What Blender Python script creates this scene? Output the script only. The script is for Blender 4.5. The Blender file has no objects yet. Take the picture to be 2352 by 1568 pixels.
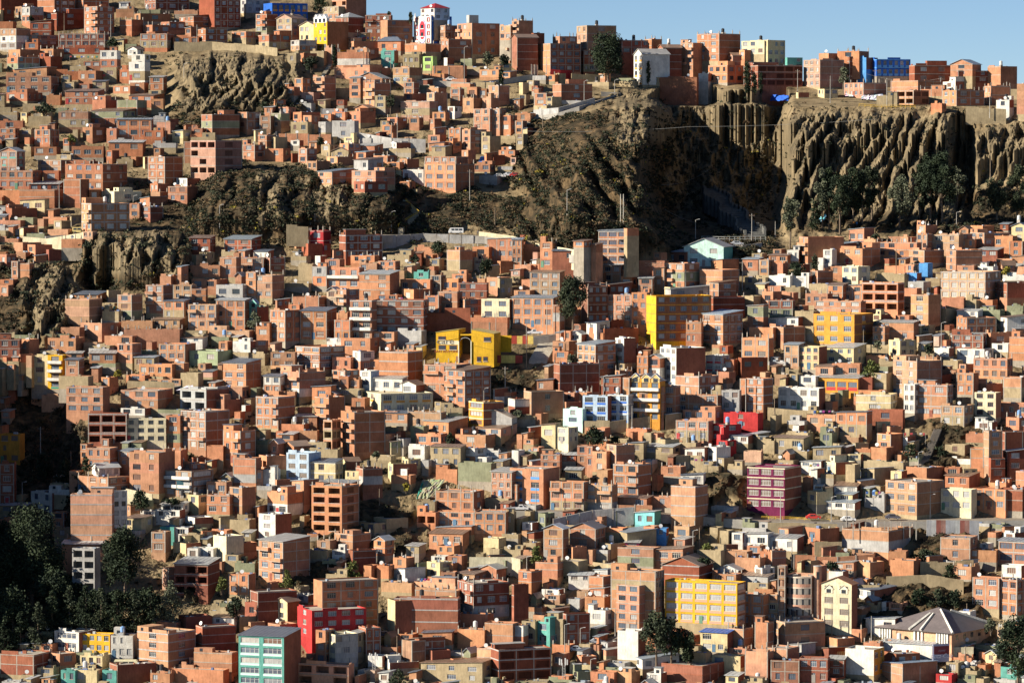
import bpy, math, random
import numpy as np
from mathutils import Vector, Matrix
random.seed(7)
R = math.radians
scene = bpy.context.scene
COL = scene.collection
# ---------------------------------------------------------------- camera model
# picture units: the photo is 2352 x 1568 units ("pu"); tables use quarter units
F = 8850.0
PITCH = -math.atan(434.0 / F)
CP, SP = math.cos(PITCH), math.sin(PITCH)
def ray(u, v):
    dx = (u - 1176.0) / F
    dz = -(v - 784.0) / F
    return dx, CP - dz * SP, SP + dz * CP
def pt(u, v, D):
    x, y, z = ray(u, v)
    k = D / y
    return Vector((x * k, D, z * k))
# ---------------------------------------------------------------- noise
def _h(ix, iy, s):
    h = (ix.astype(np.int64) * 374761393 + iy.astype(np.int64) * 668265263 + s * 362437) & 0xffffffff
    h = ((h ^ (h >> 13)) * 1274126177) & 0xffffffff
    return ((h ^ (h >> 16)) & 0xffffff) / float(0xffffff)
def vnoise(x, y, s=0):
    x = np.asarray(x, float); y = np.asarray(y, float)
    ix = np.floor(x); iy = np.floor(y)
    fx = x - ix; fy = y - iy
    fx = fx * fx * (3 - 2 * fx); fy = fy * fy * (3 - 2 * fy)
    a = _h(ix, iy, s); b = _h(ix + 1, iy, s); c = _h(ix, iy + 1, s); d = _h(ix + 1, iy + 1, s)
    return (a * (1 - fx) + b * fx) * (1 - fy) + (c * (1 - fx) + d * fx) * fy
def fbm(x, y, s=0, o=4):
    t = 0; a = .5; n = 0
    for i in range(o):
        t = t + a * vnoise(x * 2 ** i, y * 2 ** i, s + i * 17); n += a; a *= .5
    return t / n
def ss(a, b, x):
    t = np.clip((np.asarray(x, float) - a) / (b - a), 0, 1)
    return t * t * (3 - 2 * t)
def box(u, v, u0, u1, v0, v1, fu, fv):
    return ss(u0 - fu, u0 + fu, u) * (1 - ss(u1 - fu, u1 + fu, u)) * ss(v0 - fv, v0 + fv, v) * (1 - ss(v1 - fv, v1 + fv, v))
def ell(u, v, cu, cv, ru, rv):
    r = np.sqrt(((u - cu) / ru) ** 2 + ((v - cv) / rv) ** 2)
    return 1 - ss(.55, 1.15, r)
# ---------------------------------------------------------------- hillside depth
PL = [(-100, 1600), (0, 1530), (100, 1480), (200, 1420), (350, 1350), (520, 1265), (700, 1200), (1000, 1120), (1300, 1055), (1568, 1000), (1760, 962)]
PR = [(-100, 1700), (100, 1500), (180, 1460), (225, 1420), (245, 1352), (300, 1340), (420, 1320), (500, 1292), (540, 1262), (700, 1200), (1000, 1120), (1300, 1055), (1568, 1000), (1760, 962)]
def warp(u, v):
    a = 46 * (fbm(u / 55.0, v / 45.0, 201, 3) - .5) * 1.6; b = 36 * (fbm(u / 45.0, v / 40.0, 211, 3) - .5) * 1.6
    return u + a, v + b
def rockmask(u, v):
    u = np.asarray(u, float); v = np.asarray(v, float); u, v = warp(u, v)
    m = 0
    for r in ((1790, 2215, 262, 500, 18, 14), (2215, 2500, 290, 400, 20, 14), (1530, 1800, 215, 520, 14, 12),
              (1420, 1560, 205, 330, 14, 12), (395, 700, 120, 250, 22, 12), (600, 660, 380, 515, 14, 12), (705, 800, 400, 500, 16, 12), (200, 400, 530, 640, 18, 12), (60, 160, 600, 760, 16, 14)):
        m = np.maximum(m, box(u, v, *r))
    return m
def scrubmask(u, v):
    u = np.asarray(u, float); v = np.asarray(v, float); u, v = warp(u, v)
    m = 0
    for r in ((1190, 1590, 256, 590, 25, 18), (960, 1260, 440, 530, 20, 10), (455, 960, 375, 548, 16, 8), (180, 440, 505, 680, 20, 14), (400, 720, 180, 290, 25, 14), (1540, 1780, 330, 600, 20, 20),
              (-60, 160, 560, 780, 20, 20), (1820, 2400, 430, 530, 20, 14), (0, 190, 860, 1500, 10, 20), (2090, 2240, 1210, 1290, 12, 8), (1990, 2240, 1330, 1440, 12, 8),
              (700, 960, 1160, 1260, 14, 10), (1120, 1235, 840, 900, 10, 6), (1620, 1720, 1080, 1150, 10, 8), (2120, 2290, 960, 1080, 14, 10), (290, 480, 405, 540, 18, 14), (640, 830, 1290, 1340, 8, 6), (400, 480, 1260, 1370, 8, 6)):
        m = np.maximum(m, box(u, v, *r))
    return m
def depth_nominal(u, v):
    l = np.interp(v, [p[0] for p in PL], [p[1] for p in PL])
    r = np.interp(v, [p[0] for p in PR], [p[1] for p in PR])
    w = ss(1180, 1520, u)
    D = l * (1 - w) + r * w
    # ravine in the upper right, between the scrub spur and the fluted cliff
    lft = 1508 + 22 * np.sin(v / 37.0); rgt = 1800 + 12 * np.sin(v / 29.0)
    D = D + 85 * ss(lft - 22, lft + 26, u) * (1 - ss(rgt - 16, rgt + 14, u)) * ss(214, 240, v) * (1 - ss(480, 560, v))
    D = D - 34 * ell(u, v, 1700, 262, 75, 62)
    D = D + 22 * box(u, v, 2185, 2235, 300, 480, 12, 30)
    D = D - 48 * box(u, v, 1270, 1515, 290, 600, 70, 60)
    D = D - 20 * box(u, v, 480, 900, 385, 540, 40, 18)
    D = D - 16 * box(u, v, 200, 430, 530, 650, 25, 16) + 22 * ell(u, v, 235, 640, 55, 40)
    D = D - 10 * box(u, v, 400, 700, 125, 260, 30, 16)
    # left ravine and the hill outside the frame that shades it
    D = D + 26 * box(u, v, -40, 165, 880, 1400, 40, 60)
    D = D - 52 * (1 - ss(-150, 10, u)) * ss(700, 860, v) * (1 - .6 * ss(1250, 1480, v))
    return D
def flutes(u, v):
    d = 0; U, V = warp(u, v)
    def fl(m, u0, v0, slant, sp, amp, s, sharp=1.0):
        wv = 30 * (vnoise(u / 70.0, v / 80.0, s) - .5) + 12 * (vnoise(u / 19.0, v / 26.0, s + 5) - .5)
        ph = (u - u0 + slant * (v - v0) + wv * sp / 30.0) / sp
        k = np.floor(ph); f = ph - k
        cr = .45 + .3 * _h(k, k * 0 + 9, s)
        p = np.where(f < cr, (f / cr), 1 - (f - cr) / (1 - cr)); p = np.clip(p * 1.15, 0, 1) ** (.75 * sharp)
        var = .55 + .6 * _h(k, k * 0 + 3, s)
        top = v0 + 60 * _h(k, k * 0 + 5, s) - 20
        ap = .35 + .65 * ss(top - 12, top + 26, v)
        ph2 = (u + slant * (v - v0) + 9 * vnoise(u / 9.0, v / 30.0, s + 8)) / (sp * .27); f2 = np.abs(2 * (ph2 - np.floor(ph2)) - 1)
        return -amp * m * (p * var * ap + .09 * f2)
    d = d + fl(box(U, V, 1790, 2215, 262, 520, 8, 22), 1800, 262, .42, 31, 11, 3, .9)
    d = d + fl(box(U, V, 2215, 2600, 292, 420, 10, 18), 2225, 300, .5, 34, 8, 5)
    d = d + fl(box(U, V, 1405, 1580, 205, 330, 10, 16), 1400, 205, .2, 26, 6, 7)
    d = d + fl(box(U, V, 1585, 1795, 215, 345, 8, 14), 1600, 212, .12, 34, 4, 9)
    d = d + fl(box(U, V, 1530, 1800, 330, 540, 8, 26), 1600, 330, .2, 60, 4, 10)
    d = d + fl(box(U, V, 1200, 1500, 300, 560, 22, 24), 1200, 300, -.7, 74, 17, 21)
    d = d + fl(box(U, V, 470, 650, 165, 245, 10, 14), 480, 180, .75, 21, 10, 11)
    d = d + fl(box(U, V, 395, 620, 112, 200, 14, 12), 400, 120, .2, 44, 9, 13)
    d = d + fl(box(U, V, 455, 940, 375, 525, 12, 12), 470, 380, .2, 70, 11, 15)
    d = d + fl(box(U, V, 185, 440, 530, 655, 10, 12), 200, 535, .25, 38, 8, 17)
    d = d + fl(box(U, V, 40, 170, 610, 770, 12, 12), 60, 600, .3, 44, 7, 19)
    return d
VSU = [(-30000, -100), (-900, -100), (700, -90), (850, 55), (1000, 100), (1200, 140), (1500, 165), (1900, 190), (2352, 210), (3250, 230), (32000, 230)]
def vsky(u): return np.interp(u, [p[0] for p in VSU], [p[1] for p in VSU])
VB = 1760.0; NR = 720
UA = np.concatenate([[-30000, -8000, -3000, -1500], np.arange(-900, -60, 14), np.arange(-60, 2412, 2.2), np.arange(2412, 3250, 14), [4500, 8000, 32000]])
SA = np.linspace(0, 1, NR)
UU, SS_ = np.meshgrid(UA, SA)
VV = VB + (vsky(UU) - VB) * SS_
DN = depth_nominal(np.clip(UU, -2000, 4200), VV)
RM = rockmask(UU, VV); SM = scrubmask(UU, VV)
nat = np.maximum(RM, SM)
DT = DN + 3.8 * (1 - nat) + flutes(UU, VV)
DT = DT + nat * (9 * (fbm(UU / 45, VV / 34, 31) - .5) + RM * 17 * (fbm(UU / 17, VV / 24, 37) - .5) + RM * 3.2 * (fbm(UU / 4.5, VV / 5, 39, 3) - .5)) + 1.6 * (fbm(UU / 9, VV / 7, 41) - .5)
DT = np.maximum.accumulate(DT + SS_ * 3, axis=0)
def _look(A, u, v):
    u = float(min(max(u, -880), 3200))
    i = int(np.searchsorted(UA, u)) - 1
    t = (u - UA[i]) / (UA[i + 1] - UA[i])
    s = (VB - v) / (VB - float(vsky(u))) * (NR - 1)
    s = min(max(s, 0), NR - 1.001)
    j = int(s); q = s - j
    return float((A[j, i] * (1 - t) + A[j, i + 1] * t) * (1 - q) + (A[j + 1, i] * (1 - t) + A[j + 1, i + 1] * t) * q)
def Dterr(u, v): return _look(DT, u, v)
def Dhouse(u, v): return min(_look(DN, u, v), Dterr(u, v) - 1.0)
def ground(gu, gv):
    u, v = gu / 4.0, gv / 4.0
    D = Dterr(u, v)
    return pt(u, v, D), D / F / 4.0            # point, metres per quarter unit
# ---------------------------------------------------------------- materials
def mat(name, rough=.9, base=None, attr=False, metallic=0, noise=None, bump=0, bscale=3, extra=None, spec=.3):
    m = bpy.data.materials.new(name); m.use_nodes = True
    nt = m.node_tree; b = nt.nodes['Principled BSDF']
    b.inputs['Roughness'].default_value = rough; b.inputs['Metallic'].default_value = metallic
    b.inputs['Specular IOR Level'].default_value = spec
    N = nt.nodes.new; L = nt.links.new
    if attr:
        a = N('ShaderNodeAttribute'); a.attribute_name = 'col'; src = a.outputs['Color']
    else:
        rgb = N('ShaderNodeRGB'); rgb.outputs[0].default_value = (*base, 1); src = rgb.outputs[0]
    tc = N('ShaderNodeTexCoord')
    if noise:
        for sc, amt, st in noise:
            mp = N('ShaderNodeMapping'); mp.inputs['Scale'].default_value = st; L(tc.outputs['Object'], mp.inputs[0])
            n = N('ShaderNodeTexNoise'); n.inputs['Scale'].default_value = sc; n.inputs['Detail'].default_value = 4; n.inputs['Roughness'].default_value = .65
            L(mp.outputs[0], n.inputs['Vector'])
            mr = N('ShaderNodeMapRange'); mr.inputs['From Min'].default_value = .3; mr.inputs['From Max'].default_value = .7
            mr.inputs['To Min'].default_value = 1 - amt; mr.inputs['To Max'].default_value = 1 + amt * .8; L(n.outputs['Fac'], mr.inputs['Value'])
            mx = N('ShaderNodeVectorMath'); mx.operation = 'SCALE'; L(src, mx.inputs[0]); L(mr.outputs[0], mx.inputs['Scale']); src = mx.outputs[0]
    L(src, b.inputs['Base Color'])
    if bump:
        n = N('ShaderNodeTexNoise'); n.inputs['Scale'].default_value = bscale; n.inputs['Detail'].default_value = 5; L(tc.outputs['Object'], n.inputs['Vector'])
        bp = N('ShaderNodeBump'); bp.inputs['Strength'].default_value = bump; bp.inputs['Distance'].default_value = .3; L(n.outputs['Fac'], bp.inputs['Height']); L(bp.outputs[0], b.inputs['Normal'])
    return m
ONE = (1, 1, 1)
M_WALL = mat('masonry', .93, attr=True, noise=[(.3, .26, ONE), (2.2, .16, (1, 1, .35)), (.9, .09, (2, 2, .25))], bump=.25, bscale=4, spec=.15)
M_METAL = mat('sheet_metal', .42, attr=True, metallic=.25, noise=[(.5, .18, ONE), (2.5, .14, (3, .3, 1))], spec=.5)
M_GLASS = mat('window_glass', .12, base=(.03, .038, .05), noise=[(.6, .4, ONE)], spec=.8)
M_PANE = mat('curtained_pane', .25, attr=True, noise=[(1.6, .25, (2, 2, .4))], spec=.6)
M_PAINT = mat('painted_surface', .6, attr=True, noise=[(.8, .08, ONE)])
M_CLOTH = mat('cloth', .95, attr=True)
M_LEAF = mat('foliage', .75, attr=True, noise=[(.25, .3, ONE)], spec=.2)
M_BARK = mat('bark', .95, base=(.16, .12, .085), noise=[(2, .3, (1, 1, .3))])
M_CONC = mat('concrete', .9, base=(.36, .34, .30), noise=[(.5, .2, ONE), (3, .12, ONE)])
M_ROAD = mat('road_dust', .95, base=(.25, .215, .17), noise=[(.4, .2, ONE), (4, .12, ONE)])
M_TYRE = mat('tyre_rubber', .85, base=(.02, .02, .02))
MATS = [M_WALL, M_METAL, M_GLASS, M_PANE, M_PAINT, M_CLOTH, M_LEAF, M_BARK, M_CONC, M_ROAD, M_TYRE]
WALL, METAL, GLASS, PANE, PAINT, CLOTH, LEAF, BARK, CONC, ROAD, TYRE = range(11)
# ---------------------------------------------------------------- mesh builder
class MB:
    def __init__(s): s.v = []; s.f = []; s.m = []; s.c = []
    def face(s, pts, m, c):
        n = len(s.v); s.v.extend(pts); s.f.append(tuple(range(n, n + len(pts)))); s.m.append(m); s.c.append(c)
    def box(s, x0, x1, y0, y1, z0, z1, m, c, skip=''):
        a = (x0, y0, z0); b = (x1, y0, z0); d = (x1, y1, z0); e = (x0, y1, z0)
        A = (x0, y0, z1); B = (x1, y0, z1); D = (x1, y1, z1); E = (x0, y1, z1)
        s.face((a, b, B, A), m, c); s.face((b, d, D, B), m, c); s.face((d, e, E, D), m, c); s.face((e, a, A, E), m, c)
        s.face((A, B, D, E), m, c)
        if 'b' not in skip: s.face((e, d, b, a), m, c)
    def hexa(s, p, m, c):        # 8 points: bottom 4 (ccw), top 4
        a, b, d, e, A, B, D, E = p
        for q in ((a, b, B, A), (b, d, D, B), (d, e, E, D), (e, a, A, E), (A, B, D, E), (e, d, b, a)): s.face(q, m, c)
    def tube(s, p0, p1, r0, r1, m, c, n=6):
        p0 = Vector(p0); p1 = Vector(p1); d = (p1 - p0).normalized()
        x = d.cross(Vector((.3, .9, .2))).normalized(); y = d.cross(x)
        A = []; B = []
        for i in range(n):
            t = 2 * math.pi * i / n; o = x * math.cos(t) + y * math.sin(t)
            A.append(tuple(p0 + o * r0)); B.append(tuple(p1 + o * r1))
        for i in range(n):
            j = (i + 1) % n; s.face((A[i], A[j], B[j], B[i]), m, c)
        s.face(tuple(B), m, c); s.face(tuple(reversed(A)), m, c)
    def add(s, o, M):
        n = len(s.v); s.v.extend([tuple(M @ Vector(p)) for p in o.v])
        s.f.extend([tuple(i + n for i in f) for f in o.f]); s.m.extend(o.m); s.c.extend(o.c)
    def mesh(s, name):
        me = bpy.data.meshes.new(name); me.from_pydata(s.v, [], s.f)
        used = sorted(set(s.m)); idx = {k: i for i, k in enumerate(used)}
        for k in used: me.materials.append(MATS[k])
        me.polygons.foreach_set('material_index', [idx[k] for k in s.m])
        ca = me.color_attributes.new('col', 'FLOAT_COLOR', 'CORNER')
        n = np.array([len(f) for f in s.f]); C = np.ones((len(s.c), 4)); C[:, :3] = np.array(s.c)[:, :3]
        ca.data.foreach_set('color', np.repeat(C, n, axis=0).astype(np.float32).ravel())
        me.update(); return me
    def build(s, name, parent=None):
        o = bpy.data.objects.new(name, s.mesh(name)); COL.objects.link(o)
        if parent: o.parent = parent
        return o
def empty(name, loc, rz=0):
    o = bpy.data.objects.new(name, None); COL.objects.link(o); o.location = loc; o.rotation_euler = (0, 0, rz); o.empty_display_size = .5; return o
def tag(o, label=None, cat=None, group=None, kind=None):
    if label: o['label'] = label
    if cat: o['category'] = cat
    if group: o['group'] = group
    if kind: o['kind'] = kind
    return o
# ---------------------------------------------------------------- terrain mesh
def build_terrain():
    dx = (UU - 1176) / F; dz = -(VV - 784) / F
    ry = CP - dz * SP; rz = SP + dz * CP
    k = DT / ry; X = dx * k; Y = DT.copy(); Z = rz * k
    rows = []
    x0, z0 = X[0], Z[0]
    fr = [(-600, -215, 2.2), (500, -222, 1.6), (780, -200, 1.15), (900, -176, 1.03)]
    for (yy, zz, kx) in fr:
        rows.append(np.stack([x0 * kx, np.minimum(x0 * 0 + yy, Y[0] - (960 - yy) * .25 if yy > 0 else x0 * 0 + yy), np.minimum(x0 * 0 + zz, z0 - 8)], 1))
    grid = np.stack([X, Y, Z], 2)
    top = grid[-1]
    bk = []
    for (a, b) in ((40, -1.5), (160, -12), (2600, -160)):
        q = top.copy(); q[:, 1] += a; q[:, 2] += b; q[:, 0] *= (1 + a / 1400.0); bk.append(q)
    G = np.concatenate([np.array(rows), grid, np.array(bk)], 0)
    nr, nc = G.shape[:2]
    me = bpy.data.meshes.new('hillside')
    me.vertices.add(nr * nc); me.vertices.foreach_set('co', G.reshape(-1, 3).astype(np.float32).ravel())
    I = np.arange(nr * nc).reshape(nr, nc)
    q = np.stack([I[:-1, :-1], I[:-1, 1:], I[1:, 1:], I[1:, :-1]], 2).reshape(-1, 4)
    me.loops.add(q.size); me.loops.foreach_set('vertex_index', q.ravel().astype(np.int32))
    me.polygons.add(len(q)); me.polygons.foreach_set('loop_start', np.arange(0, q.size, 4, dtype=np.int32))
    me.polygons.foreach_set('use_smooth', np.zeros(len(q), bool))
    me.update(calc_edges=True)
    zc = np.zeros((nr, nc, 4), np.float32); zc[..., 3] = 1
    zc[4:4 + NR, :, 0] = RM; zc[4:4 + NR, :, 1] = SM
    ca = me.color_attributes.new('zone', 'FLOAT_COLOR', 'POINT'); ca.data.foreach_set('color', zc.ravel())
    m = bpy.data.materials.new('dry_hillside'); m.use_nodes = True; nt = m.node_tree; b = nt.nodes['Principled BSDF']
    b.inputs['Roughness'].default_value = .97; b.inputs['Specular IOR Level'].default_value = .1
    N = nt.nodes.new; L = nt.links.new
    tc = N('ShaderNodeTexCoord')
    def noise(sc, det=6, st=ONE, ro=.6):
        mp = N('ShaderNodeMapping'); mp.inputs['Scale'].default_value = st; L(tc.outputs['Object'], mp.inputs[0])
        n = N('ShaderNodeTexNoise'); n.inputs['Scale'].default_value = sc; n.inputs['Detail'].default_value = det; n.inputs['Roughness'].default_value = ro; L(mp.outputs[0], n.inputs[0]); return n.outputs['Fac']
    def ramp(f, stops):
        r = N('ShaderNodeValToRGB'); L(f, r.inputs[0]); e = r.color_ramp.elements
        while len(e) < len(stops): e.new(.5)
        for el, (p, c) in zip(e, stops): el.position = p; el.color = (*c, 1)
        return r.outputs[0]
    def mix(f, a, c):
        x = N('ShaderNodeMix'); x.data_type = 'RGBA'; L(f, x.inputs[0]); L(a, x.inputs[6]); L(c, x.inputs[7]); return x.outputs[2]
    earth = ramp(noise(.12), [(.3, (.07, .06, .035)), (.46, (.20, .15, .085)), (.6, (.31, .24, .14)), (.75, (.12, .11, .06))])
    rock = ramp(noise(.22, 9, (1, 1, .4), .75), [(.34, (.05, .046, .034)), (.45, (.125, .10, .062)), (.57, (.215, .168, .10)), (.72, (.33, .26, .155))])
    scr = ramp(noise(.2, 8, ONE, .7), [(.34, (.022, .022, .014)), (.48, (.055, .042, .025)), (.6, (.125, .085, .045)), (.74, (.21, .15, .08))])
    at = N('ShaderNodeAttribute'); at.attribute_name = 'zone'; sp = N('ShaderNodeSeparateColor'); L(at.outputs['Color'], sp.inputs[0])
    c = mix(sp.outputs[1], earth, scr); c = mix(sp.outputs[0], c, rock)
    L(c, b.inputs['Base Color'])
    bp = N('ShaderNodeBump'); bp.inputs['Strength'].default_value = .55; bp.inputs['Distance'].default_value = 1.0
    L(noise(.5, 8, ONE, .7), bp.inputs['Height']); L(bp.outputs[0], b.inputs['Normal'])
    me.materials.append(m)
    o = bpy.data.objects.new('hillside', me); COL.objects.link(o); o['kind'] = 'structure'
build_terrain()
# ---------------------------------------------------------------- colours
PAL = {'b': (.50, .242, .138), 'p': (.55, .32, .215), 'd': (.31, .115, .07), 'w': (.66, .635, .57), 'y': (.62, .51, .29), 'Y': (.72, .41, .035), 'O': (.64, .30, .055),
       'a': (.37, .295, .18), 'k': (.24, .25, .16), 'g': (.40, .39, .37), 't': (.12, .35, .30), 'l': (.46, .66, .22), 'u': (.10, .30, .62), 'm': (.15, .022, .065), 'r': (.45, .045, .045),
       'c': (.55, .78, .70), 's': (.42, .52, .62), 'B': (.03, .13, .5), 'n': (.32, .14, .07), 'G': (.03, .25, .2), 'C': (.66, .59, .40), 'E': (.34, .40, .24), 'q': (.25, .62, .62)}
def jit(c, a=.1):
    k = 1 + random.uniform(-a, a); h = random.uniform(-a, a) * .35
    return (min(c[0] * k * (1 + h), .9), min(c[1] * k, .9), min(c[2] * k * (1 - h), .9))
CONCRETE = (.37, .33, .28)
METALS = [(.34, .40, .45), (.30, .34, .38), (.50, .53, .54), (.42, .44, .44), (.28, .20, .16), (.36, .28, .22), (.16, .19, .24), (.46, .46, .44), (.30, .20, .14)]
PANES = [(.40, .40, .39), (.24, .25, .27), (.22, .18, .15), (.10, .12, .16), (.48, .46, .42), (.05, .06, .08), (.14, .18, .23), (.20, .12, .09)]
FRAMES = [(.6, .6, .58), (.22, .12, .09), (.10, .10, .10), (.70, .66, .56), (.35, .33, .30)]
def window_geo(mb, w, h, pane, fr, glass, big, part=0):
    """window in the x-z plane, facing -y, lower left corner at the origin"""
    if part != 2: mb.face(((0, .05, 0), (w, .05, 0), (w, .05, h), (0, .05, h)), GLASS if glass else PANE, pane)
    if part == 1: return
    t = .07
    for (a, b, c, d) in ((0, w, 0, t), (0, w, h - t, h), (0, t, t, h - t), (w - t, w, t, h - t)):
        mb.face(((a, 0, c), (b, 0, c), (b, 0, d), (a, 0, d)), PAINT, fr)
    n = 1 if w < 1.5 else (2 if w < 2.4 else 3)
    for i in range(n):
        x = w * (i + 1) / (n + 1); mb.face(((x - .03, .01, t), (x + .03, .01, t), (x + .03, .01, h - t), (x - .03, .01, h - t)), PAINT, fr)
    if big: mb.face(((t, .01, h * .7), (w - t, .01, h * .7), (w - t, .01, h * .7 + .05), (t, .01, h * .7 + .05)), PAINT, fr)
WINM = {}
def win_mesh(pi, fi, wb, part=0):
    k = (pi, fi, wb, part)
    if k not in WINM:
        w = (1.0, 1.8, 2.6)[wb]; mb = MB(); window_geo(mb, w, 1.3, PANES[pi], FRAMES[fi], pi == 5, wb > 0, part)
        WINM[k] = (mb.mesh('window' if part < 2 else 'window_frame'), w)
    return WINM[k]

def T(i, j, x, y): return (x + 2351 * i, y + 1568 * j)
EXTRA_LAND = [(4270, 3150, 'yellow school building'), (8350, 5750, 'grey pyramid roof'), (4195, 2130, 'white minibus'), (8100, 1500, 'fluted cliff'), (6700, 1500, 'dark ravine'), (1000, 2400, 'rocky left cliff'), (2500, 1900, 'dark middle cliff'),
              (5592, 500, 'big dark skyline tree'), (5262, 2800, 'leafy tall eucalyptus'), (300, 5150, 'big black tree at left'), (1150, 5100, 'round-topped black tree'), (6160, 5850, 'dark tree clump at bottom'),
              (4940, 3180, 'stone stairway'), (3900, 4500, 'green landslip sheet'), (5130, 550, 'maroon street wall'), (3830, 2300, 'ridge road'), (8600, 5900, 'faded billboard')]
KEEP = [(3980, 4560, 3020, 3340), (4560, 5080, 3050, 3340), (8050, 9150, 5600, 5900), (3470, 4500, 2060, 2260), (4860, 5090, 3020, 3320), (7050, 9400, 4690, 4800), (8530, 8740, 5900, 6080), (1600, 1820, 3130, 3260)]
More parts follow.
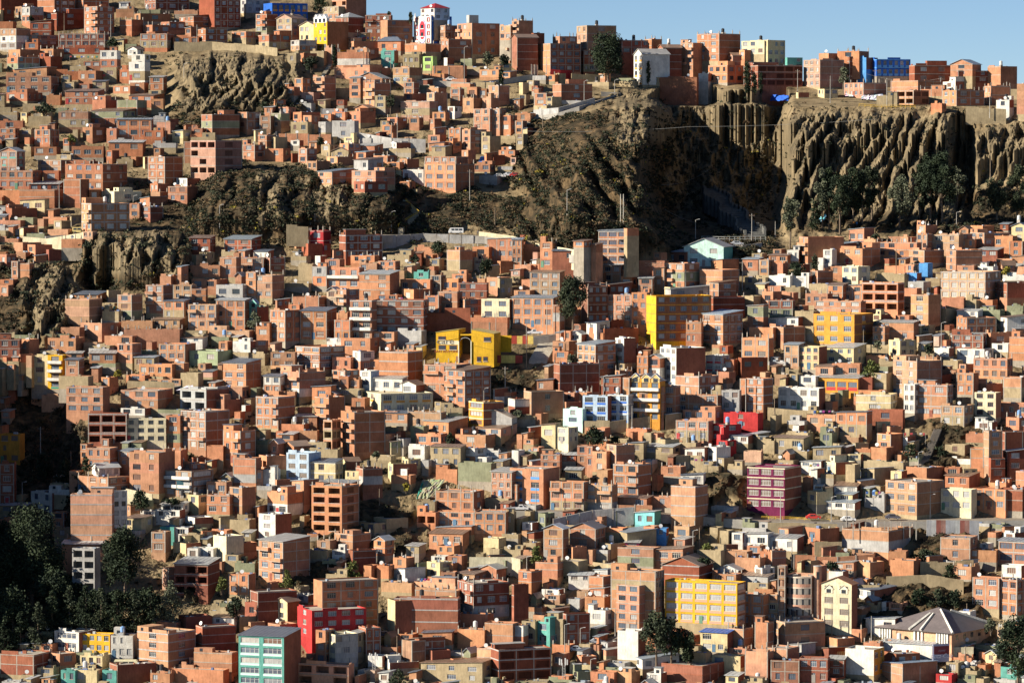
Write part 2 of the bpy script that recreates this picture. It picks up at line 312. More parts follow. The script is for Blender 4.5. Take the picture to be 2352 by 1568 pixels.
# x, y base, height, width (quarter units), kind, leaf tone, words
TREES = [
 (*T(2,0,890,765), 425, 370, 'e', 0, 'huge dark eucalyptus rising over the skyline houses'),
 (*T(2,0,1255,770), 200, 45, 's', 1, 'slim pointed tree against the blank white gable wall'),
 (*T(2,0,2165,868), 290, 90, 's', 0, 'tall cypress at the cliff edge, left of two shorter ones'),
 (*T(2,0,2230,865), 180, 70, 's', 1, 'shorter cypress between two others at the cliff edge'),
 (*T(2,0,2285,865), 190, 60, 's', 0, 'rightmost cypress of the group at the cliff edge'),
 (*T(3,0,690,825), 190, 110, 'e', 2, 'loose grey-green tree beside the salmon gabled house'),
 (*T(1,0,722,610), 190, 60, 's', 0, 'narrow dark tree beside the white-doored wall'),
 (*T(1,0,510,655), 140, 190, 'r', 1, 'broad rounded shrub tree above the upper badlands'),
 (*T(1,0,2130,625), 130, 110, 'e', 2, 'left of two feathery trees under the gabled pink house'),
 (*T(1,0,2275,640), 140, 90, 'e', 0, 'right of two feathery trees under the gabled pink house'),
 (*T(1,0,2255,790), 160, 60, 's', 0, 'dark narrow tree below the two feathery trees'),
 (*T(1,0,1235,1010), 150, 75, 'e', 1, 'bare-stemmed dark tree beside the tan corner house'),
 (*T(1,0,600,1340), 80, 80, 'r', 0, 'small round dark tree above the yellow-fronted hut'),
 (*T(1,0,1225,190), 70, 60, 's', 1, 'small tree on the skyline behind a brick house'),
 (*T(1,0,1420,210), 90, 45, 's', 1, 'pointed skyline tree left of the white and red tower'),
 (*T(1,0,590,100), 130, 180, 'r', 0, 'dark trees mass peeping over the top edge'),
 (*T(1,0,90,1060), 130, 130, 'r', 1, 'greyish rounded tree at the foot of the upper badlands'),
 (*T(1,0,510,960), 70, 70, 'r', 0, 'little dark tree between two tan huts'),
 (*T(0,0,1040,440), 100, 120, 'r', 0, 'dark bushy tree under the lamp at the cliff head'),
 (*T(0,0,400,1050), 110, 240, 'r', 1, 'wide dark bush on the dry bank at upper left'),
 (*T(0,0,660,1310), 85, 80, 'r', 3, 'small light green tree in the upper left courtyards'),
 (*T(0,0,285,215), 70, 50, 'r', 0, 'small dark tree by the two-window brick house, upper left'),
 (*T(1,1,1680,775), 130, 180, 'r', 0, 'spreading dark tree below the ridge road'),
 (*T(1,1,2120,980), 160, 130, 'e', 0, 'dark tree in the gap below the ridge road bend'),
 (*T(1,1,1465,840), 65, 90, 'r', 1, 'low green tree by the broken tan wall'),
 (*T(2,1,680,1030), 330, 240, 'c', 0, 'tall dark pine left of the slender brick tower block'),
 (*T(2,1,560,1450), 450, 270, 'e', 1, 'leafy tall eucalyptus with pale limbs beside the stone stairs'),
 (*T(1,1,-10,1440), 150, 150, 'c', 2, 'spiky pine in front of the teal house'),
 (*T(3,1,205,625), 370, 120, 'e', 2, 'leftmost thin eucalyptus leaning on the cliff foot'),
 (*T(3,1,430,555), 280, 120, 'c', 0, 'dark conical tree second from the left under the cliff'),
 (*T(3,1,500,545), 500, 110, 'e', 2, 'bare-trunked eucalyptus beside the small blue tarpaulin'),
 (*T(3,1,565,545), 500, 130, 'e', 0, 'dense dark eucalyptus just right of the small blue tarpaulin'),
 (*T(3,1,665,540), 460, 180, 'e', 0, 'broad eucalyptus above the two hikers'),
 (*T(3,1,785,490), 480, 150, 'e', 0, 'very dark eucalyptus in the middle of the cliff grove'),
 (*T(3,1,870,480), 420, 120, 'e', 1, 'eucalyptus with hidden trunk in the middle of the grove'),
 (*T(3,1,955,445), 440, 140, 'e', 1, 'greyish eucalyptus with a pale visible trunk, middle grove'),
 (*T(3,1,1210,520), 400, 190, 'e', 2, 'eucalyptus with a long bare trunk at the grove centre right'),
 (*T(3,1,1400,470), 400, 120, 'e', 1, 'slender eucalyptus left of the darkest grove mass'),
 (*T(3,1,1500,470), 560, 170, 'e', 0, 'tall black-green eucalyptus of the darkest grove mass'),
 (*T(3,1,1610,475), 560, 240, 'e', 0, 'widest eucalyptus of the darkest grove mass'),
 (*T(3,1,1735,330), 300, 130, 'e', 2, 'small eucalyptus on the bright slope side of the grove'),
 (*T(3,1,2105,450), 340, 180, 'e', 1, 'eucalyptus with pale trunk near the right edge slope'),
 (*T(3,1,2290,465), 440, 180, 'e', 1, 'tall eucalyptus nearest the right picture edge'),
 (*T(3,1,270,975), 135, 210, 'r', 0, 'round dense green tree below the white stepped house, right side'),
 (*T(3,1,435,915), 130, 85, 's', 1, 'small columnar tree beside the white stepped house, right side'),
 (*T(3,1,990,640), 60, 110, 'r', 0, 'low dark bush tree beside the brick house under the cliff'),
 (*T(3,1,2190,955), 80, 90, 'r', 4, 'yellow flowering bush right of the pale pink block'),
 (*T(0,2,210,470), 300, 120, 'c', 0, 'dark narrow tree beside the bright yellow balconied house'),
 (*T(0,2,1085,325), 60, 90, 'r', 4, 'yellow-green bush between adobe walls, left side'),
 (*T(0,2,400,1260), 260, 200, 'r', 0, 'dark tree in the shade of the left ravine, by the pylon'),
 (*T(0,2,600,1360), 300, 210, 'c', 0, 'dark tree left of the lit brick houses in the ravine'),
 (*T(0,2,790,1190), 140, 110, 'c', 0, 'small dark conifer beside the dim brick house, ravine side'),
 (*T(0,2,1300,1545), 190, 200, 'r', 0, 'rounded dark green tree in front of white houses, left low'),
 (*T(0,2,1580,1500), 70, 190, 'r', 0, 'low dark hedge tree below the balustrade house'),
 (*T(1,2,1785,950), 110, 80, 'r', 0, 'small dark tree beside the three-window brick house, centre'),
 (*T(1,2,1110,1080), 70, 80, 'r', 2, 'grey-green bush on the slope behind the cream house'),
 (*T(1,2,1380,1370), 70, 80, 'r', 4, 'bright yellow bush beside the green landslip sheet'),
 (*T(2,2,545,205), 90, 125, 'r', 2, 'grey-green round tree left of the four-storey brown block'),
 (*T(2,2,760,960), 190, 230, 'r', 0, 'wide dark tree below the blue striped block'),
 (*T(2,2,940,940), 80, 130, 'r', 0, 'dark shrub right of the wide tree below the blue block'),
 (*T(2,2,60,690), 60, 110, 'r', 2, 'low shrub at the foot of the blank dark brick wall'),
 (*T(3,2,1480,115), 90, 95, 'r', 0, 'small dark tree beside the white cube hut, right side'),
 (*T(3,2,1010,75), 80, 90, 'r', 2, 'bluish tree under the orange-yellow apartment block'),
 (*T(3,2,960,330), 160, 200, 'r', 3, 'brown and yellow thicket tree right of the dark compound wall'),
 (*T(3,2,1600,1060), 110, 130, 'r', 0, 'dark tree right of the steep gully path'),
 (*T(3,2,1320,1060), 120, 170, 'r', 0, 'dark tree left of the steep gully path'),
 (*T(0,3,300,860), 790, 620, 'e', 0, 'gigantic black-green tree filling the lower left corner'),
 (*T(0,3,80,900), 500, 420, 'e', 0, 'dark tree at the left edge under the ochre house'),
 (*T(0,3,480,1000), 420, 330, 'e', 0, 'dark tree under the gigantic lower left tree, right one'),
 (*T(0,3,130,1180), 420, 330, 'e', 0, 'dark tree under the gigantic lower left tree, left one'),
 (*T(0,3,650,900), 260, 300, 'r', 0, 'low dark tree below the grey-framed block'),
 (*T(0,3,880,980), 260, 320, 'r', 0, 'low dark tree right of the grey-framed block foot'),
 (*T(0,3,20,560), 460, 300, 'e', 0, 'black tree cut by the left picture edge'),
 (*T(0,3,1080,960), 260, 320, 'r', 0, 'low dark tree under the round-topped black tree'),
 (*T(0,3,1340,960), 260, 320, 'r', 0, 'low dark tree left of the white awning'),
 (*T(0,3,1150,730), 560, 440, 'e', 0, 'round-topped black-green tree beside the grey-framed block'),
 (*T(0,3,1570,1000), 380, 270, 'c', 2, 'feathery grey conifer below the hanging white awning'),
 (*T(0,3,40,1300), 300, 190, 'c', 0, 'first small conifer from the left in the low dark row'),
 (*T(0,3,190,1300), 330, 200, 'c', 0, 'second small conifer from the left in the low dark row'),
 (*T(0,3,350,1270), 380, 190, 'c', 1, 'tall conifer just left of the white ribbon-window house'),
 (*T(0,3,480,1110), 330, 190, 'c', 0, 'conifer directly above the white ribbon-window house'),
 (*T(0,3,640,1080), 350, 190, 'c', 1, 'conifer above the grey slab of the lower left houses'),
 (*T(0,3,790,1070), 340, 190, 'c', 0, 'conifer above the ochre yellow house, lower left'),
 (*T(0,3,930,1090), 330, 190, 'c', 1, 'dark conifer above the white house with terrace, lower left'),
 (*T(0,3,1080,1110), 340, 190, 'c', 0, 'dark conifer left of the blank orange brick building'),
 (*T(0,3,1230,1090), 330, 190, 'c', 1, 'dark conifer behind the blank orange brick building'),
 (*T(0,3,1380,1070), 330, 190, 'c', 0, 'dark conifer left of the roof with white tanks'),
 (*T(0,3,2170,975), 215, 160, 'r', 0, 'dark bushy tree in front of the small lit orange house'),
 (*T(0,3,2035,730), 150, 130, 'r', 3, 'olive coloured bush tree beside the small lit orange house'),
 (*T(1,3,285,700), 180, 120, 'c', 3, 'olive conifer at the foot of the pale gully outcrop'),
 (*T(1,3,885,640), 210, 150, 'r', 3, 'yellowish green tree on the pale gully outcrop'),
 (*T(1,3,1310,1620), 180, 230, 'c', 1, 'dark conifer tips poking in at the bottom edge'),
 (*T(2,3,1330,1385), 470, 270, 'e', 1, 'left tree of the dark clump by the sunny yellow block'),
 (*T(2,3,1465,1385), 430, 240, 'e', 0, 'middle tree of the dark clump by the sunny yellow block'),
 (*T(2,3,1625,1385), 350, 210, 'r', 0, 'rounded right tree of the dark clump by the sunny yellow block'),
 (*T(2,3,230,465), 160, 115, 'r', 3, 'fresh green tree beside the striped-gable brick house'),
 (*T(2,3,1800,350), 70, 95, 'r', 3, 'small fresh green bush on the white steps'),
 (*T(2,3,1765,500), 95, 175, 'r', 0, 'dark bush in front of the orange courtyard wall'),
 (*T(3,3,1440,445), 110, 240, 'r', 1, 'bluish green bush below the dry grass slope'),
 (*T(3,3,590,545), 95, 190, 'r', 0, 'dark bush behind the round brick turret'),
 (*T(3,3,1680,620), 150, 150, 'r', 0, 'dark bush tree left of the small orange house with black window'),
 (*T(3,3,1400,840), 150, 200, 'r', 0, 'left tree of the dark thicket above the pyramid roof'),
 (*T(3,3,1560,860), 160, 210, 'r', 1, 'middle tree of the dark thicket above the pyramid roof'),
 (*T(3,3,1720,880), 170, 200, 'r', 0, 'right tree of the dark thicket above the pyramid roof'),
 (*T(3,3,2050,1105), 130, 140, 'r', 2, 'grey-green tree under the narrow brown brick house'),
 (*T(3,3,2300,1640), 640, 420, 'e', 0, 'dark overhanging tree in the bottom right corner'),
]
POLES = [ # x, y top, y base, kind (u utility, l lamp, p plain post)
 (*T(0,0,590,125), 240, 'p'), (*T(0,0,1018,135), 335, 'p'), (*T(0,0,558,335), 450, 'p'), (*T(0,0,1690,590), 710, 'l'), (*T(0,0,1810,230), 420, 'p'), (*T(0,0,1532,635), 705, 'p'), (*T(0,0,1522,1090), 1260, 'p'), (*T(0,0,478,1205), 1325, 'p'),
 (*T(0,0,1232,20), 130, 'p'), (*T(1,0,1240,480), 640, 'p'), (*T(1,0,1612,570), 720, 'p'), (*T(1,0,1915,440), 790, 'l'), (*T(1,0,1245,1150), 1320, 'p'), (*T(1,0,1300,1110), 1290, 'p'), (*T(1,0,282,690), 810, 'p'), (*T(1,0,990,460), 600, 'p'), (*T(1,0,935,275), 360, 'u'),
 (*T(2,0,285,1010), 1195, 'p'), (*T(2,0,665,750), 950, 'l'), (*T(2,0,945,740), 850, 'l'), (*T(2,0,320,510), 690, 'l'), (*T(2,0,475,530), 650, 'p'), (*T(2,0,205,715), 850, 'p'),
 (*T(3,0,988,640), 870, 'u'), (*T(3,0,1095,720), 970, 'u'), (*T(3,0,1135,730), 960, 'p'), (*T(3,0,1404,785), 950, 'p'), (*T(3,0,752,690), 840, 'u'), (*T(3,0,2040,880), 1035, 'u'), (*T(3,0,275,640), 830, 'u'), (*T(3,0,575,700), 940, 'p'), (*T(3,0,2045,1410), 1600, 'p'), (*T(3,0,1590,715), 820, 'u'),
 (*T(0,1,545,130), 380, 'u'), (*T(0,1,2018,320), 475, 'l'), (*T(0,1,1080,1430), 1520, 'p'), (*T(0,1,1225,235), 300, 'l'),
 (*T(1,1,1965,-10), 280, 'u'), (*T(1,1,1245,380), 570, 'l'), (*T(1,1,2197,335), 510, 'p'), (*T(1,1,500,420), 560, 'p'), (*T(1,1,542,395), 545, 'p'), (*T(1,1,1505,1070), 1180, 'u'), (*T(1,1,2205,1350), 1510, 'p'), (*T(1,1,762,1290), 1380, 'l'),
 (*T(2,1,508,180), 400, 'l'), (*T(2,1,1688,455), 635, 'l'), (*T(2,1,2205,395), 655, 'u'), (*T(2,1,640,665), 745, 'l'), (*T(2,1,1597,910), 1095, 'u'), (*T(2,1,2118,830), 1045, 'u'), (*T(2,1,440,1350), 1560, 'p'), (*T(2,1,322,1210), 1460, 'l'), (*T(2,1,135,1410), 1700, 'p'),
 (*T(3,1,70,465), 610, 'p'), (*T(3,1,1180,720), 1005, 'p'), (*T(3,1,1735,385), 530, 'l'), (*T(3,1,358,945), 1060, 'p'), (*T(3,1,880,1460), 1600, 'p'), (*T(3,1,1595,1400), 1600, 'l'),
 (*T(0,2,373,780), 1080, 'u'), (*T(0,2,652,1000), 1145, 'p'), (*T(0,2,518,1220), 1350, 'u'), (*T(0,2,205,1295), 1480, 'l'), (*T(0,2,2250,715), 830, 'p'),
 (*T(1,2,1150,555), 700, 'p'), (*T(1,2,2290,230), 480, 'u'), (*T(1,2,2095,435), 550, 'l'), (*T(1,2,1300,850), 960, 'u'), (*T(1,2,202,1140), 1290, 'p'), (*T(1,2,1135,1350), 1500, 'p'), (*T(1,2,1790,615), 720, 'p'),
 (*T(2,2,1105,590), 745, 'p'), (*T(2,2,842,320), 460, 'l'), (*T(2,2,222,1310), 1560, 'p'), (*T(2,2,1685,760), 915, 'p'), (*T(2,2,1610,750), 915, 'p'), (*T(2,2,1920,790), 910, 'l'), (*T(2,2,2150,360), 640, 'p'), (*T(2,2,135,-20), 180, 'p'),
 (*T(3,2,1385,1020), 1145, 'l'), (*T(3,2,1177,1190), 1360, 'l'), (*T(3,2,585,1430), 1640, 'l'), (*T(3,2,728,1460), 1660, 'l'), (*T(3,2,63,500), 650, 'p'), (*T(3,2,1493,1410), 1560, 'l'), (*T(3,2,1977,700), 850, 'p'), (*T(3,2,540,820), 990, 'p'),
 (*T(1,3,1297,1130), 1340, 'p'), (*T(1,3,1890,1250), 1360, 'p'), (*T(2,3,487,1030), 1310, 'l'), (*T(2,3,630,1065), 1210, 'l'), (*T(2,3,725,1350), 1470, 'l'), (*T(2,3,1930,860), 1100, 'p'), (*T(2,3,950,890), 1120, 'p'), (*T(2,3,138,410), 510, 'l'), (*T(2,3,1665,170), 380, 'l'), (*T(2,3,1725,140), 270, 'p'),
 (*T(3,3,590,770), 1100, 'p'), (*T(3,3,1815,1225), 1400, 'p'), (*T(3,3,1830,835), 920, 'p'), (*T(3,3,953,950), 1160, 'p'), (*T(3,3,118,-200), 150, 'p'), (*T(3,3,725,-20), 170, 'p'), (*T(3,3,222,250), 440, 'p'), (*T(3,3,2255,165), 190, 'p'), (*T(0,3,1138,1065), 1300, 'p'),
]
# walls: points along the foot (x,y), height in quarter units, colour, label
WALLS = [
 ([T(0,0,1600,450), T(0,0,1950,445), T(0,0,2351,475), T(1,0,200,500)], 62, 'a', 'long tan wall along the head of the upper badlands'),
 ([T(1,0,1640,690), T(1,0,1905,690)], 80, 'b', 'orange brick wall below the lime green house'),
 ([T(2,0,355,690), T(2,0,445,700), T(2,0,548,705)], 55, 'r', 'stepped maroon street wall beside the rounded brick building'),
 ([T(2,0,180,665), T(2,0,240,668)], 70, 'p', 'short pale pink wall left of the rounded brick building'),
 ([T(2,0,548,725), T(2,0,810,750)], 55, 'a', 'tan wall continuing right of the maroon street wall'),
 ([T(2,0,200,1060), T(2,0,430,1040), T(2,0,760,950)], 50, 'g', 'grey parapet wall climbing beside the bending upper road'),
 ([T(3,0,1820,1015), T(3,0,2190,1040)], 34, 'a', 'low tan retaining wall on the right cliff edge'),
 ([T(0,1,210,660), T(0,1,430,680), T(0,1,780,620)], 55, 'C', 'pale retaining wall under the yellow van'),
 ([T(1,1,1170,620), T(1,1,1540,590), T(1,1,2000,610)], 14, 'g', 'low grey kerb wall below the white minibus'),
 ([T(1,1,1060,575), T(1,1,1300,570), T(1,1,1900,560), T(1,1,2100,575)], 50, 'a', 'tan retaining wall behind the white minibus'),
 ([T(1,1,2050,600), T(2,1,0,640), T(2,1,250,715), T(2,1,590,770)], 42, 'C', 'pale road wall running down right from the minibus'),
 ([T(1,1,280,550), T(1,1,480,560)], 50, 'a', 'tan wall behind the salmon shaded house'),
 ([T(2,1,20,895), T(2,1,255,895)], 38, 'b', 'orange brick yard wall left of the slim three-storey house'),
 ([T(2,1,380,885), T(2,1,560,890)], 45, 'b', 'orange brick yard wall right of the slim three-storey house'),
 ([T(1,1,1980,1470), T(1,1,2310,1480)], 80, 'b', 'big blank brick compound wall above the school'),
 ([T(0,2,1600,420), T(0,2,1170,400)], 40, 'a', 'weathered adobe wall below the bow-window house'),
 ([T(1,0,600,1050), T(1,0,840,1050)], 50, 'g', 'grey wall across the upper middle slope'),
 ([T(1,0,950,1290), T(1,0,1250,1340), T(1,0,1560,1350)], 70, 'g', 'long rough concrete wall with leaning poles, upper middle'),
 ([T(1,0,170,1280), T(1,0,690,1290)], 55, 'b', 'orange brick wall below the olive houses, upper middle'),
 ([T(2,2,660,760), T(2,2,900,770), T(2,2,1200,730), T(2,2,1560,700)], 40, 'a', 'tan terrace wall sweeping below the blue striped block'),
 ([T(2,2,970,1560), T(2,2,1290,1570)], 60, 'b', 'low brick wall along the lower street'),
 ([T(3,2,0,650), T(3,2,360,690)], 50, 'a', 'crumbling adobe wall below the white stepped house'),
 ([T(3,3,240,460), T(3,3,640,465), T(3,3,980,440)], 62, 'b', 'long orange brick courtyard wall, lower right'),
 ([T(3,3,430,380), T(3,3,680,375)], 110, 'a', 'tall pale retaining wall left of the column-topped shell'),
 ([T(3,3,1090,660), T(3,3,1460,650), T(3,3,1800,700)], 75, 'a', 'long olive adobe wall above the dark thicket'),
 ([T(3,3,1400,530), T(3,3,1890,520)], 75, 'a', 'buttressed adobe wall under the plain single-window house'),
 ([T(3,3,1460,160), T(3,3,1940,165)], 90, 'm', 'red and grey sheet metal fence on the right slope'),
 ([T(2,3,380,150), T(2,3,740,70), T(2,3,1120,40)], 90, 'g', 'pale concrete retaining wall below the lower street'),
 ([T(1,3,1960,500), T(1,3,2351,500), T(2,3,80,520)], 90, 'C', 'pale curved wall left of the fresh green tree'),
 ([T(3,3,0,170), T(3,3,300,175), T(3,3,640,190)], 85, 'a', 'stone retaining wall under the yellow guard rail'),
 ([T(3,3,1680,1320), T(3,3,1890,1320)], 85, 'C', 'cream wall right of the faded billboard'),
 ([T(0,2,1160,1400), T(0,2,1400,1450)], 50, 'C', 'pale wall by the rounded green tree, left low'),
]

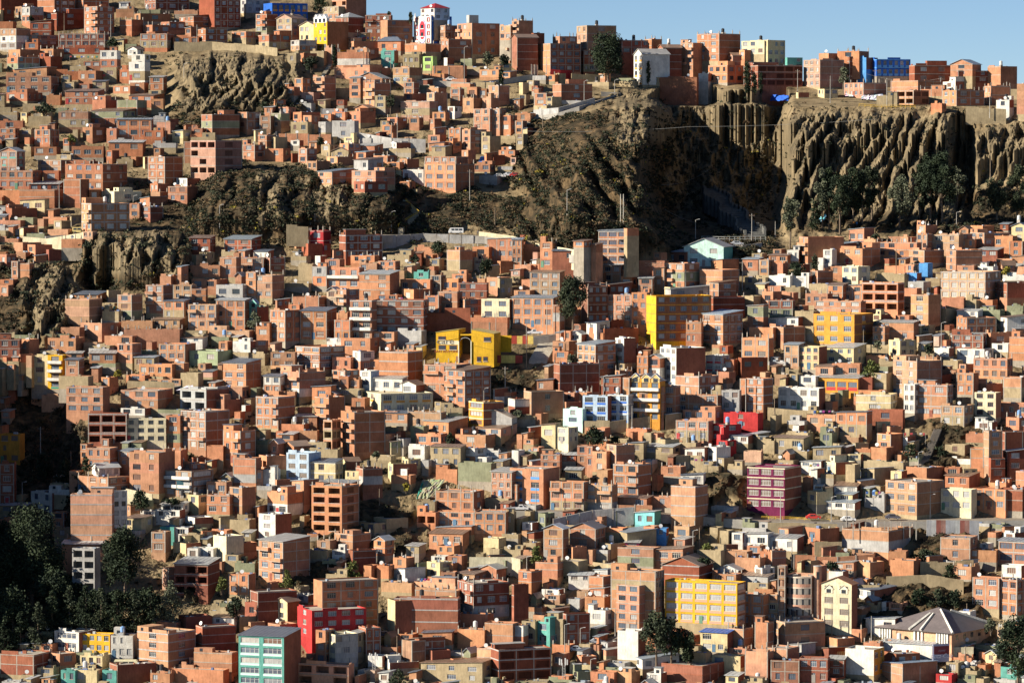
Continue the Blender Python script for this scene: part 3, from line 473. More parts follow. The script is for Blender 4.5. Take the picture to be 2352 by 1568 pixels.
TILES = {
'00': '''0 10 345 -20 60 d n
345 500 690 -60 120 b W0 V3
690 765 1000 -60 90 b n
200 275 400 65 215 b W2
140 200 345 60 140 b
280 470 500 205 365 d r W2
0 120 150 200 262 b n
500 520 775 120 240 d
775 895 1050 60 300 b W2 V2|unfinished three-storey brick tower with black square window holes, right of the dim red block near|square-holed brick tower
540 965 1000 310 435 d W6 s
540 960 1000 437 500 d W3
0 150 280 265 455 p W2 B
150 280 530 320 420 b W1
235 350 380 390 460 b W1
80 185 370 455 550 b W1
65 165 365 525 640 b W1
370 490 590 450 530 b
365 465 570 520 620 d n
135 430 520 640 710 b r W2
60 470 560 700 850 b W4
60 250 390 850 930 b W2
920 1075 1110 465 625 b W2
770 920 930 565 620 b W2
1210 1330 1380 500 570 w W1
1185 1330 1380 570 740 w W1 B|white stepped house over a tan base, alone at the left foot of the upper cliff|white stepped house at the badlands
720 880 960 650 750 b W2
950 1070 1110 620 720 a W1
1100 1185 1220 640 730 b W1
1100 1210 1320 180 290 b n
1235 1290 1560 125 200 b
1375 1500 1535 710 830 b r W1
1365 1480 1505 830 880 a W1
1195 1325 1365 760 830 b W1
1040 1195 1330 790 860 b
850 970 1000 750 810 a r W1
575 680 730 755 830 a W1
725 820 860 770 830 b W1
600 900 960 840 960 b r W4
1185 1410 1510 880 940 b r W2
1390 1500 1505 910 1000 b
540 810 840 1025 1170 b B
850 970 1070 920 1010 b n
1075 1260 1350 920 1060 b n
840 1130 1250 1020 1150 b r W3
1075 1390 1410 1100 1260 b r W3 X|long brick hall with a blue-grey metal roof and two rows of wide dark windows|blue-roofed brick hall
760 850 975 1170 1270 b W1
980 1070 1100 1180 1270 b W1
0 210 230 1110 1190 b W1
0 140 180 1180 1290 b
175 285 340 1190 1250 a W1
320 460 545 1190 1330 b W2
1320 1500 1540 1200 1280 b
1000 1310 1340 1310 1390 b r W2
315 520 560 1350 1430 b
660 950 970 1345 1450 b W3
0 155 230 1390 1600 p g W2 S:t|salmon house with mint green windows and a grey pitched roof at the left edge|salmon and mint house
520 650 720 1420 1470 a W1
350 560 780 1470 1590 b W2
580 830 900 1480 1580 b W2
1360 1515 1680 1440 1700 b W2
1690 1890 1900 1300 1500 b W1
1750 1980 2225 1290 1600 p o W3|pink concrete-frame building with empty black openings and blank brick side|pink frame building
2230 2340 2440 1330 1460 b W1
1850 1950 2200 1050 1240 b W1
1760 1860 1900 1180 1240 b
2185 2270 2400 1030 1190 b W1
1330 1430 1740 -40 90 d
1830 1970 2210 -60 250 d n V4
2210 2260 2480 -60 120 w V3 C:g|tall cream tower cut by the top edge of the picture|cream tower at the top edge
1650 1780 2000 150 250 b r
1320 1400 1560 230 310 b W1 V2
1290 1535 1600 310 440 b W3 B|wide brick house on a tan base at the very edge of the upper cliff|cliff-top brick house
1590 1825 1830 340 410 b
1820 1890 2090 265 430 b W1 V2
2130 2260 2400 290 410 b W2
1480 1560 1700 200 280 b''',
'01': '''0 300 390 0 170 b W4 X|two-storey brick terrace with eight wide dark windows at the left edge|eight-window terrace
400 540 560 0 100 b W1
180 500 585 175 310 b n
0 180 185 180 270 b n
270 545 580 125 190 d r
600 945 1170 -60 180 b W4 V2|long brick block with terraces and a blank brick end, above the cream boxy house
585 740 820 80 300 b n
820 910 930 175 270 b W1
920 1050 1300 190 290 w W1 C:C|cream boxy house with one big window, left above the dark red cliff-edge block|cream boxy house
185 410 430 275 370 y r W2
100 110 340 345 430 d n
750 840 1190 300 560 b W2 V3 L:g R:s|dark red cliff-edge block with a pale metal roof and square black openings|dark red cliff-edge block
765 850 870 560 620 p W2
1190 1280 1300 300 430 b W1
1300 1380 1500 330 450 d
1285 1375 1540 260 320 b r W1
1385 1470 1540 195 240 b W0
1380 1450 1560 120 200 b W2
1545 1720 1820 145 290 b W2
1620 1720 1860 70 150 w W2 V0
495 565 640 460 540 a W1
440 625 640 540 600 p n
125 210 380 660 750 b n
240 325 480 680 775 b W1
565 755 790 630 710 b n
425 450 560 725 830 d n
0 60 130 770 870 b
105 165 200 830 980 b W1
170 270 290 850 980 b W0
0 120 130 1000 1050 b W1
0 75 80 1050 1150 b W1
1740 1930 1980 620 750 d r W2
2060 2310 2400 630 750 d r W2 V1
1830 1900 1950 750 830 a W1
1750 2020 2030 870 980 b W3
2020 2170 2180 795 980 b W1
2180 2400 2420 800 920 b W3 s
1985 2230 2320 1050 1170 k W2 C:g|grey rendered house with two wide windows among orange brick houses|grey rendered house
2260 2350 2400 930 1150 b W1
1470 1570 1630 970 1040 b n
1580 1700 1720 960 1040 b r W1
1760 1990 2090 1000 1090 b W2
1590 1760 1780 1050 1190 b W2
1760 1890 1910 1085 1210 b W1
1340 1500 1590 1050 1310 b W2|three-storey stepped brick house with balconies, right of the dark cave-like quarry shadow
1500 1690 1740 1200 1360 b r W2 V1
1080 1210 1310 1140 1360 b W1
680 900 990 1140 1190 b r W3
600 820 940 1180 1410 b n L:p|tall blank orange brick cube at the foot of the left cliff|blank orange cube
940 1090 1110 1290 1380 a n
1730 1985 2000 1230 1450 b W3 X|three-storey brick apartment block with three by three dark windows, left of the teal house
1985 2250 2290 1190 1450 b r W3
2240 2360 2470 1250 1430 t W2 C:t X F:0|teal green house with white window frames and gabled roofs behind a pine|teal house
1115 1400 1410 1380 1440 b n
1400 1650 1660 1370 1440 b r
740 935 1130 1400 1500 b W2
560 730 750 1440 1510 b n
1140 1650 1680 1460 1568 b n W0
1620 1860 1880 1540 1580 w r
1920 2290 2310 1470 1530 b W1''',
'02': '''290 440 460 130 400 y W1 V0
440 575 600 125 440 y W1 V0 C:Y X K S:G|bright yellow four-level house with green trim and curved balconies at the left edge|yellow balconied house
0 180 190 -20 150 d W2
180 270 360 -20 100 b W1
240 290 300 130 240 b
440 695 780 -30 80 b W3
600 725 760 170 310 b r W1
610 750 770 110 180 b r W1
820 1060 1085 110 200 b r W2
1080 1215 1300 20 200 b W2
960 1215 1300 -50 40 b W2
1460 1700 1800 25 175 b W3
1740 2000 2140 90 200 k W2 C:E|pale olive green long house with two windows on the left slope|sage green house
1235 1415 1450 150 240 a r W2
1280 1580 1600 210 320 b W4
1580 1690 1710 200 290 b W1
1660 1820 1840 290 420 a n
1160 1330 1340 310 360 b W1
1270 1660 1670 350 400 b
930 1005 1070 330 420 b W1
540 810 830 320 440 b n B
2050 2260 2400 200 430 b r W2 V0|three-storey brick house with grey metal roof and big blank dark flank, left of centre
2000 2225 2290 420 540 b W1
610 945 1010 420 660 b W3 X|three-storey orange brick house with nine small windows above the dark left ravine
1110 1450 1590 450 620 b W3
1110 1330 1400 615 680 w W2
1655 1895 2110 440 640 b o W2 V0 C:g D:d|bare concrete frame house with black open floors and a white tent on its roof|concrete frame house
1960 2060 2210 535 640 b W1
810 1165 1175 660 940 d o W3 X L:g|dark brick shell with nine square black openings, left neighbour of the cream scalloped building|nine-hole brick shell
1160 1525 1530 710 930 y W4 C:C X P:5 F:2 L:C|cream building with scalloped parapet and dark square windows in two rows|scalloped cream building
1525 1655 1665 680 930 b W1
1660 1890 2110 640 1000 b W3 V0 X L:g|four-storey orange brick block with three window columns, towering behind the roofless sheds left of centre|four-storey orange block
740 800 830 940 1080 b W1
800 1010 1085 980 1180 b W3|dim brick house of two window rows with a tiny blue roof beside the dark ravine
930 1000 1010 890 980 b W1
1085 1190 1290 1010 1150 b r W1
1190 1460 1610 1020 1400 b W2 V0|tall orange brick tower with zigzag open stair slots, left of centre low|zigzag stair tower
1500 1675 1690 990 1080 b n
1495 1660 1670 1000 1120 b n
1900 2050 2060 960 1090 b n
2050 2210 2351 820 1120 b W2|orange brick tower with almost blank wall and a black roof terrace
2140 2351 2400 1070 1300 b n
1500 1760 1960 1190 1430 b W2 K Z P:0|house with white balustrade balcony and glazed gallery on the middle floor
1680 1760 1900 1120 1260 b W1
715 995 1290 1250 1400 b W3
900 910 1100 1160 1250 w g V3
285 480 720 1390 1590 w W2 C:w D:d|white rendered three-storey house near the left edge above the black trees|white rendered house
450 640 660 1360 1410 w n
650 1030 1040 1400 1870 b n C:p L:g|tall windowless tan-orange brick block near lower left|windowless tan tower
1020 1040 1165 1370 1790 w V2 D:w X|white block whose shaded face shows two window columns, clamped behind the blank tan tower
1720 1825 1915 1410 1510 y W1
1895 2080 2110 1290 1410 b
1900 2110 2130 1410 1590 b W2
2110 2225 2351 1340 1590 b W1
1480 1680 1740 1500 1568 w r
0 180 185 850 1120 y V0 W2 C:O|ochre house with arched windows half sunk in shadow at the left edge
0 130 150 1120 1500 d W1
2140 2300 2350 0 110 w W2
2010 2090 2110 0 90 b W1''',
'03': '''-60 140 200 60 120 b n
125 210 280 20 90 b
480 590 660 0 150 b W1
950 1060 1100 150 250 b W1
610 840 1000 250 300 b n
570 950 980 295 380 b r n
665 870 900 330 730 g o V0 W2 X D:g|grey-framed four-storey block with a dark central stair slot, between the two big black trees|grey-framed block
500 640 650 150 240 a
1150 1300 1400 60 150 y r W2
1290 1420 1430 -10 40 w W1
1420 1650 1700 -20 60 w W2
1700 1790 1960 50 110 w n
1390 1520 1560 180 370 b W1
1470 1600 1610 135 220 t n
1600 1730 1740 140 230 w W1
1670 1835 1850 205 290 a n
1590 1710 1850 285 380 y n
1720 1820 1840 330 440 w W1
1820 1960 1980 330 440 w W2
1960 2080 2240 220 450 w V0 W0 C:C|tall cream stepped house with a plain wall and low white window wing|tall cream stepped house
2180 2235 2351 280 370 b
2070 2190 2200 390 470 a W1
2110 2290 2351 70 150 a n
2100 2285 2351 570 760 b W2
1600 1910 2020 480 760 d r o V0
1490 1550 1620 510 660 p n
2250 2400 2500 830 970 d
500 725 900 1100 1280 w W1 Z Z P:3|white two-level house with one wide dark ribbon window on each level, lower left|white ribbon-window house
745 1010 1020 1120 1295 y W4 C:Y X F:0|ochre yellow house with white windows beside the white ribbon-window house|ochre yellow house
1020 1220 1260 1130 1340 w W3
1260 1545 1800 1110 1450 b W1 V1 L:g|large blank orange brick building with three slit windows, lower left|large blank orange building
1430 1620 1700 1010 1090 p n
1640 1710 1950 960 1080 d n
450 550 700 1300 1410 b V1
735 940 1040 1320 1420 y W3
690 880 900 1400 1450 y
0 310 480 1310 1500 d n
560 690 700 1450 1568 t W2
690 890 900 1450 1568 y W2
340 490 500 1430 1500 a
1780 2130 2180 1290 1480 b n W0
1640 1780 1790 1400 1450 b n
1560 2050 2080 1450 1580 b n
1075 1080 1440 1400 1568 d n
940 1070 1100 1450 1568 t
1800 1860 2170 1050 1290 d n
2190 2610 2770 1140 1700 t r W2 V0 C:t D:d S:c Z F:0 X|teal and white block with four floors of wide windows and blank dark flank, bottom left|teal and white block
1950 2150 2180 970 1040 w r
2110 2200 2400 960 1020 a
380 480 500 1210 1290 b
1380 1560 1600 1480 1568 b''',
'10': '''70 150 475 30 190 u n V6 C:B S:O L:B|apartment block with blue and yellow chequered front behind the pitched grey roofs|blue and yellow chequered block
0 100 200 130 300 b W2
190 330 460 170 340 p g W2
400 540 660 235 385 y g W3
530 655 850 200 460 y W3 V0 C:Y D:n F:0|bright yellow building with white pointed gables and rows of arched white windows|yellow building with white gables
700 830 1015 -60 180 b o V0
565 760 990 60 190 b
730 850 990 160 300 d h
1005 1240 1250 140 320 d
1145 1210 1440 185 375 b W0 V2
1450 1610 1800 150 400 w W2 V2 C:w D:B W0|tall white and red building with scarlet oval panel and red roof on the skyline|white and red tower
1515 1640 1780 75 185 w h W3 V2 D:s R:r
1680 1740 1860 235 415 b W1 V2
1700 1770 2040 360 520 b W2
1850 1985 2240 215 500 b W3 V2
1935 1960 2000 140 210 g n
2240 2340 2420 235 370 b W2
2260 2330 2500 350 520 p g W2
20 120 330 320 450 b W1
320 400 560 370 470 b V2
845 900 1130 380 460 b
870 1020 1130 440 520 b W1
1120 1330 1360 380 470 b h W2
1150 1270 1290 465 580 t W1 C:t|plain jade green cube house with one window, among tan walls below the skyline|jade green cube house
1350 1500 1530 500 600 a W3
1535 1625 1640 520 650 l W1 C:l|lime green narrow house with one window beside a utility pole|lime green house
1370 1560 1700 400 560 b W1
630 700 755 440 560 b n
750 1035 1050 480 600 b n
500 625 640 470 570 a n
370 440 560 490 570 b W1
290 370 400 490 580 a W1
720 1045 1250 620 720 b W4
1260 1410 1530 620 770 b W2 B|two-storey pale brick house on a tan lower floor, left of the white car
1620 1900 1920 605 680 b W0
2055 2230 2240 640 710 b
355 430 500 720 850 b W1
355 530 600 850 940 p W2
270 350 400 800 880 b W1
525 630 735 705 900 b W1
860 960 990 715 900 b r W1
960 1090 1110 740 910 b W1
1005 1090 1240 760 980 b W1
1095 1190 1200 880 1000 a W1
910 1160 1240 720 790 b g
1360 1450 1500 755 870 b W1
1360 1440 1560 860 930 b W1
1330 1595 1700 930 1060 p B n W1
1570 1640 1760 850 1000 b W1
1785 1875 1900 815 940 b W1
1940 2030 2060 800 900 b W1
2045 2120 2140 815 900 b W1
2135 2230 2330 785 930 b W1
1900 2000 2080 900 1000 b W1
2080 2160 2230 900 1000 b n
2000 2150 2240 1000 1200 b W2
2170 2240 2280 1000 1200 b W1
2245 2340 2400 1060 1210 b W1
1620 1740 1760 1030 1110 b W2
1590 1640 1680 1090 1150 b
1400 1500 1510 1080 1150 b
1205 1300 1390 1080 1150 b W1
1160 1250 1300 1150 1220 b
1145 1205 1210 1110 1160 a W1
860 960 1100 1025 1130 b W1
910 1030 1100 990 1040 b g W1
700 820 860 1030 1100 b W1
600 690 700 1050 1110 b W1
315 420 590 1030 1120 b W1
420 510 590 1060 1140 b W1
205 300 370 985 1060 b W1
140 230 310 1040 1180 b W1
35 135 140 1065 1190 b W1
320 475 490 1120 1220 a W2
575 640 700 1120 1220 g W1
700 905 940 1110 1270 g W1|bare grey concrete shell with a stair ramp and a single window|grey concrete shell
20 100 180 1240 1350 b
95 180 290 1260 1350 a W1
320 400 430 1290 1340 w W1
810 900 960 1260 1310 y W1
770 850 960 1320 1430 b W1
600 680 760 1330 1400 a W1
0 250 320 1365 1450 b W2
390 470 560 1365 1500 b W1
470 560 680 1480 1568 b
650 750 900 1440 1520 b W1
690 850 900 1390 1440 a g W1
910 1090 1170 1340 1410 b r W1
920 1010 1090 1400 1470 b r W1
1080 1210 1300 1430 1500 b W1
900 1030 1170 1470 1568 g r W2 B
1320 1390 1500 1460 1540 b W1
1200 1320 1330 1490 1550 b W1
1550 1840 1950 1440 1700 b W4 X|long three-storey pale brick building with open terraces above the road to the cliffs|long pale brick building
1580 1690 1750 1240 1320 b W1
1590 1730 1750 1320 1390 b r W1
1770 1880 1890 1180 1310 b W2
1740 1810 1890 1300 1360 b W1
1895 1970 2120 1190 1370 b W1 V1
2065 2150 2250 1250 1390 a W1
1615 1740 1800 1350 1410 a r W1
1890 1950 2000 1380 1460 b W1
2230 2380 2400 1380 1430 b
1990 2150 2200 1510 1580 b''',
'11': '''880 1100 1280 0 130 b W2 V1
570 700 900 10 130 b r V1
900 1000 1210 100 200 d V2
1545 1835 2010 -60 180 b W3
1350 1540 1600 -10 100 w W3|cream house with four windows wedged against the long pale brick building
1320 1410 1460 100 170 b
820 825 1165 590 810 d V3 s L:g|large dark brick block with a bare slab grid and roof rebar below the ridge road|slab-grid brick block
780 820 830 570 640 b
500 620 690 550 740 p W1 V0 C:r|salmon house with two small red windows in the shadow of the ridge
320 370 500 550 640 b
470 480 690 670 760 d
-80 150 260 960 1170 b W3
-30 70 75 800 930 b W1
90 130 270 800 930 d V1
635 770 800 815 900 b W1
650 950 960 890 1090 b W3 K X|four-storey brick apartment house with recessed balconies in three bays, upper centre-left|recessed-balcony apartment house
515 650 655 880 1060 b W1
390 520 560 860 1010 a n
870 1090 1100 780 850 b W2
950 1110 1120 850 940 b W2
1125 1280 1290 830 950 b W2
950 1230 1320 950 1170 b r W2 V0|open-terraced brick house under a blue metal roof
1110 1300 1320 1140 1200 b
1325 1600 1620 1000 1110 b W3
1600 1700 1710 960 1100 b W1
1715 1860 1870 990 1110 b W2
1800 1935 1940 950 1030 b W1
1340 1450 1600 1090 1200 b W1
1545 1680 1700 1150 1310 b W1
1680 1850 1860 1110 1300 b W1
1845 1920 2090 1180 1310 b W1 V1
1860 2120 2130 1030 1180 d W3
2120 2230 2340 980 1100 b W1
2220 2240 2340 990 1140 a
2070 2330 2370 1180 1370 w W2 C:C X|long cream two-storey house behind a brick compound wall
1970 2310 2330 1350 1450 b n
1350 1970 1990 1310 1420 d n
2120 2400 2430 630 810 b r W3|brick house with a flat metal roof just below the road where the white minibus drives
1990 2140 2150 700 800 b W1
1755 1875 1990 730 920 b B W0
1875 1985 1990 740 870 b W1
1450 1585 1590 930 990 t
330 580 680 1160 1310 b n
650 740 760 1100 1260 p g W1
740 830 950 1090 1310 b W1
300 400 420 1230 1290 b W1
130 270 420 1280 1568 b W2|slim three-storey brick house with paired windows, right under the teal house
405 650 740 1290 1550 b r W2 V0 X|brick house with thin grey slab roof and two columns of wide windows on three floors
720 865 870 1370 1568 b W2
865 1065 1070 1190 1560 b W2 X K L:g|five-storey pale brick stair-tower block with balconies, joined to the wide dark brick block|pale stair-tower block
1070 1540 1590 1190 1500 d W4 X L:g|wide dark brick apartment block with four columns of windows, left above the yellow school|wide dark brick block
0 125 130 1430 1540 b W1
1270 1520 1540 1470 1568 g n
1040 1270 1280 1480 1568 b
590 820 830 1540 1580 w''',
'12': '''360 585 820 50 260 b W3 X Z L:g|three-storey brick house with six tall paired windows in pale concrete grid, centre-left
135 360 370 100 240 b W2
135 270 400 225 310 b W1
70 225 240 320 480 b r W2
225 400 640 280 510 b W2 V0
0 205 360 510 800 b W3 X L:g|brick apartment block with three by three window bays and blank dark side, left centre|three-by-three brick block
60 210 360 455 520 b n
220 360 365 460 520 b n
700 870 910 145 260 b W2
890 960 1090 90 270 b W1
700 820 950 265 400 b W2
850 950 960 350 430 b W1
760 850 860 320 430 b W1
780 1050 1160 -30 80 b W2
1130 1395 1535 95 370 b n L:g|broad blank orange brick block left below the yellow school, grey floor lines across it|broad blank orange block
990 1130 1140 165 260 b W1
955 1055 1130 270 420 w W1 C:w D:s|tall narrow white house with rounded corner next to a long pale blue house|tall narrow white house
1050 1345 1390 340 460 w r W3
1310 1470 1560 400 490 w g W1
1540 1840 1970 215 480 b W2|broad brick house stepped up to a corner turret, wall with scattered windows under the school
1750 1920 2160 270 580 b r W2 V3 X|four-storey brick block with rounded corner and curved dark side below the yellow school|rounded-corner brick block
515 690 720 420 540 b r W1
690 950 980 440 510 a W1
880 1000 1010 520 640 b W1
985 1150 1630 480 660 y W1 V4 C:C D:C S:O L:C X|long cream and ochre building with rounded corner and ochre panels|cream and ochre building
1070 1300 1310 640 720 b n
1160 1390 1400 660 750 b r W2
1390 1700 1710 650 790 b n
1955 2090 2280 555 790 y W1 V0 C:O D:d Z L:C|slim yellow three-level building with glazed galleries and a big dark brick flank|slim yellow building
540 670 820 510 790 b W1 V0
580 740 800 480 540 b g W1
620 700 760 720 990 b o W1
780 905 1190 650 1020 b W1 V0|tall brick building with arched top windows and an enormous dark blank flank, centre-left|arched-window brick building
820 900 1070 600 660 b n
360 560 570 690 770 b r W1
220 440 450 760 830 b n
1540 1770 1950 740 860 b r W3 V0
1470 1700 1760 850 960 b W2
1420 1540 1545 780 880 k W1
2050 2351 2400 700 800 g g n
2020 2250 2400 800 870 p r W2
1830 2110 2250 860 960 b W1
1820 1900 2040 800 860 b
1400 1550 1590 960 1080 w W1
1605 1880 1920 970 1160 a r W3
1880 2010 2120 980 1130 b W1
1340 1400 1500 1080 1170 y W2
280 485 600 1025 1280 w W2 C:s D:s X|pale blue-white two-storey house with corner roof terrace, left neighbour of the buttery yellow house
470 730 800 1110 1310 y r W3 C:y L:w|buttery yellow two-storey house with an orange-tinted side, centre-left low|buttery yellow house
790 830 940 1100 1190 y g n
820 980 1000 1190 1340 y W3
980 985 1165 1165 1390 d n
1215 1260 1480 1125 1230 y W1
1250 1390 1400 1170 1230 w n
1240 1420 1430 1230 1310 b n
1855 2160 2170 1120 1290 k W0
1995 2120 2160 1060 1150 w W1
2080 2230 2240 1010 1070 w
2160 2351 2450 1200 1450 b r W3
1645 2000 2100 1380 1560 b W3
1480 1645 1650 1470 1560 a W1
245 350 510 960 1040 b g W1
450 750 800 990 1060 a n
510 795 950 1330 1568 b r W2
105 290 440 1390 1600 b W2 V0
330 440 580 1290 1500 b r W1
65 175 180 1180 1290 w W1
0 60 65 1180 1290 p W1
20 100 280 1050 1180 b o
1190 1235 1240 850 950 b n
2160 2400 2430 1310 1450 b''',
'13': '''25 180 330 20 250 w W1 V0 S:c|slim house banded mint and cream with blank brick flank, centre-left low
510 790 950 -240 190 b o W2 V1|brown brick block with open dark balconies and a bare side, four storeys, left of the|open-balcony brown block
1080 1200 1400 60 150 a n
940 1090 1300 100 190 a
1480 1650 1660 0 120 b o W2
1650 2000 2010 0 140 b W3
2000 2295 2351 0 200 b W3
1660 1980 2060 150 210 b r W2
1590 1900 2000 200 310 b r W3
1660 1820 1880 310 390 b W2
2090 2230 2300 240 330 y n
25 250 500 270 640 b r W2 V0 X|brick house with an open stair and pale slab roof, three floors, above the dry gully
560 680 740 260 350 b W1
720 890 1060 200 340 b W1
450 650 660 350 430 a n
700 820 850 350 410 w W1
850 890 1110 350 490 d
1260 1380 1460 420 520 b W1
1110 1220 1260 490 610 b n
990 1060 1100 490 610 b n
1260 1370 1560 540 640 w r W1
1610 1740 1760 405 460 w W1
1570 1690 1810 460 600 y W1
1680 1810 1820 470 560 b
1760 1890 1930 400 500 b W1
1700 1830 1840 550 660 b W1
1450 1830 1860 650 790 p W2 C:p|salmon house with laundry on its flat terrace, lower middle|salmon laundry house
1150 1430 1450 650 740 b n
1460 1840 1850 720 880 b n
530 610 1130 630 1100 b W0 V3|long shaded brown brick building with laundry loggia behind the crimson block|laundry loggia block
380 515 1020 900 1160 r W1 V4 C:r D:r F:0 X M:6|crimson and red block with white terrace parapet and large windows, lower centre-left|crimson block
1210 1280 1860 810 1120 y V0 W0
1270 1855 1860 790 1120 d n L:g|giant blank reddish brick wall house with concrete grid lines, bottom centre|giant blank brick wall house
180 290 400 820 1000 y g W1
350 480 550 760 830 w
0 20 380 730 1000 d n
110 220 380 1030 1140 b W1 V1
550 640 700 1080 1400 b W1
620 730 940 1120 1430 g V3 W2 C:C D:g X Z|grey block with cream ribs on its lit edge and black windows, bottom centre-left|grey cream-ribbed block
850 930 1010 1110 1320 a r V2
1000 1010 1130 1060 1300 d
210 850 900 1400 1600 b o W4 C:p|unfinished salmon building with empty square openings, cut by bottom edge left of centre
330 470 480 1350 1470 b n
1340 1435 1560 1180 1380 b n W0
1435 1500 1740 1180 1330 d r V2
1530 1800 1810 1110 1220 b r W1
1300 1440 1450 1120 1180 b
1590 1620 1790 1270 1370 d
1850 2100 2110 1080 1220 b n
1850 2130 2150 940 1060 b n
2100 2360 2410 1020 1250 b n W0
2030 2200 2220 1250 1420 p n
2200 2230 2720 1260 1550 d o V3 L:g|dark brick frame with three stacked open bays, bottom centre|dark brick frame
1840 2010 2130 570 660 b r W1
1850 2000 2330 650 970 d V3
2060 2210 2300 520 600 b g n
1510 2080 2300 1410 1568 a r W3
1030 1160 1170 1320 1420 w n
1180 1230 1500 1380 1440 w
1130 1220 1230 1480 1568 w r
2070 2270 2300 1530 1580 y''',
'20': '''0 65 195 190 360 b W1 T
190 200 300 305 380 d n
0 50 240 345 610 d g n
375 440 600 335 400 b W1
595 690 960 235 460 b W2 V1 T|tall dim brick house with a cream attic gable on the skyline, left behind the big
235 355 635 400 660 b W0 V4 D:d X|rounded-corner brick building with ribbon windows behind the maroon wall|rounded-corner brick building
635 660 760 460 660 d V2
990 1010 1280 370 500 d T
1220 1285 1380 360 480 b n
1170 1250 1370 475 560 b n
1120 1205 1450 500 780 w g W2 V0 D:w S:O X R:g|white house with yellow arched window surrounds and a huge blank white side wall|white gable house
1370 1390 1560 440 700 d g n
1550 1665 1750 395 660 b W2|narrow orange brick tower with two columns of windows, right of the white gable wall
1700 1905 2100 310 560 b W2 T V0|wide-topped brick house with cream top terrace and black tank on the skyline|wide-topped skyline house
2110 2320 2460 375 500 y W3 T C:C|cream two-tone apartment block on the skyline with grey shaded flank|cream skyline block
2090 2140 2200 460 540 b
1990 2030 2140 510 620 b g
1805 1980 2130 600 760 b W3 V2|two-storey brick house with grey roof edge above the cliff's middle
2130 2350 2370 610 780 d
1715 1805 1820 675 750 w n
1345 1700 1710 710 790 d n
1265 1350 1400 710 780 a
375 455 740 770 920 b W0 V1|L-shaped brick and tan house with a sloping white roof on the road bend
205 320 380 855 970 b W1
200 320 440 970 1050 a W1
320 370 440 890 1000 a W1
60 130 140 870 920 a W1
30 170 220 1040 1120 b W1
30 100 105 1110 1230 b W1
40 105 110 1230 1340 a W1
140 200 240 740 790 a''',
'21': '''0 90 95 635 860 b r W2
260 372 375 655 890 b W1 B0|slim three-storey brick house standing free beside the pale road wall
372 590 600 740 830 d V0 r
795 1060 1110 555 930 b r W3 X Z L:g P:3|tall slender brick block with glazed bays and an ochre corner strip, alone under the dark|slender brick tower block
1030 1060 1115 530 600 b n
165 440 485 935 1160 b r W3 V0 X|three-storey brick house with a grey gabled roof, left of the leafy tall eucalyptus
90 165 170 1000 1100 b n
20 165 170 1100 1165 b W1
0 380 440 1170 1440 b r W4 V1 X|long pale brick building with grey metal roof and three rows of four windows, left of|long three-row brick building
380 440 450 1230 1460 b n
840 1000 1050 870 1030 b r W2
770 845 850 940 1020 b W1
1000 1105 1150 970 1080 b W1
1165 1290 1300 990 1120 b r W1
1300 1400 1410 900 1070 b r W1
1400 1585 1725 850 1100 b W2 V1
1430 1600 1735 750 850 d r V2
1580 1945 2030 700 880 t g W2 V0 C:c D:t|mint green house with a wide pale gabled roof at the mouth of the dark ravine|mint green house
1725 1935 2090 910 1120 b n V0|blank orange brick house with a grey metal roof below the mint green house|blank orange house
1830 1935 2085 835 930 b r n
1815 1900 2060 1030 1180 b r W1
605 680 870 1035 1200 b
680 700 880 1060 1400 d V3
880 900 1100 1050 1140 d r V3
770 860 880 1155 1370 y W1 C:Y|narrow bright yellow wing on the left of the long brick facade with bays
870 1100 1110 1140 1400 b W3 X|long four-storey brick facade with balconies between two yellow walls|long bayed facade
1100 1240 1245 1120 1440 b W2
1235 1325 1835 1150 1568 y W0 V5 C:Y D:n L:O X W0|big ochre and brown banded block with a bright yellow end wall|big ochre block
1430 1460 1830 1090 1160 g r V2
1400 1455 1550 1070 1140 y n
1830 1850 2140 1160 1300 d n
1740 1760 2040 1285 1330 d
1740 1940 2120 1320 1590 b r W2 V3 X L:g R:s h|four-storey brick block with a pale blue hipped roof right of the big ochre block|blue-roofed brick block
1600 1740 1760 1390 1590 b W3
2165 2310 2330 1245 1440 b r W1
2180 2400 2480 1440 1560 b n
685 780 900 1400 1568 w r W1 V1
840 850 1165 1450 1568 d n
710 840 850 1490 1568 b W1
905 910 1025 1370 1440 d n
480 540 570 1470 1568 b W1
530 640 660 1500 1568 w g
2140 2330 2340 980 1050 a W2
2110 2220 2300 1150 1230 a n
2300 2400 2480 1110 1230 b W1
2120 2260 2300 815 920 b r W1
2270 2360 2400 820 960 b W1
2205 2300 2310 760 810 a W1
1110 1400 1410 830 900 b n
1850 1880 2030 670 730 d''',
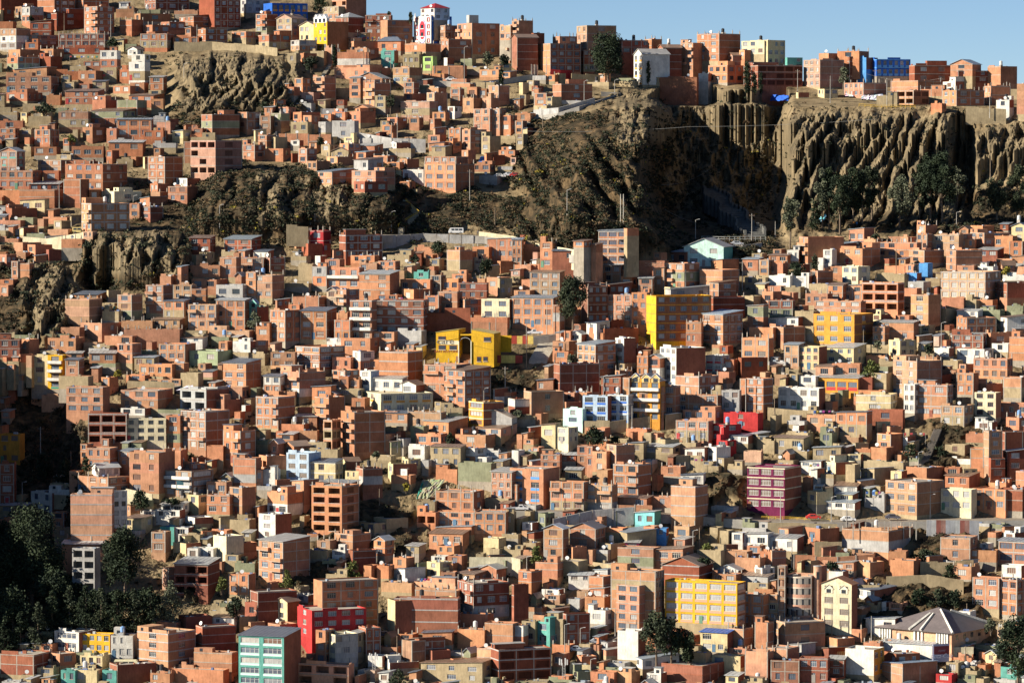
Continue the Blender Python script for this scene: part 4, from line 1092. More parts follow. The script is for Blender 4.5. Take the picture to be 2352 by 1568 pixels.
'22': '''385 440 810 205 470 d V0|dark brick hulk with long blank flank and a row of bare concrete posts in front|dark brick hulk
600 770 955 30 280 b r W3 V2 X L:g|four-storey brown brick block with three window columns, right below the stone stairway|four-storey brown block
950 1030 1140 -30 200 w V0 W1
780 950 1110 0 80 y V3
375 525 600 0 90 b W1
375 520 530 90 170 b W1
230 380 385 360 460 b r W2
110 180 480 460 670 b V1 W0
20 30 480 530 670 d n
480 575 650 470 560 b W1
575 690 700 470 550 b W2
480 500 640 555 640 b n
470 650 660 620 760 t W1 C:c|narrow mint house with glass balconies, left neighbour of the blue striped block|narrow mint house
650 880 885 500 760 u W2 C:s S:B X P:5
880 1070 1080 490 750 u W2 C:s D:g S:B L:w X P:5 F:0|blue and pale grey striped apartment block with white trim, centre of the picture|blue striped block
1020 1080 1090 330 700 b n
1080 1360 1370 360 740 y g W3 C:O K X|ochre house with zigzag white gables and dark recessed balconies, right behind the blue striped block|zigzag-gabled ochre house
1170 1395 1400 470 730 b W3
1395 1500 1510 410 680 b W1
1500 1720 1900 320 500 b W1 L:g|blank orange brick box split by a concrete line under the white and mint tower
1490 1890 1930 495 660 b W3
1360 1510 1780 60 370 w W3 V0 D:d X F:0|white tower with mint edge and three columns of small windows, huge dark brick flank|white and mint tower
1250 1360 1370 150 340 b g W1
1150 1250 1255 130 330 b W2
1145 1150 1300 60 160 d
950 990 1110 270 330 b
820 1000 1040 330 480 d r W2
1540 1600 1760 250 320 b r
1780 1930 2000 130 280 p W2 C:w S:r X|pink and white narrow house beside a brick house with open balcony|pink and white house
1925 2040 2080 165 270 b W1
2080 2110 2351 150 270 d W0
1895 1995 2050 280 340 b n
2110 2360 2400 -30 170 b W2
2160 2310 2400 340 650 b W2 V0 X L:g|narrow four-storey brown brick tower with paired windows on each floor, right of centre|narrow brown brick tower
2095 2150 2170 340 560 b n
1930 2090 2100 450 640 g V0 W2
1805 1920 1930 450 500 a n
1570 1870 1980 635 730 b W3
1505 1805 1815 730 915 b W3 B X|two-storey orange brick house over a tan storey, beside the glowing red house
1810 1945 2110 765 920 r W1 V1 C:r D:r|bright red house with one lit wall and two white windows|bright red house
1945 2260 2280 660 800 r W1 C:r D:r|stepped red house in shade behind the bright red house
1880 1980 2060 910 990 r W1
1320 1410 1540 900 960 a n
1540 1690 1700 930 980 a n
270 400 420 770 900 y r W1
400 520 610 790 940 w W1 V2 C:C|weathered cream two-wing house with grey tin roof above a rubble gully|weathered cream house
265 440 450 1035 1170 b W2
445 590 600 1045 1100 d r W2
600 690 700 955 1130 b W1
690 740 750 960 1160 b W1
740 870 880 1010 1200 b W1
870 960 1130 950 1200 b W1 V0 X|orange brick house with four window towers and stepped parapet, centre of the picture|four-tower brick house
930 1160 1280 1130 1430 b W2 V0 X L:g|tall stepped brick house with glass roof shed and dark recessed doorways
-20 290 440 1170 1480 u W2 V0 C:b S:u X|house with a vivid blue top storey and a white terrace over brick lower floors|blue-topped house
350 660 665 1290 1560 b W3 X B|brick house with bulging middle window bay above two grey roller shutters
660 920 930 1320 1560 b W2 B X B|brick house with two white window pairs over a grey ground floor with red doors
780 880 930 1180 1290 b n
490 640 660 1180 1290 a r
0 60 90 1000 1110 w n
1060 1210 1240 940 1020 a r
1210 1480 1560 970 1040 a r W2
1590 1770 1780 990 1100 w r W2
1770 1880 2010 970 1110 w W1 V0 D:w|white house with blank grey side wall on the tan slope right of centre
1600 1850 1880 1100 1140 a
1850 1950 2040 1070 1140 a W1
2130 2290 2310 1010 1110 p n
2190 2260 2351 850 900 a r
1370 1550 1590 1150 1240 b W1
1550 1760 1780 1230 1310 w r W2
970 1240 1250 1440 1530 b r W2
1240 1520 1530 1430 1530 b W1
1520 1760 1810 1410 1530 b W2
1360 1690 1700 1530 1568 b n
2160 2506 2660 1160 1550 m W3 C:m D:d L:C F:0 P:2 Z X|magenta and cream apartment block with a red door strip at its foot, right of centre|magenta and cream block
2010 2170 2200 870 940 w r
2070 2170 2300 670 760 r''',
'23': '''290 470 520 150 420 b g W1 R:s|brick house with white striped gable, left twin above the green bush
530 770 860 150 330 b g W1
500 560 690 320 420 b
960 1060 1330 190 290 a r
1130 1310 1370 10 120 t r W2 C:q D:t|turquoise house with two square windows on the tan terraces|turquoise house
1460 1685 1800 -240 130 b n V0 L:g|plain three-level orange brick wing below the landslip slope with stepped parapet
1490 1630 1690 130 250 b W1
1490 1590 1660 250 340 b r W1
1320 1420 1430 150 220 u
1210 1310 1330 130 230 b n
1040 1170 1175 280 340 m r W1
800 910 1040 290 350 a
970 1300 1370 330 500 b W1
1220 1570 1670 360 540 b r W3
1380 1720 1850 490 670 d g n L:g|steep brown brick gable wall directly behind the sunny yellow apartment block
1840 2060 2120 570 670 b W2
1400 2070 2150 650 1040 y W5 C:Y D:n S:p Z F:0 P:0 X M:8|sunny yellow five-bay apartment block with white window trim and brick-red panels, lower right of centre|sunny yellow apartment block
2080 2310 2330 755 1050 b W2 X P:0 F:0|orange brick block with six white windows, right neighbour of the sunny yellow apartment block
905 1320 1400 540 1080 b V3 W0
960 1170 1310 670 1100 b W2 X|six-level brick tower half in shade with dark loggias, left of the sunny yellow apartment block|six-level brick tower
700 840 920 590 750 b n
720 850 930 710 790 b r W1
670 850 940 780 900 b W1
700 860 950 900 1030 w W1
970 1160 1230 1090 1360 w n W0 C:w|pale grey-white blank wall house with two tiny black windows left of the dark tree clump|pale blank wall house
60 180 280 540 740 b W1
0 20 130 660 970 d
270 430 440 710 760 w
300 440 450 760 820 b
440 610 700 450 560 a n
720 930 1200 480 540 a n
215 420 430 460 600 b n
760 880 990 540 620 g r
520 740 750 580 640 w r
280 470 560 980 1210 a W1
220 350 470 1010 1220 t V2
90 215 220 1000 1190 a
0 105 110 1040 1240 b n
370 480 500 1300 1420 b W1
530 720 730 1400 1430 y n
720 940 950 1470 1568 b W1
950 1100 1180 1470 1568 b n
1110 1200 1540 1350 1440 w r W1
1370 1750 1970 1410 1580 d n L:d|wide blank dark red brick wall at the bottom edge, right of the telecom mast|wide dark red wall
1650 1780 1830 1290 1430 a n
1835 2100 2110 1320 1430 y W2
2140 2351 2400 1280 1520 b n W0
1730 1980 1990 1110 1290 y r W2 C:y R:B|yellow house with dark blue-grey metal roof right of the dark tree clump
1980 2130 2220 1070 1250 b n
1990 2160 2190 1250 1310 b
2230 2351 2400 1010 1290 b n
1910 1990 2010 170 260 a n
2020 2120 2130 190 280 w W1
2110 2351 2380 210 320 w r W2
1700 1920 1925 350 480 a n
1920 2160 2170 360 480 b n
2160 2280 2300 310 400 b
2050 2280 2300 420 540 b n
2280 2400 2410 360 480 b n
2090 2351 2360 590 660 g r n
2160 2351 2360 650 700 a
1880 2080 2090 530 570 w g n
2230 2300 2400 510 600 w W1
-120 20 30 0 130 a
470 500 720 930 1200 d V2
1240 1370 1380 1480 1568 w W1''',
'30': '''-160 0 160 370 600 y V3
-200 -90 320 600 790 d V5 o|shaded unfinished brick building with square black openings, left of the salmon gabled house
160 180 320 530 640 t V2
330 480 700 550 800 p W3 V0 C:p|salmon gabled house with white attic on the plateau edge left of the blue building|salmon gabled house
470 560 660 490 560 b n
640 840 930 470 540 b W1 T
700 750 840 560 680 d n
755 905 1010 530 640 u n
900 1000 1310 545 700 u n V6 C:B D:B S:u L:u X|bright blue panelled building on the right skyline|bright blue building
700 880 1090 760 890 b W4 V0
1130 1380 1590 740 860 b n
1330 1350 1680 600 760 d V2
1680 1880 1960 590 700 b g W1
1680 1750 2050 650 760 d V2
2020 2140 2290 610 770 b n T
1610 1725 1900 750 820 w W1
1190 1340 1480 830 960 b o W2
1400 1605 1620 820 950 b n
1605 1735 1990 830 970 b W2 V2|brick house with two blue-framed windows behind the cliff-edge retaining wall
1990 2050 2230 790 960 b V0
2220 2290 2300 820 910 a n
2290 2400 2420 770 1050 b n
2100 2220 2230 920 990 w
1000 1190 1200 880 970 a n
1500 1600 1610 950 1000 b n''',
'31': '''290 370 700 610 850 b W1 V0|brick house whose long dark blank flank stretches right, just below the fluted cliff's left foot
745 885 980 545 660 b r W2 V0
510 590 600 725 870 w W1|small white stepped house pressed against long orange brick house on its right
590 870 1035 715 870 b W3 V0
580 650 870 680 720 b r
460 510 520 800 870 w n
180 285 290 730 830 w W2
10 180 185 780 850 b r W2
0 140 145 850 960 b W2
885 990 1060 630 715 b n
1000 1370 1380 660 800 b W4
1220 1290 1360 610 690 b W1
1370 1465 1510 580 730 b W2
1370 1450 1560 500 580 b W1
1280 1440 1620 730 850 b W1
1510 1755 1765 590 740 b W2
1670 1755 1880 580 710 b W1
1755 1900 1910 630 710 b W2
1860 1990 2230 570 690 b W2
1990 2250 2260 600 710 b W3
1865 1975 2080 505 570 b n
2240 2380 2400 510 650 y g W1
2220 2340 2360 650 790 b W1
1640 1730 1970 730 930 b W1
1730 1870 1970 725 900 b W2|three-storey orange brick house above the five-bay pale pink brick block
1590 2000 2140 930 1190 p W5 X F:3 P:4 L:g|wide pale pink brick block with five window bays, right side of the picture|pale pink brick block
1600 1800 1810 1170 1250 b n
1740 1895 1910 870 960 b W1
1930 2070 2080 880 960 w
1390 1470 1490 850 960 u n C:u|small sky blue house in the shade among cream huts at the right|sky blue house
1255 1370 1400 940 1010 u n
1265 1345 1390 860 940 b W1
1000 1255 1270 950 1030 a n
685 830 940 880 1040 w W2 V1 C:C|cream two-storey house with four tiny windows on the right-hand hillside|tiny-windowed cream house
550 690 700 880 960 b W1
385 460 600 920 1060 b W1
380 550 570 1040 1130 a n
220 380 390 970 1060 w W1
10 205 215 965 1060 w W2
0 120 125 1060 1110 b n
120 300 340 1070 1120 a n
0 235 240 1120 1190 b W3
0 230 240 1190 1350 d W2
240 330 340 1240 1290 b W2
345 550 560 1130 1240 b W3
550 690 700 1050 1200 b r W1
690 865 870 1060 1200 b r W2
425 855 860 1200 1330 b W4
865 1195 1255 1030 1290 b o W3 L:g|unfinished orange brick building with two rows of wide black openings on the right slope|unfinished wide-opening building
765 870 1000 1010 1050 b n
1290 1430 1500 1020 1100 g n V0
1250 1370 1380 1080 1170 b n
1315 1475 1590 1140 1400 b W1
1175 1300 1320 1330 1390 b W1
1510 1640 1730 1265 1320 a n
1740 1930 1940 1290 1350 w r
420 795 970 1320 1600 y W3 V1 C:O D:n L:O X F:0 S:O|orange-yellow apartment block with cream trim and three rounded window bays|orange-yellow apartment block
960 1040 1120 1320 1390 y W1
250 420 430 1290 1400 a n
0 280 290 1360 1430 w r W3
0 145 345 1435 1568 b n
345 420 425 1430 1500 a n
965 1075 1100 1430 1568 b W2
1010 1340 1350 1395 1560 b r W2
1735 1830 2100 1350 1500 b V3
2140 2200 2500 1350 1500 w r V1
1680 1970 1980 1510 1600 w r W2
2000 2050 2400 1490 1600 b
2075 2200 2500 1030 1200 d V0
2080 2200 2500 1170 1240 b n
2160 2400 2420 960 1010 w n
1790 1860 1990 1540 1600 b
1930 2110 2170 730 800 d r''',
'32': '''285 470 545 50 260 y W3 C:y S:p X|pale yellow block with brick-red spandrels and stepped wing, right of centre|red-spandrel yellow block
545 790 900 60 210 y r V1 W3
150 285 290 30 230 b r W2
590 845 850 205 330 b W2
440 600 610 230 330 b r W1
430 830 960 340 460 y r W4 C:O S:r Z|long house with orange and yellow striped balconies and a pale metal roof|orange striped house
830 960 965 330 450 d n
95 470 530 430 630 w W4 X|white two-storey house with stepped top, six dark windows, on the right slope|white six-window house
290 440 450 320 400 w W1
790 970 980 510 600 b W1
810 1130 1190 490 640 y W1 V1 C:y L:w|flat pale yellow house with one dark window and white cornice|flat yellow house
770 1040 1050 450 510 b n
950 1090 1150 290 440 a W1
1150 1370 1600 180 510 b W2 V0|tall orange brick house with pale left window strip and tent-like grey roof, right
1215 1560 1600 200 300 b n
1250 1350 1400 390 660 w W2 C:w X|thin white ornate house squeezed beside the round bay brick tower
1350 1650 1700 400 700 b W2 V2 Z L:g|brick tower with a rounded glazed bay and scaffold poles below|rounded-bay brick tower
1370 1600 1690 310 400 d n
1735 1890 1900 290 490 b W2
1890 2200 2250 160 350 b W4 X|broad orange brick house with ten windows under a stepped gable, right edge area|ten-window brick house
2165 2330 2340 330 520 b n
1900 2095 2100 470 700 y W2 C:C D:b X P:5|buff house with four big dark windows and a brick left wall, right edge area|buff four-window house
1590 1805 1890 590 780 b W2 B
2080 2400 2420 570 690 b W3
2190 2310 2400 700 810 b W1
1895 2010 2160 390 460 b n
2220 2400 2420 -40 180 b W0
1110 1215 1360 -10 140 y W1 V2
1530 1665 1680 60 140 w n
1740 1990 2100 70 160 w W2
1690 1980 2000 -60 70 d V1
2060 2210 2230 20 100 w W1
1905 2060 2070 740 820 w W1
625 910 920 660 870 b r W3 B|brick house with three windows over a tan cellar wall and light garlands
360 620 630 680 790 b W2
480 590 600 840 940 k W1
510 620 640 790 850 a W1
920 1240 1245 630 740 d n W1
1050 1125 1220 780 860 b n
1005 1130 1250 850 990 b W1
950 1090 1160 975 1090 b n
735 855 870 1035 1090 y W1
870 1245 1270 1110 1190 a n
170 370 380 840 910 a n
60 330 370 890 1000 a r W2
415 670 680 980 1080 a r W2
495 625 810 1110 1225 y W1 V0 C:C|lemon cream hut with one tiny window above a brown blank wall|lemon cream hut
305 490 500 1110 1160 w r
715 800 810 1130 1300 a n
820 980 1160 1190 1280 a r W3
1130 1230 1240 1190 1300 y
365 450 600 1380 1500 y W1
610 820 860 1330 1400 w r W2
505 800 810 1480 1550 w r W3
420 505 510 1320 1370 w
1080 1370 1620 1290 1600 b W3 V0 X|three-storey orange brick block with nine windows above the road on the right|nine-window brick block
1590 1870 1880 1360 1560 y W3 C:C X P:0|cream house with small tower wing and white windows near the right road
1880 2185 2340 1360 1550 b W3 V0
1500 1600 1610 1290 1420 d n
1270 1460 1620 1160 1290 b W0
1625 1765 1780 1160 1240 b W1
1630 1850 1950 1240 1340 b r W2
1980 2030 2150 820 1220 b V1 W0|narrow lit edge of a tall shaded brick block at the right picture edge|shaded edge block
2150 2180 2500 830 1080 d V0
2030 2050 2180 1070 1260 d V1
2160 2200 2500 1010 1190 d r V2
2280 2400 2450 1190 1360 b n
2030 2190 2200 1300 1360 b n
1860 1985 1990 980 1160 b n
1680 1870 1880 1080 1130 w n
1630 1810 1820 950 1040 a W1
1820 1980 1985 850 930 b n
2110 2340 2400 1360 1560 d n''',
'33': '''70 190 330 150 230 b r W1
335 480 660 150 280 b W1
0 270 330 240 360 w r W2
0 40 140 350 490 b n
680 1110 1340 170 370 b B n|low blank brick shell whose roof bristles with a row of bare concrete columns|column-topped shell
1115 1270 1290 360 450 b n
1125 1340 1410 445 580 b n|blank brick box house on olive terrace walls at the lower right|olive-terrace brick box
1585 1860 1930 235 445 b W1|large plain brick house with a single window on dry grass slope, lower right|plain single-window house
1860 1935 1940 340 430 b
1935 2100 2105 350 460 b n
1700 1870 1950 500 620 b W1
2120 2400 2420 270 480 b r W2 Z X P:3 L:g|brick office-like building with ribbon glazing at the right edge|ribbon-glazed brick office
2150 2330 2351 490 600 w W1
2170 2270 2351 190 270 w W1
790 940 1070 460 560 b n
620 790 800 470 540 b r
160 400 485 580 1000 p W3 X W0 n|round-fronted glass and brick apartment tower between two cylindrical brick turrets, lower right|round-fronted tower
90 160 170 490 1000 b o W1
420 490 500 490 950 b W1
490 770 775 660 1085 y g W2 C:C R:n P:2 X|cream apartment house with brown mansard roof and two white dormers|mansard apartment house
0 85 95 750 1000 b W1
560 690 720 545 660 w n
1880 2125 2140 605 890 b W2 X|brick house with three stacked white windows, right edge above the dark thicket
2140 2290 2400 620 950 b W2 X|narrow brown brick house with paired small windows and top glass room, right edge
900 1170 1210 990 1100 w r W2
810 980 1180 720 800 w r W2
1755 1860 1870 910 1010 w
0 160 530 1010 1240 b V1 W1|orange brick edge with massive black flank, in front of the turreted tower|orange edge block
710 975 1070 1260 1500 w n V2 C:w D:O|large white-grey blank wall house with yellow shaded side, bottom right|large white blank house
1030 1510 1520 1220 1340 w r n
1340 1500 1510 1230 1300 y W2
1030 1240 1560 1420 1568 b r g n W0 R:s|orange gable end barn-like house with pale metal roof at the bottom right edge|orange gable barn
1545 1690 1700 1490 1568 r
25 290 300 1360 1568 d W2
290 550 560 1340 1568 d W3
-20 180 290 1250 1480 b n W0
170 310 440 1230 1310 g r
560 700 710 1350 1500 d r
500 560 800 1270 1340 d r
880 1030 1040 1200 1260 b n
530 640 800 1160 1230 b n
1070 1180 1400 1300 1420 d V2
1640 1750 1760 1380 1480 a
2140 2300 2400 1430 1520 t
2110 2280 2351 1090 1160 p'''}
SUN_AZ, SUN_EL, SUN_E, SKY_S, EXPO = 73, 26, 5.0, .055, 0.92
# ---------------------------------------------------------------- houses
def front(w):  return lambda s, z, r: (-w + s, r, z)
def right():   return lambda s, z, r: (-r, s, z)
def facade(mb, P, S, H, n, ncol, o, col, low, wins, face, rnd):
    stor = o['stor']
    hs = H / n
    def q(s0, s1, z0, z1, c, r=0, m=WALL): mb.face((P(s0, z0, r), P(s1, z0, r), P(s1, z1, r), P(s0, z1, r)), m, c)
    void = 'o' in o
    for k in range(n):
        z0, z1 = k * hs, (k + 1) * hs
        c = low if (k == 0 and 'B' in o) else col
        if o['brick'] and not (k == 0 and 'B' in o):
            kk = .86 + .24 * stor[k % 12]; c = (c[0] * kk, c[1] * kk * (1 + .12 * (stor[(k + 3) % 12] - .5)), c[2] * kk)
            if n > 1 and stor[(k + 5) % 12] < .1 and 'X' not in o and 'lab' not in o: c = PAL['aakwg'[int(stor[(k + 7) % 12] * 4.99)]]
        if ncol == 0: q(0, S, z0, z1, c); continue
        bay = S / ncol
        ww = min(bay * (.80 if void else rnd.uniform(.5, .68)), 3.6 if void else 2.5)
        if 'Z' in o: ww = bay * .8
        wh = min(hs * (.62 if void else .54), 1.9 if void else 1.6); sill = hs * (.16 if void else .3)
        a, b = z0 + sill, z0 + sill + wh
        q(0, S, z0, a, c); q(0, S, b, z1, c)
        e = 0
        for i in range(ncol):
            if rnd.random() < (.1 if ncol > 1 and 'X' not in o else 0): continue
            w2 = ww * (1 if 'X' in o or void else rnd.choice((1, 1, .62)))
            s0 = bay * (i + .5) - w2 / 2; s1 = s0 + w2
            if s0 < .25 or s1 > S - .2: 
                s0 = max(s0, .25); s1 = min(s1, S - .2)
                if s1 - s0 < .4: continue
            q(e, s0, a, b, c); e = s1
            r = 2.4 if void and face == 0 else .16
            d = (c[0] * .75, c[1] * .75, c[2] * .75)  # reveals tinted darker than the wall, recess shade put into the colour
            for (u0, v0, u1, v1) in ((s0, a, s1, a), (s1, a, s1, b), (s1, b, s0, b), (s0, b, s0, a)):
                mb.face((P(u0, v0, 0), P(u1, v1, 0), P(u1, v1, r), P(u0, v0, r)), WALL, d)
            q(s0, s1, a, b, (d[0] * .6, d[1] * .6, d[2] * .6), r)  # back of the opening darker still, painted as unlit interior
            if not void: wins.append((face, s0, a, s1 - s0, b - a))
            sp = o.get('S')
            if sp and k >= 0: q(s0 - .1, s1 + .1, z0 + .14, a - .06, PAL[sp], -.03, PAINT)
            elif face == 0 and rnd.random() < .5: # sill
                q(s0 - .08, s1 + .08, a - .12, a, (.45, .42, .38), -.05)
        q(e, S, a, b, c)
    bc = PAL[o['L']] if 'L' in o else CONCRETE
    if 'L' in o or (o['brick'] and n > 1 and rnd.random() < .75):
        for k in range(1, n + 1):
            z = k * hs - (.0 if k < n else .25)
            t = .3 if 'L' in o else .2
            a, b = z - t / 2, z + t / 2
            q(-.03, S + .03, a, b, bc, -.035); mb.face((P(-.03, b, -.035), P(S + .03, b, -.035), P(S + .03, b, .02), P(-.03, b, .02)), WALL, bc)
    if o['brick'] and n > 1 and rnd.random() < .5:
        m = max(1, ncol or int(S / 4)); 
        for i in range(m + 1):
            s = S * i / m; s0 = min(max(s - .13, 0.0), S - .26); q(s0, s0 + .26, 0, H, CONCRETE, -.02)
def make_house(w, d, H, n, o, rnd):
    """local frame: front corner at the origin, lit face along -x, second face along +y"""
    P = {'wall': MB()}; wb = P['wall']; wins = []; o['stor'] = [rnd.random() for _ in range(12)]
    base = PAL[o['C']]; 
    j = .16 if o['brick'] else .08
    k = 1 + rnd.uniform(-j, j * .8); hh = rnd.uniform(-.1, .1) if o['brick'] else 0
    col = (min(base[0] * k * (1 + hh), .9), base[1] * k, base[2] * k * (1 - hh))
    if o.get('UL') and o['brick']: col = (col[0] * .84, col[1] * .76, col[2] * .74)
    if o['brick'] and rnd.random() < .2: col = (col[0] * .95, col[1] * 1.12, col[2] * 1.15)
    low = PAL[rnd.choice('aaag')] 
    FD = o.get('FD', 4.2); fcol = rnd.choice((PAL['a'], (.33, .29, .23), col, col, (col[0] * .8, col[1] * .8, col[2] * .8)))
    facade(wb, front(w), w, H, n, o['W'], o, col, low, wins, 0, rnd)
    rough = (col[0] * .8, col[1] * .72, col[2] * .72)  # darker side brick: partly rough bare brick, partly shade put into the colour
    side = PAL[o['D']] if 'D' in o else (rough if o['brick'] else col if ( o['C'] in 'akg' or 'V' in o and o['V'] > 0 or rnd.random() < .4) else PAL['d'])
    ov = dict(o); 
    if 'o' in ov and o['W']: pass
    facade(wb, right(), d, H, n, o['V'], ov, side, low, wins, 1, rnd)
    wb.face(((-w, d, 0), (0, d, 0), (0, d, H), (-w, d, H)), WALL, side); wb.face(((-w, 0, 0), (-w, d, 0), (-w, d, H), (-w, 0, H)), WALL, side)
    for a, b in (((-w, 0), (0, 0)), ((0, 0), (0, d)), ((0, d), (-w, d)), ((-w, d), (-w, 0))):
        wb.face(((*a, -FD), (*b, -FD), (*b, 0), (*a, 0)), WALL, fcol)
    rt = MB(); P['roof'] = rt
    if 'r' in o or 'g' in o or 'h' in o:
        mc = rnd.choice(METALS) if 'R' not in o else PAL[o['R']]
        mm = METAL
        ov_ = .35
        if 'r' in o:
            z0, z1 = H + .04, H + .04 + min(.11 * d, 1.0)
            x0, x1, y0, y1 = -w - ov_, ov_, -ov_, d + ov_
            if rnd.random() < .35 and 'X' not in o: # slopes sideways
                p = [(x0, y0, z0), (x1, y0, z1), (x1, y1, z1), (x0, y1, z0)]
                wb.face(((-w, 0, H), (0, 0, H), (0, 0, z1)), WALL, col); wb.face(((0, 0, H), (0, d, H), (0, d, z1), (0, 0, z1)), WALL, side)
            else:
                p = [(x0, y0, z0), (x1, y0, z0), (x1, y1, z1), (x0, y1, z1)]
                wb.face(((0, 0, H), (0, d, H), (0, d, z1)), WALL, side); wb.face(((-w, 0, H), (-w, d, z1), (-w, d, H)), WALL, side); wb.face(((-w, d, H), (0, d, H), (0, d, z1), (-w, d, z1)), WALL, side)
            rt.hexa(p + [(a, b, c + .1) for a, b, c in p], mm, mc)
            nseam = int(w / 1.1)
            for i in range(nseam):
                t = (i + .5) / nseam; 
                A = [p[0][q] * (1 - t) + p[1][q] * t for q in range(3)]; B = [p[3][q] * (1 - t) + p[2][q] * t for q in range(3)]
                cc = mc if i % 3 else (mc[0] * .8, mc[1] * .75, mc[2] * .72)
                rt.hexa([(A[0] - .05, A[1], A[2] + .1), (A[0] + .05, A[1], A[2] + .1), (B[0] + .05, B[1], B[2] + .1), (B[0] - .05, B[1], B[2] + .1),
                         (A[0] - .03, A[1], A[2] + .15), (A[0] + .03, A[1], A[2] + .15), (B[0] + .03, B[1], B[2] + .15), (B[0] - .03, B[1], B[2] + .15)], mm, cc)
        elif 'g' in o:
            rise = max(1.0, .2 * w); xm = -w / 2
            z = H
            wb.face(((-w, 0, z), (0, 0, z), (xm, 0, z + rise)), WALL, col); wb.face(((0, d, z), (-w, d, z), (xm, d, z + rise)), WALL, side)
            for sgn, xe in ((1, .4), (-1, -w - .4)):
                ze = z - .4 * rise / (w / 2)
                p = [(xm, -.4, z + rise), (xe, -.4, ze), (xe, d + .4, ze), (xm, d + .4, z + rise)]
                rt.hexa([(a, b, c + .02) for a, b, c in p] + [(a, b, c + .14) for a, b, c in p], mm, mc)
        else:
            rise = max(1.2, .16 * (w + d) * .8); z = H + .03; x0, x1, y0, y1 = -w - .4, .4, -.4, d + .4
            if w >= d: r0, r1 = (x0 + (y1 - y0) / 2, (y0 + y1) / 2, z + rise), (x1 - (y1 - y0) / 2, (y0 + y1) / 2, z + rise)
            else: r0, r1 = ((x0 + x1) / 2, y0 + (x1 - x0) / 2, z + rise), ((x0 + x1) / 2, y1 - (x1 - x0) / 2, z + rise)
            c4 = [(x0, y0, z), (x1, y0, z), (x1, y1, z), (x0, y1, z)]
            if w >= d: fs = [(c4[0], c4[1], r1, r0), (c4[1], c4[2], r1), (c4[2], c4[3], r0, r1), (c4[3], c4[0], r0)]
            else: fs = [(c4[0], c4[1], r0), (c4[1], c4[2], r1, r0), (c4[2], c4[3], r1), (c4[3], c4[0], r0, r1)]
            for f_ in fs: rt.face(f_, METAL, mc)
            rt.face((c4[3], c4[2], c4[1], c4[0]), METAL, mc)
    else:
        t = .16; pz = H - .35
        rc = rnd.choice(((.36, .33, .29), (.30, .28, .25), col, (.42, .38, .32)))
        rt.face(((-w + t, t, pz), (-t, t, pz), (-t, d - t, pz), (-w + t, d - t, pz)), WALL, rc)
        O = [(-w, 0), (0, 0), (0, d), (-w, d)]; I = [(-w + t, t), (-t, t), (-t, d - t), (-w + t, d - t)]
        for i in range(4):
            k2 = (i + 1) % 4
            wb.face(((*O[i], H), (*O[k2], H), (*I[k2], H), (*I[i], H)), WALL, col); wb.face(((*I[i], pz), (*I[k2], pz), (*I[k2], H), (*I[i], H)), WALL, col)
        if w > 3 and d > 3:
            for _ in range(rnd.choice((0, 1, 2, 3, 5))):       # brick stacks, boards and sheets left on the roof slab
                bx, by = rnd.uniform(-w + .5, -.9), rnd.uniform(.4, max(.5, d - 1.2)); bw, bd, bh = rnd.uniform(.3, 1.3), rnd.uniform(.3, .9), rnd.uniform(.25, .8)
                rt.box(bx, min(bx + bw, -.2), by, min(by + bd, d - .2), pz, pz + bh, rnd.choice((WALL, WALL, METAL, CLOTH)), rnd.choice((col, (.3, .22, .15), (.45, .45, .44), (.25, .3, .35), (.5, .5, .5), (.15, .2, .35))), 'b')
        if w > 3.5 and d > 3.5:
            x = rnd.random()
            if x < .2 and 'X' not in o and 'n' not in o or (x < .15 and 'n' in o): # room on the roof
                rr = MB(); rw = w * rnd.uniform(.3, .6); rd = d * rnd.uniform(.35, .6); rh = rnd.uniform(1.5, 2.3)
                xl = rnd.choice((-w + .05, -rw - .05)); yy = rnd.choice((.05, d - rd - .05))
                rr.box(xl, xl + rw, yy, yy + rd, pz, H + rh - .5, WALL, col, 'b')
                if rnd.random() < .45: rr.box(xl - .2, xl + rw + .25, yy - .25, yy + rd + .2, H + rh - .5, H + rh - .4, METAL, rnd.choice(METALS))
                if rw > 1.9: 
                    rr.box(xl + rw * .3, xl + rw * .3 + .9, yy - .02, yy + .02, H + .1, H + .95, GLASS, (.05, .05, .06))
                P['roof_room'] = rr
            if 's' in o or (o['brick'] and rnd.random() < .28):
                P['column'] = []; m = max(1, int(w / 3.2))
                for i in range(m + 1):
                    for yy in (.2, d - .2):
                        xx = -w + .2 + (w - .4) * i / m; hh2 = rnd.uniform(.7, 1.5)
                        st = MB(); P['column'].append(st); st.box(xx - .13, xx + .13, yy - .13, yy + .13, H - .02, H + hh2, WALL, CONCRETE)
                        st.box(xx - .02, xx + .02, yy - .02, yy + .02, H + hh2, H + hh2 + .5, WALL, (.2, .12, .08))
            if rnd.random() < .3:                    # broken parapet: upstand blocks along part of the edge
                pp = MB(); s0 = rnd.uniform(0, .5) * w; s1 = s0 + rnd.uniform(.2, .5) * w; 
                pp.box(-w + s0, -w + s1, 0.004, t + .05, H, H + rnd.uniform(.3, .9), WALL, col, 'b')
                P['parapet'] = [pp]
                if rnd.random() < .6: pp = MB(); P['parapet'].append(pp); s0 = rnd.uniform(0, .5) * d; pp.box(-t - .05, -.004, s0, s0 + d * rnd.uniform(.2, .5), H, H + rnd.uniform(.3, .9), WALL, col, 'b')
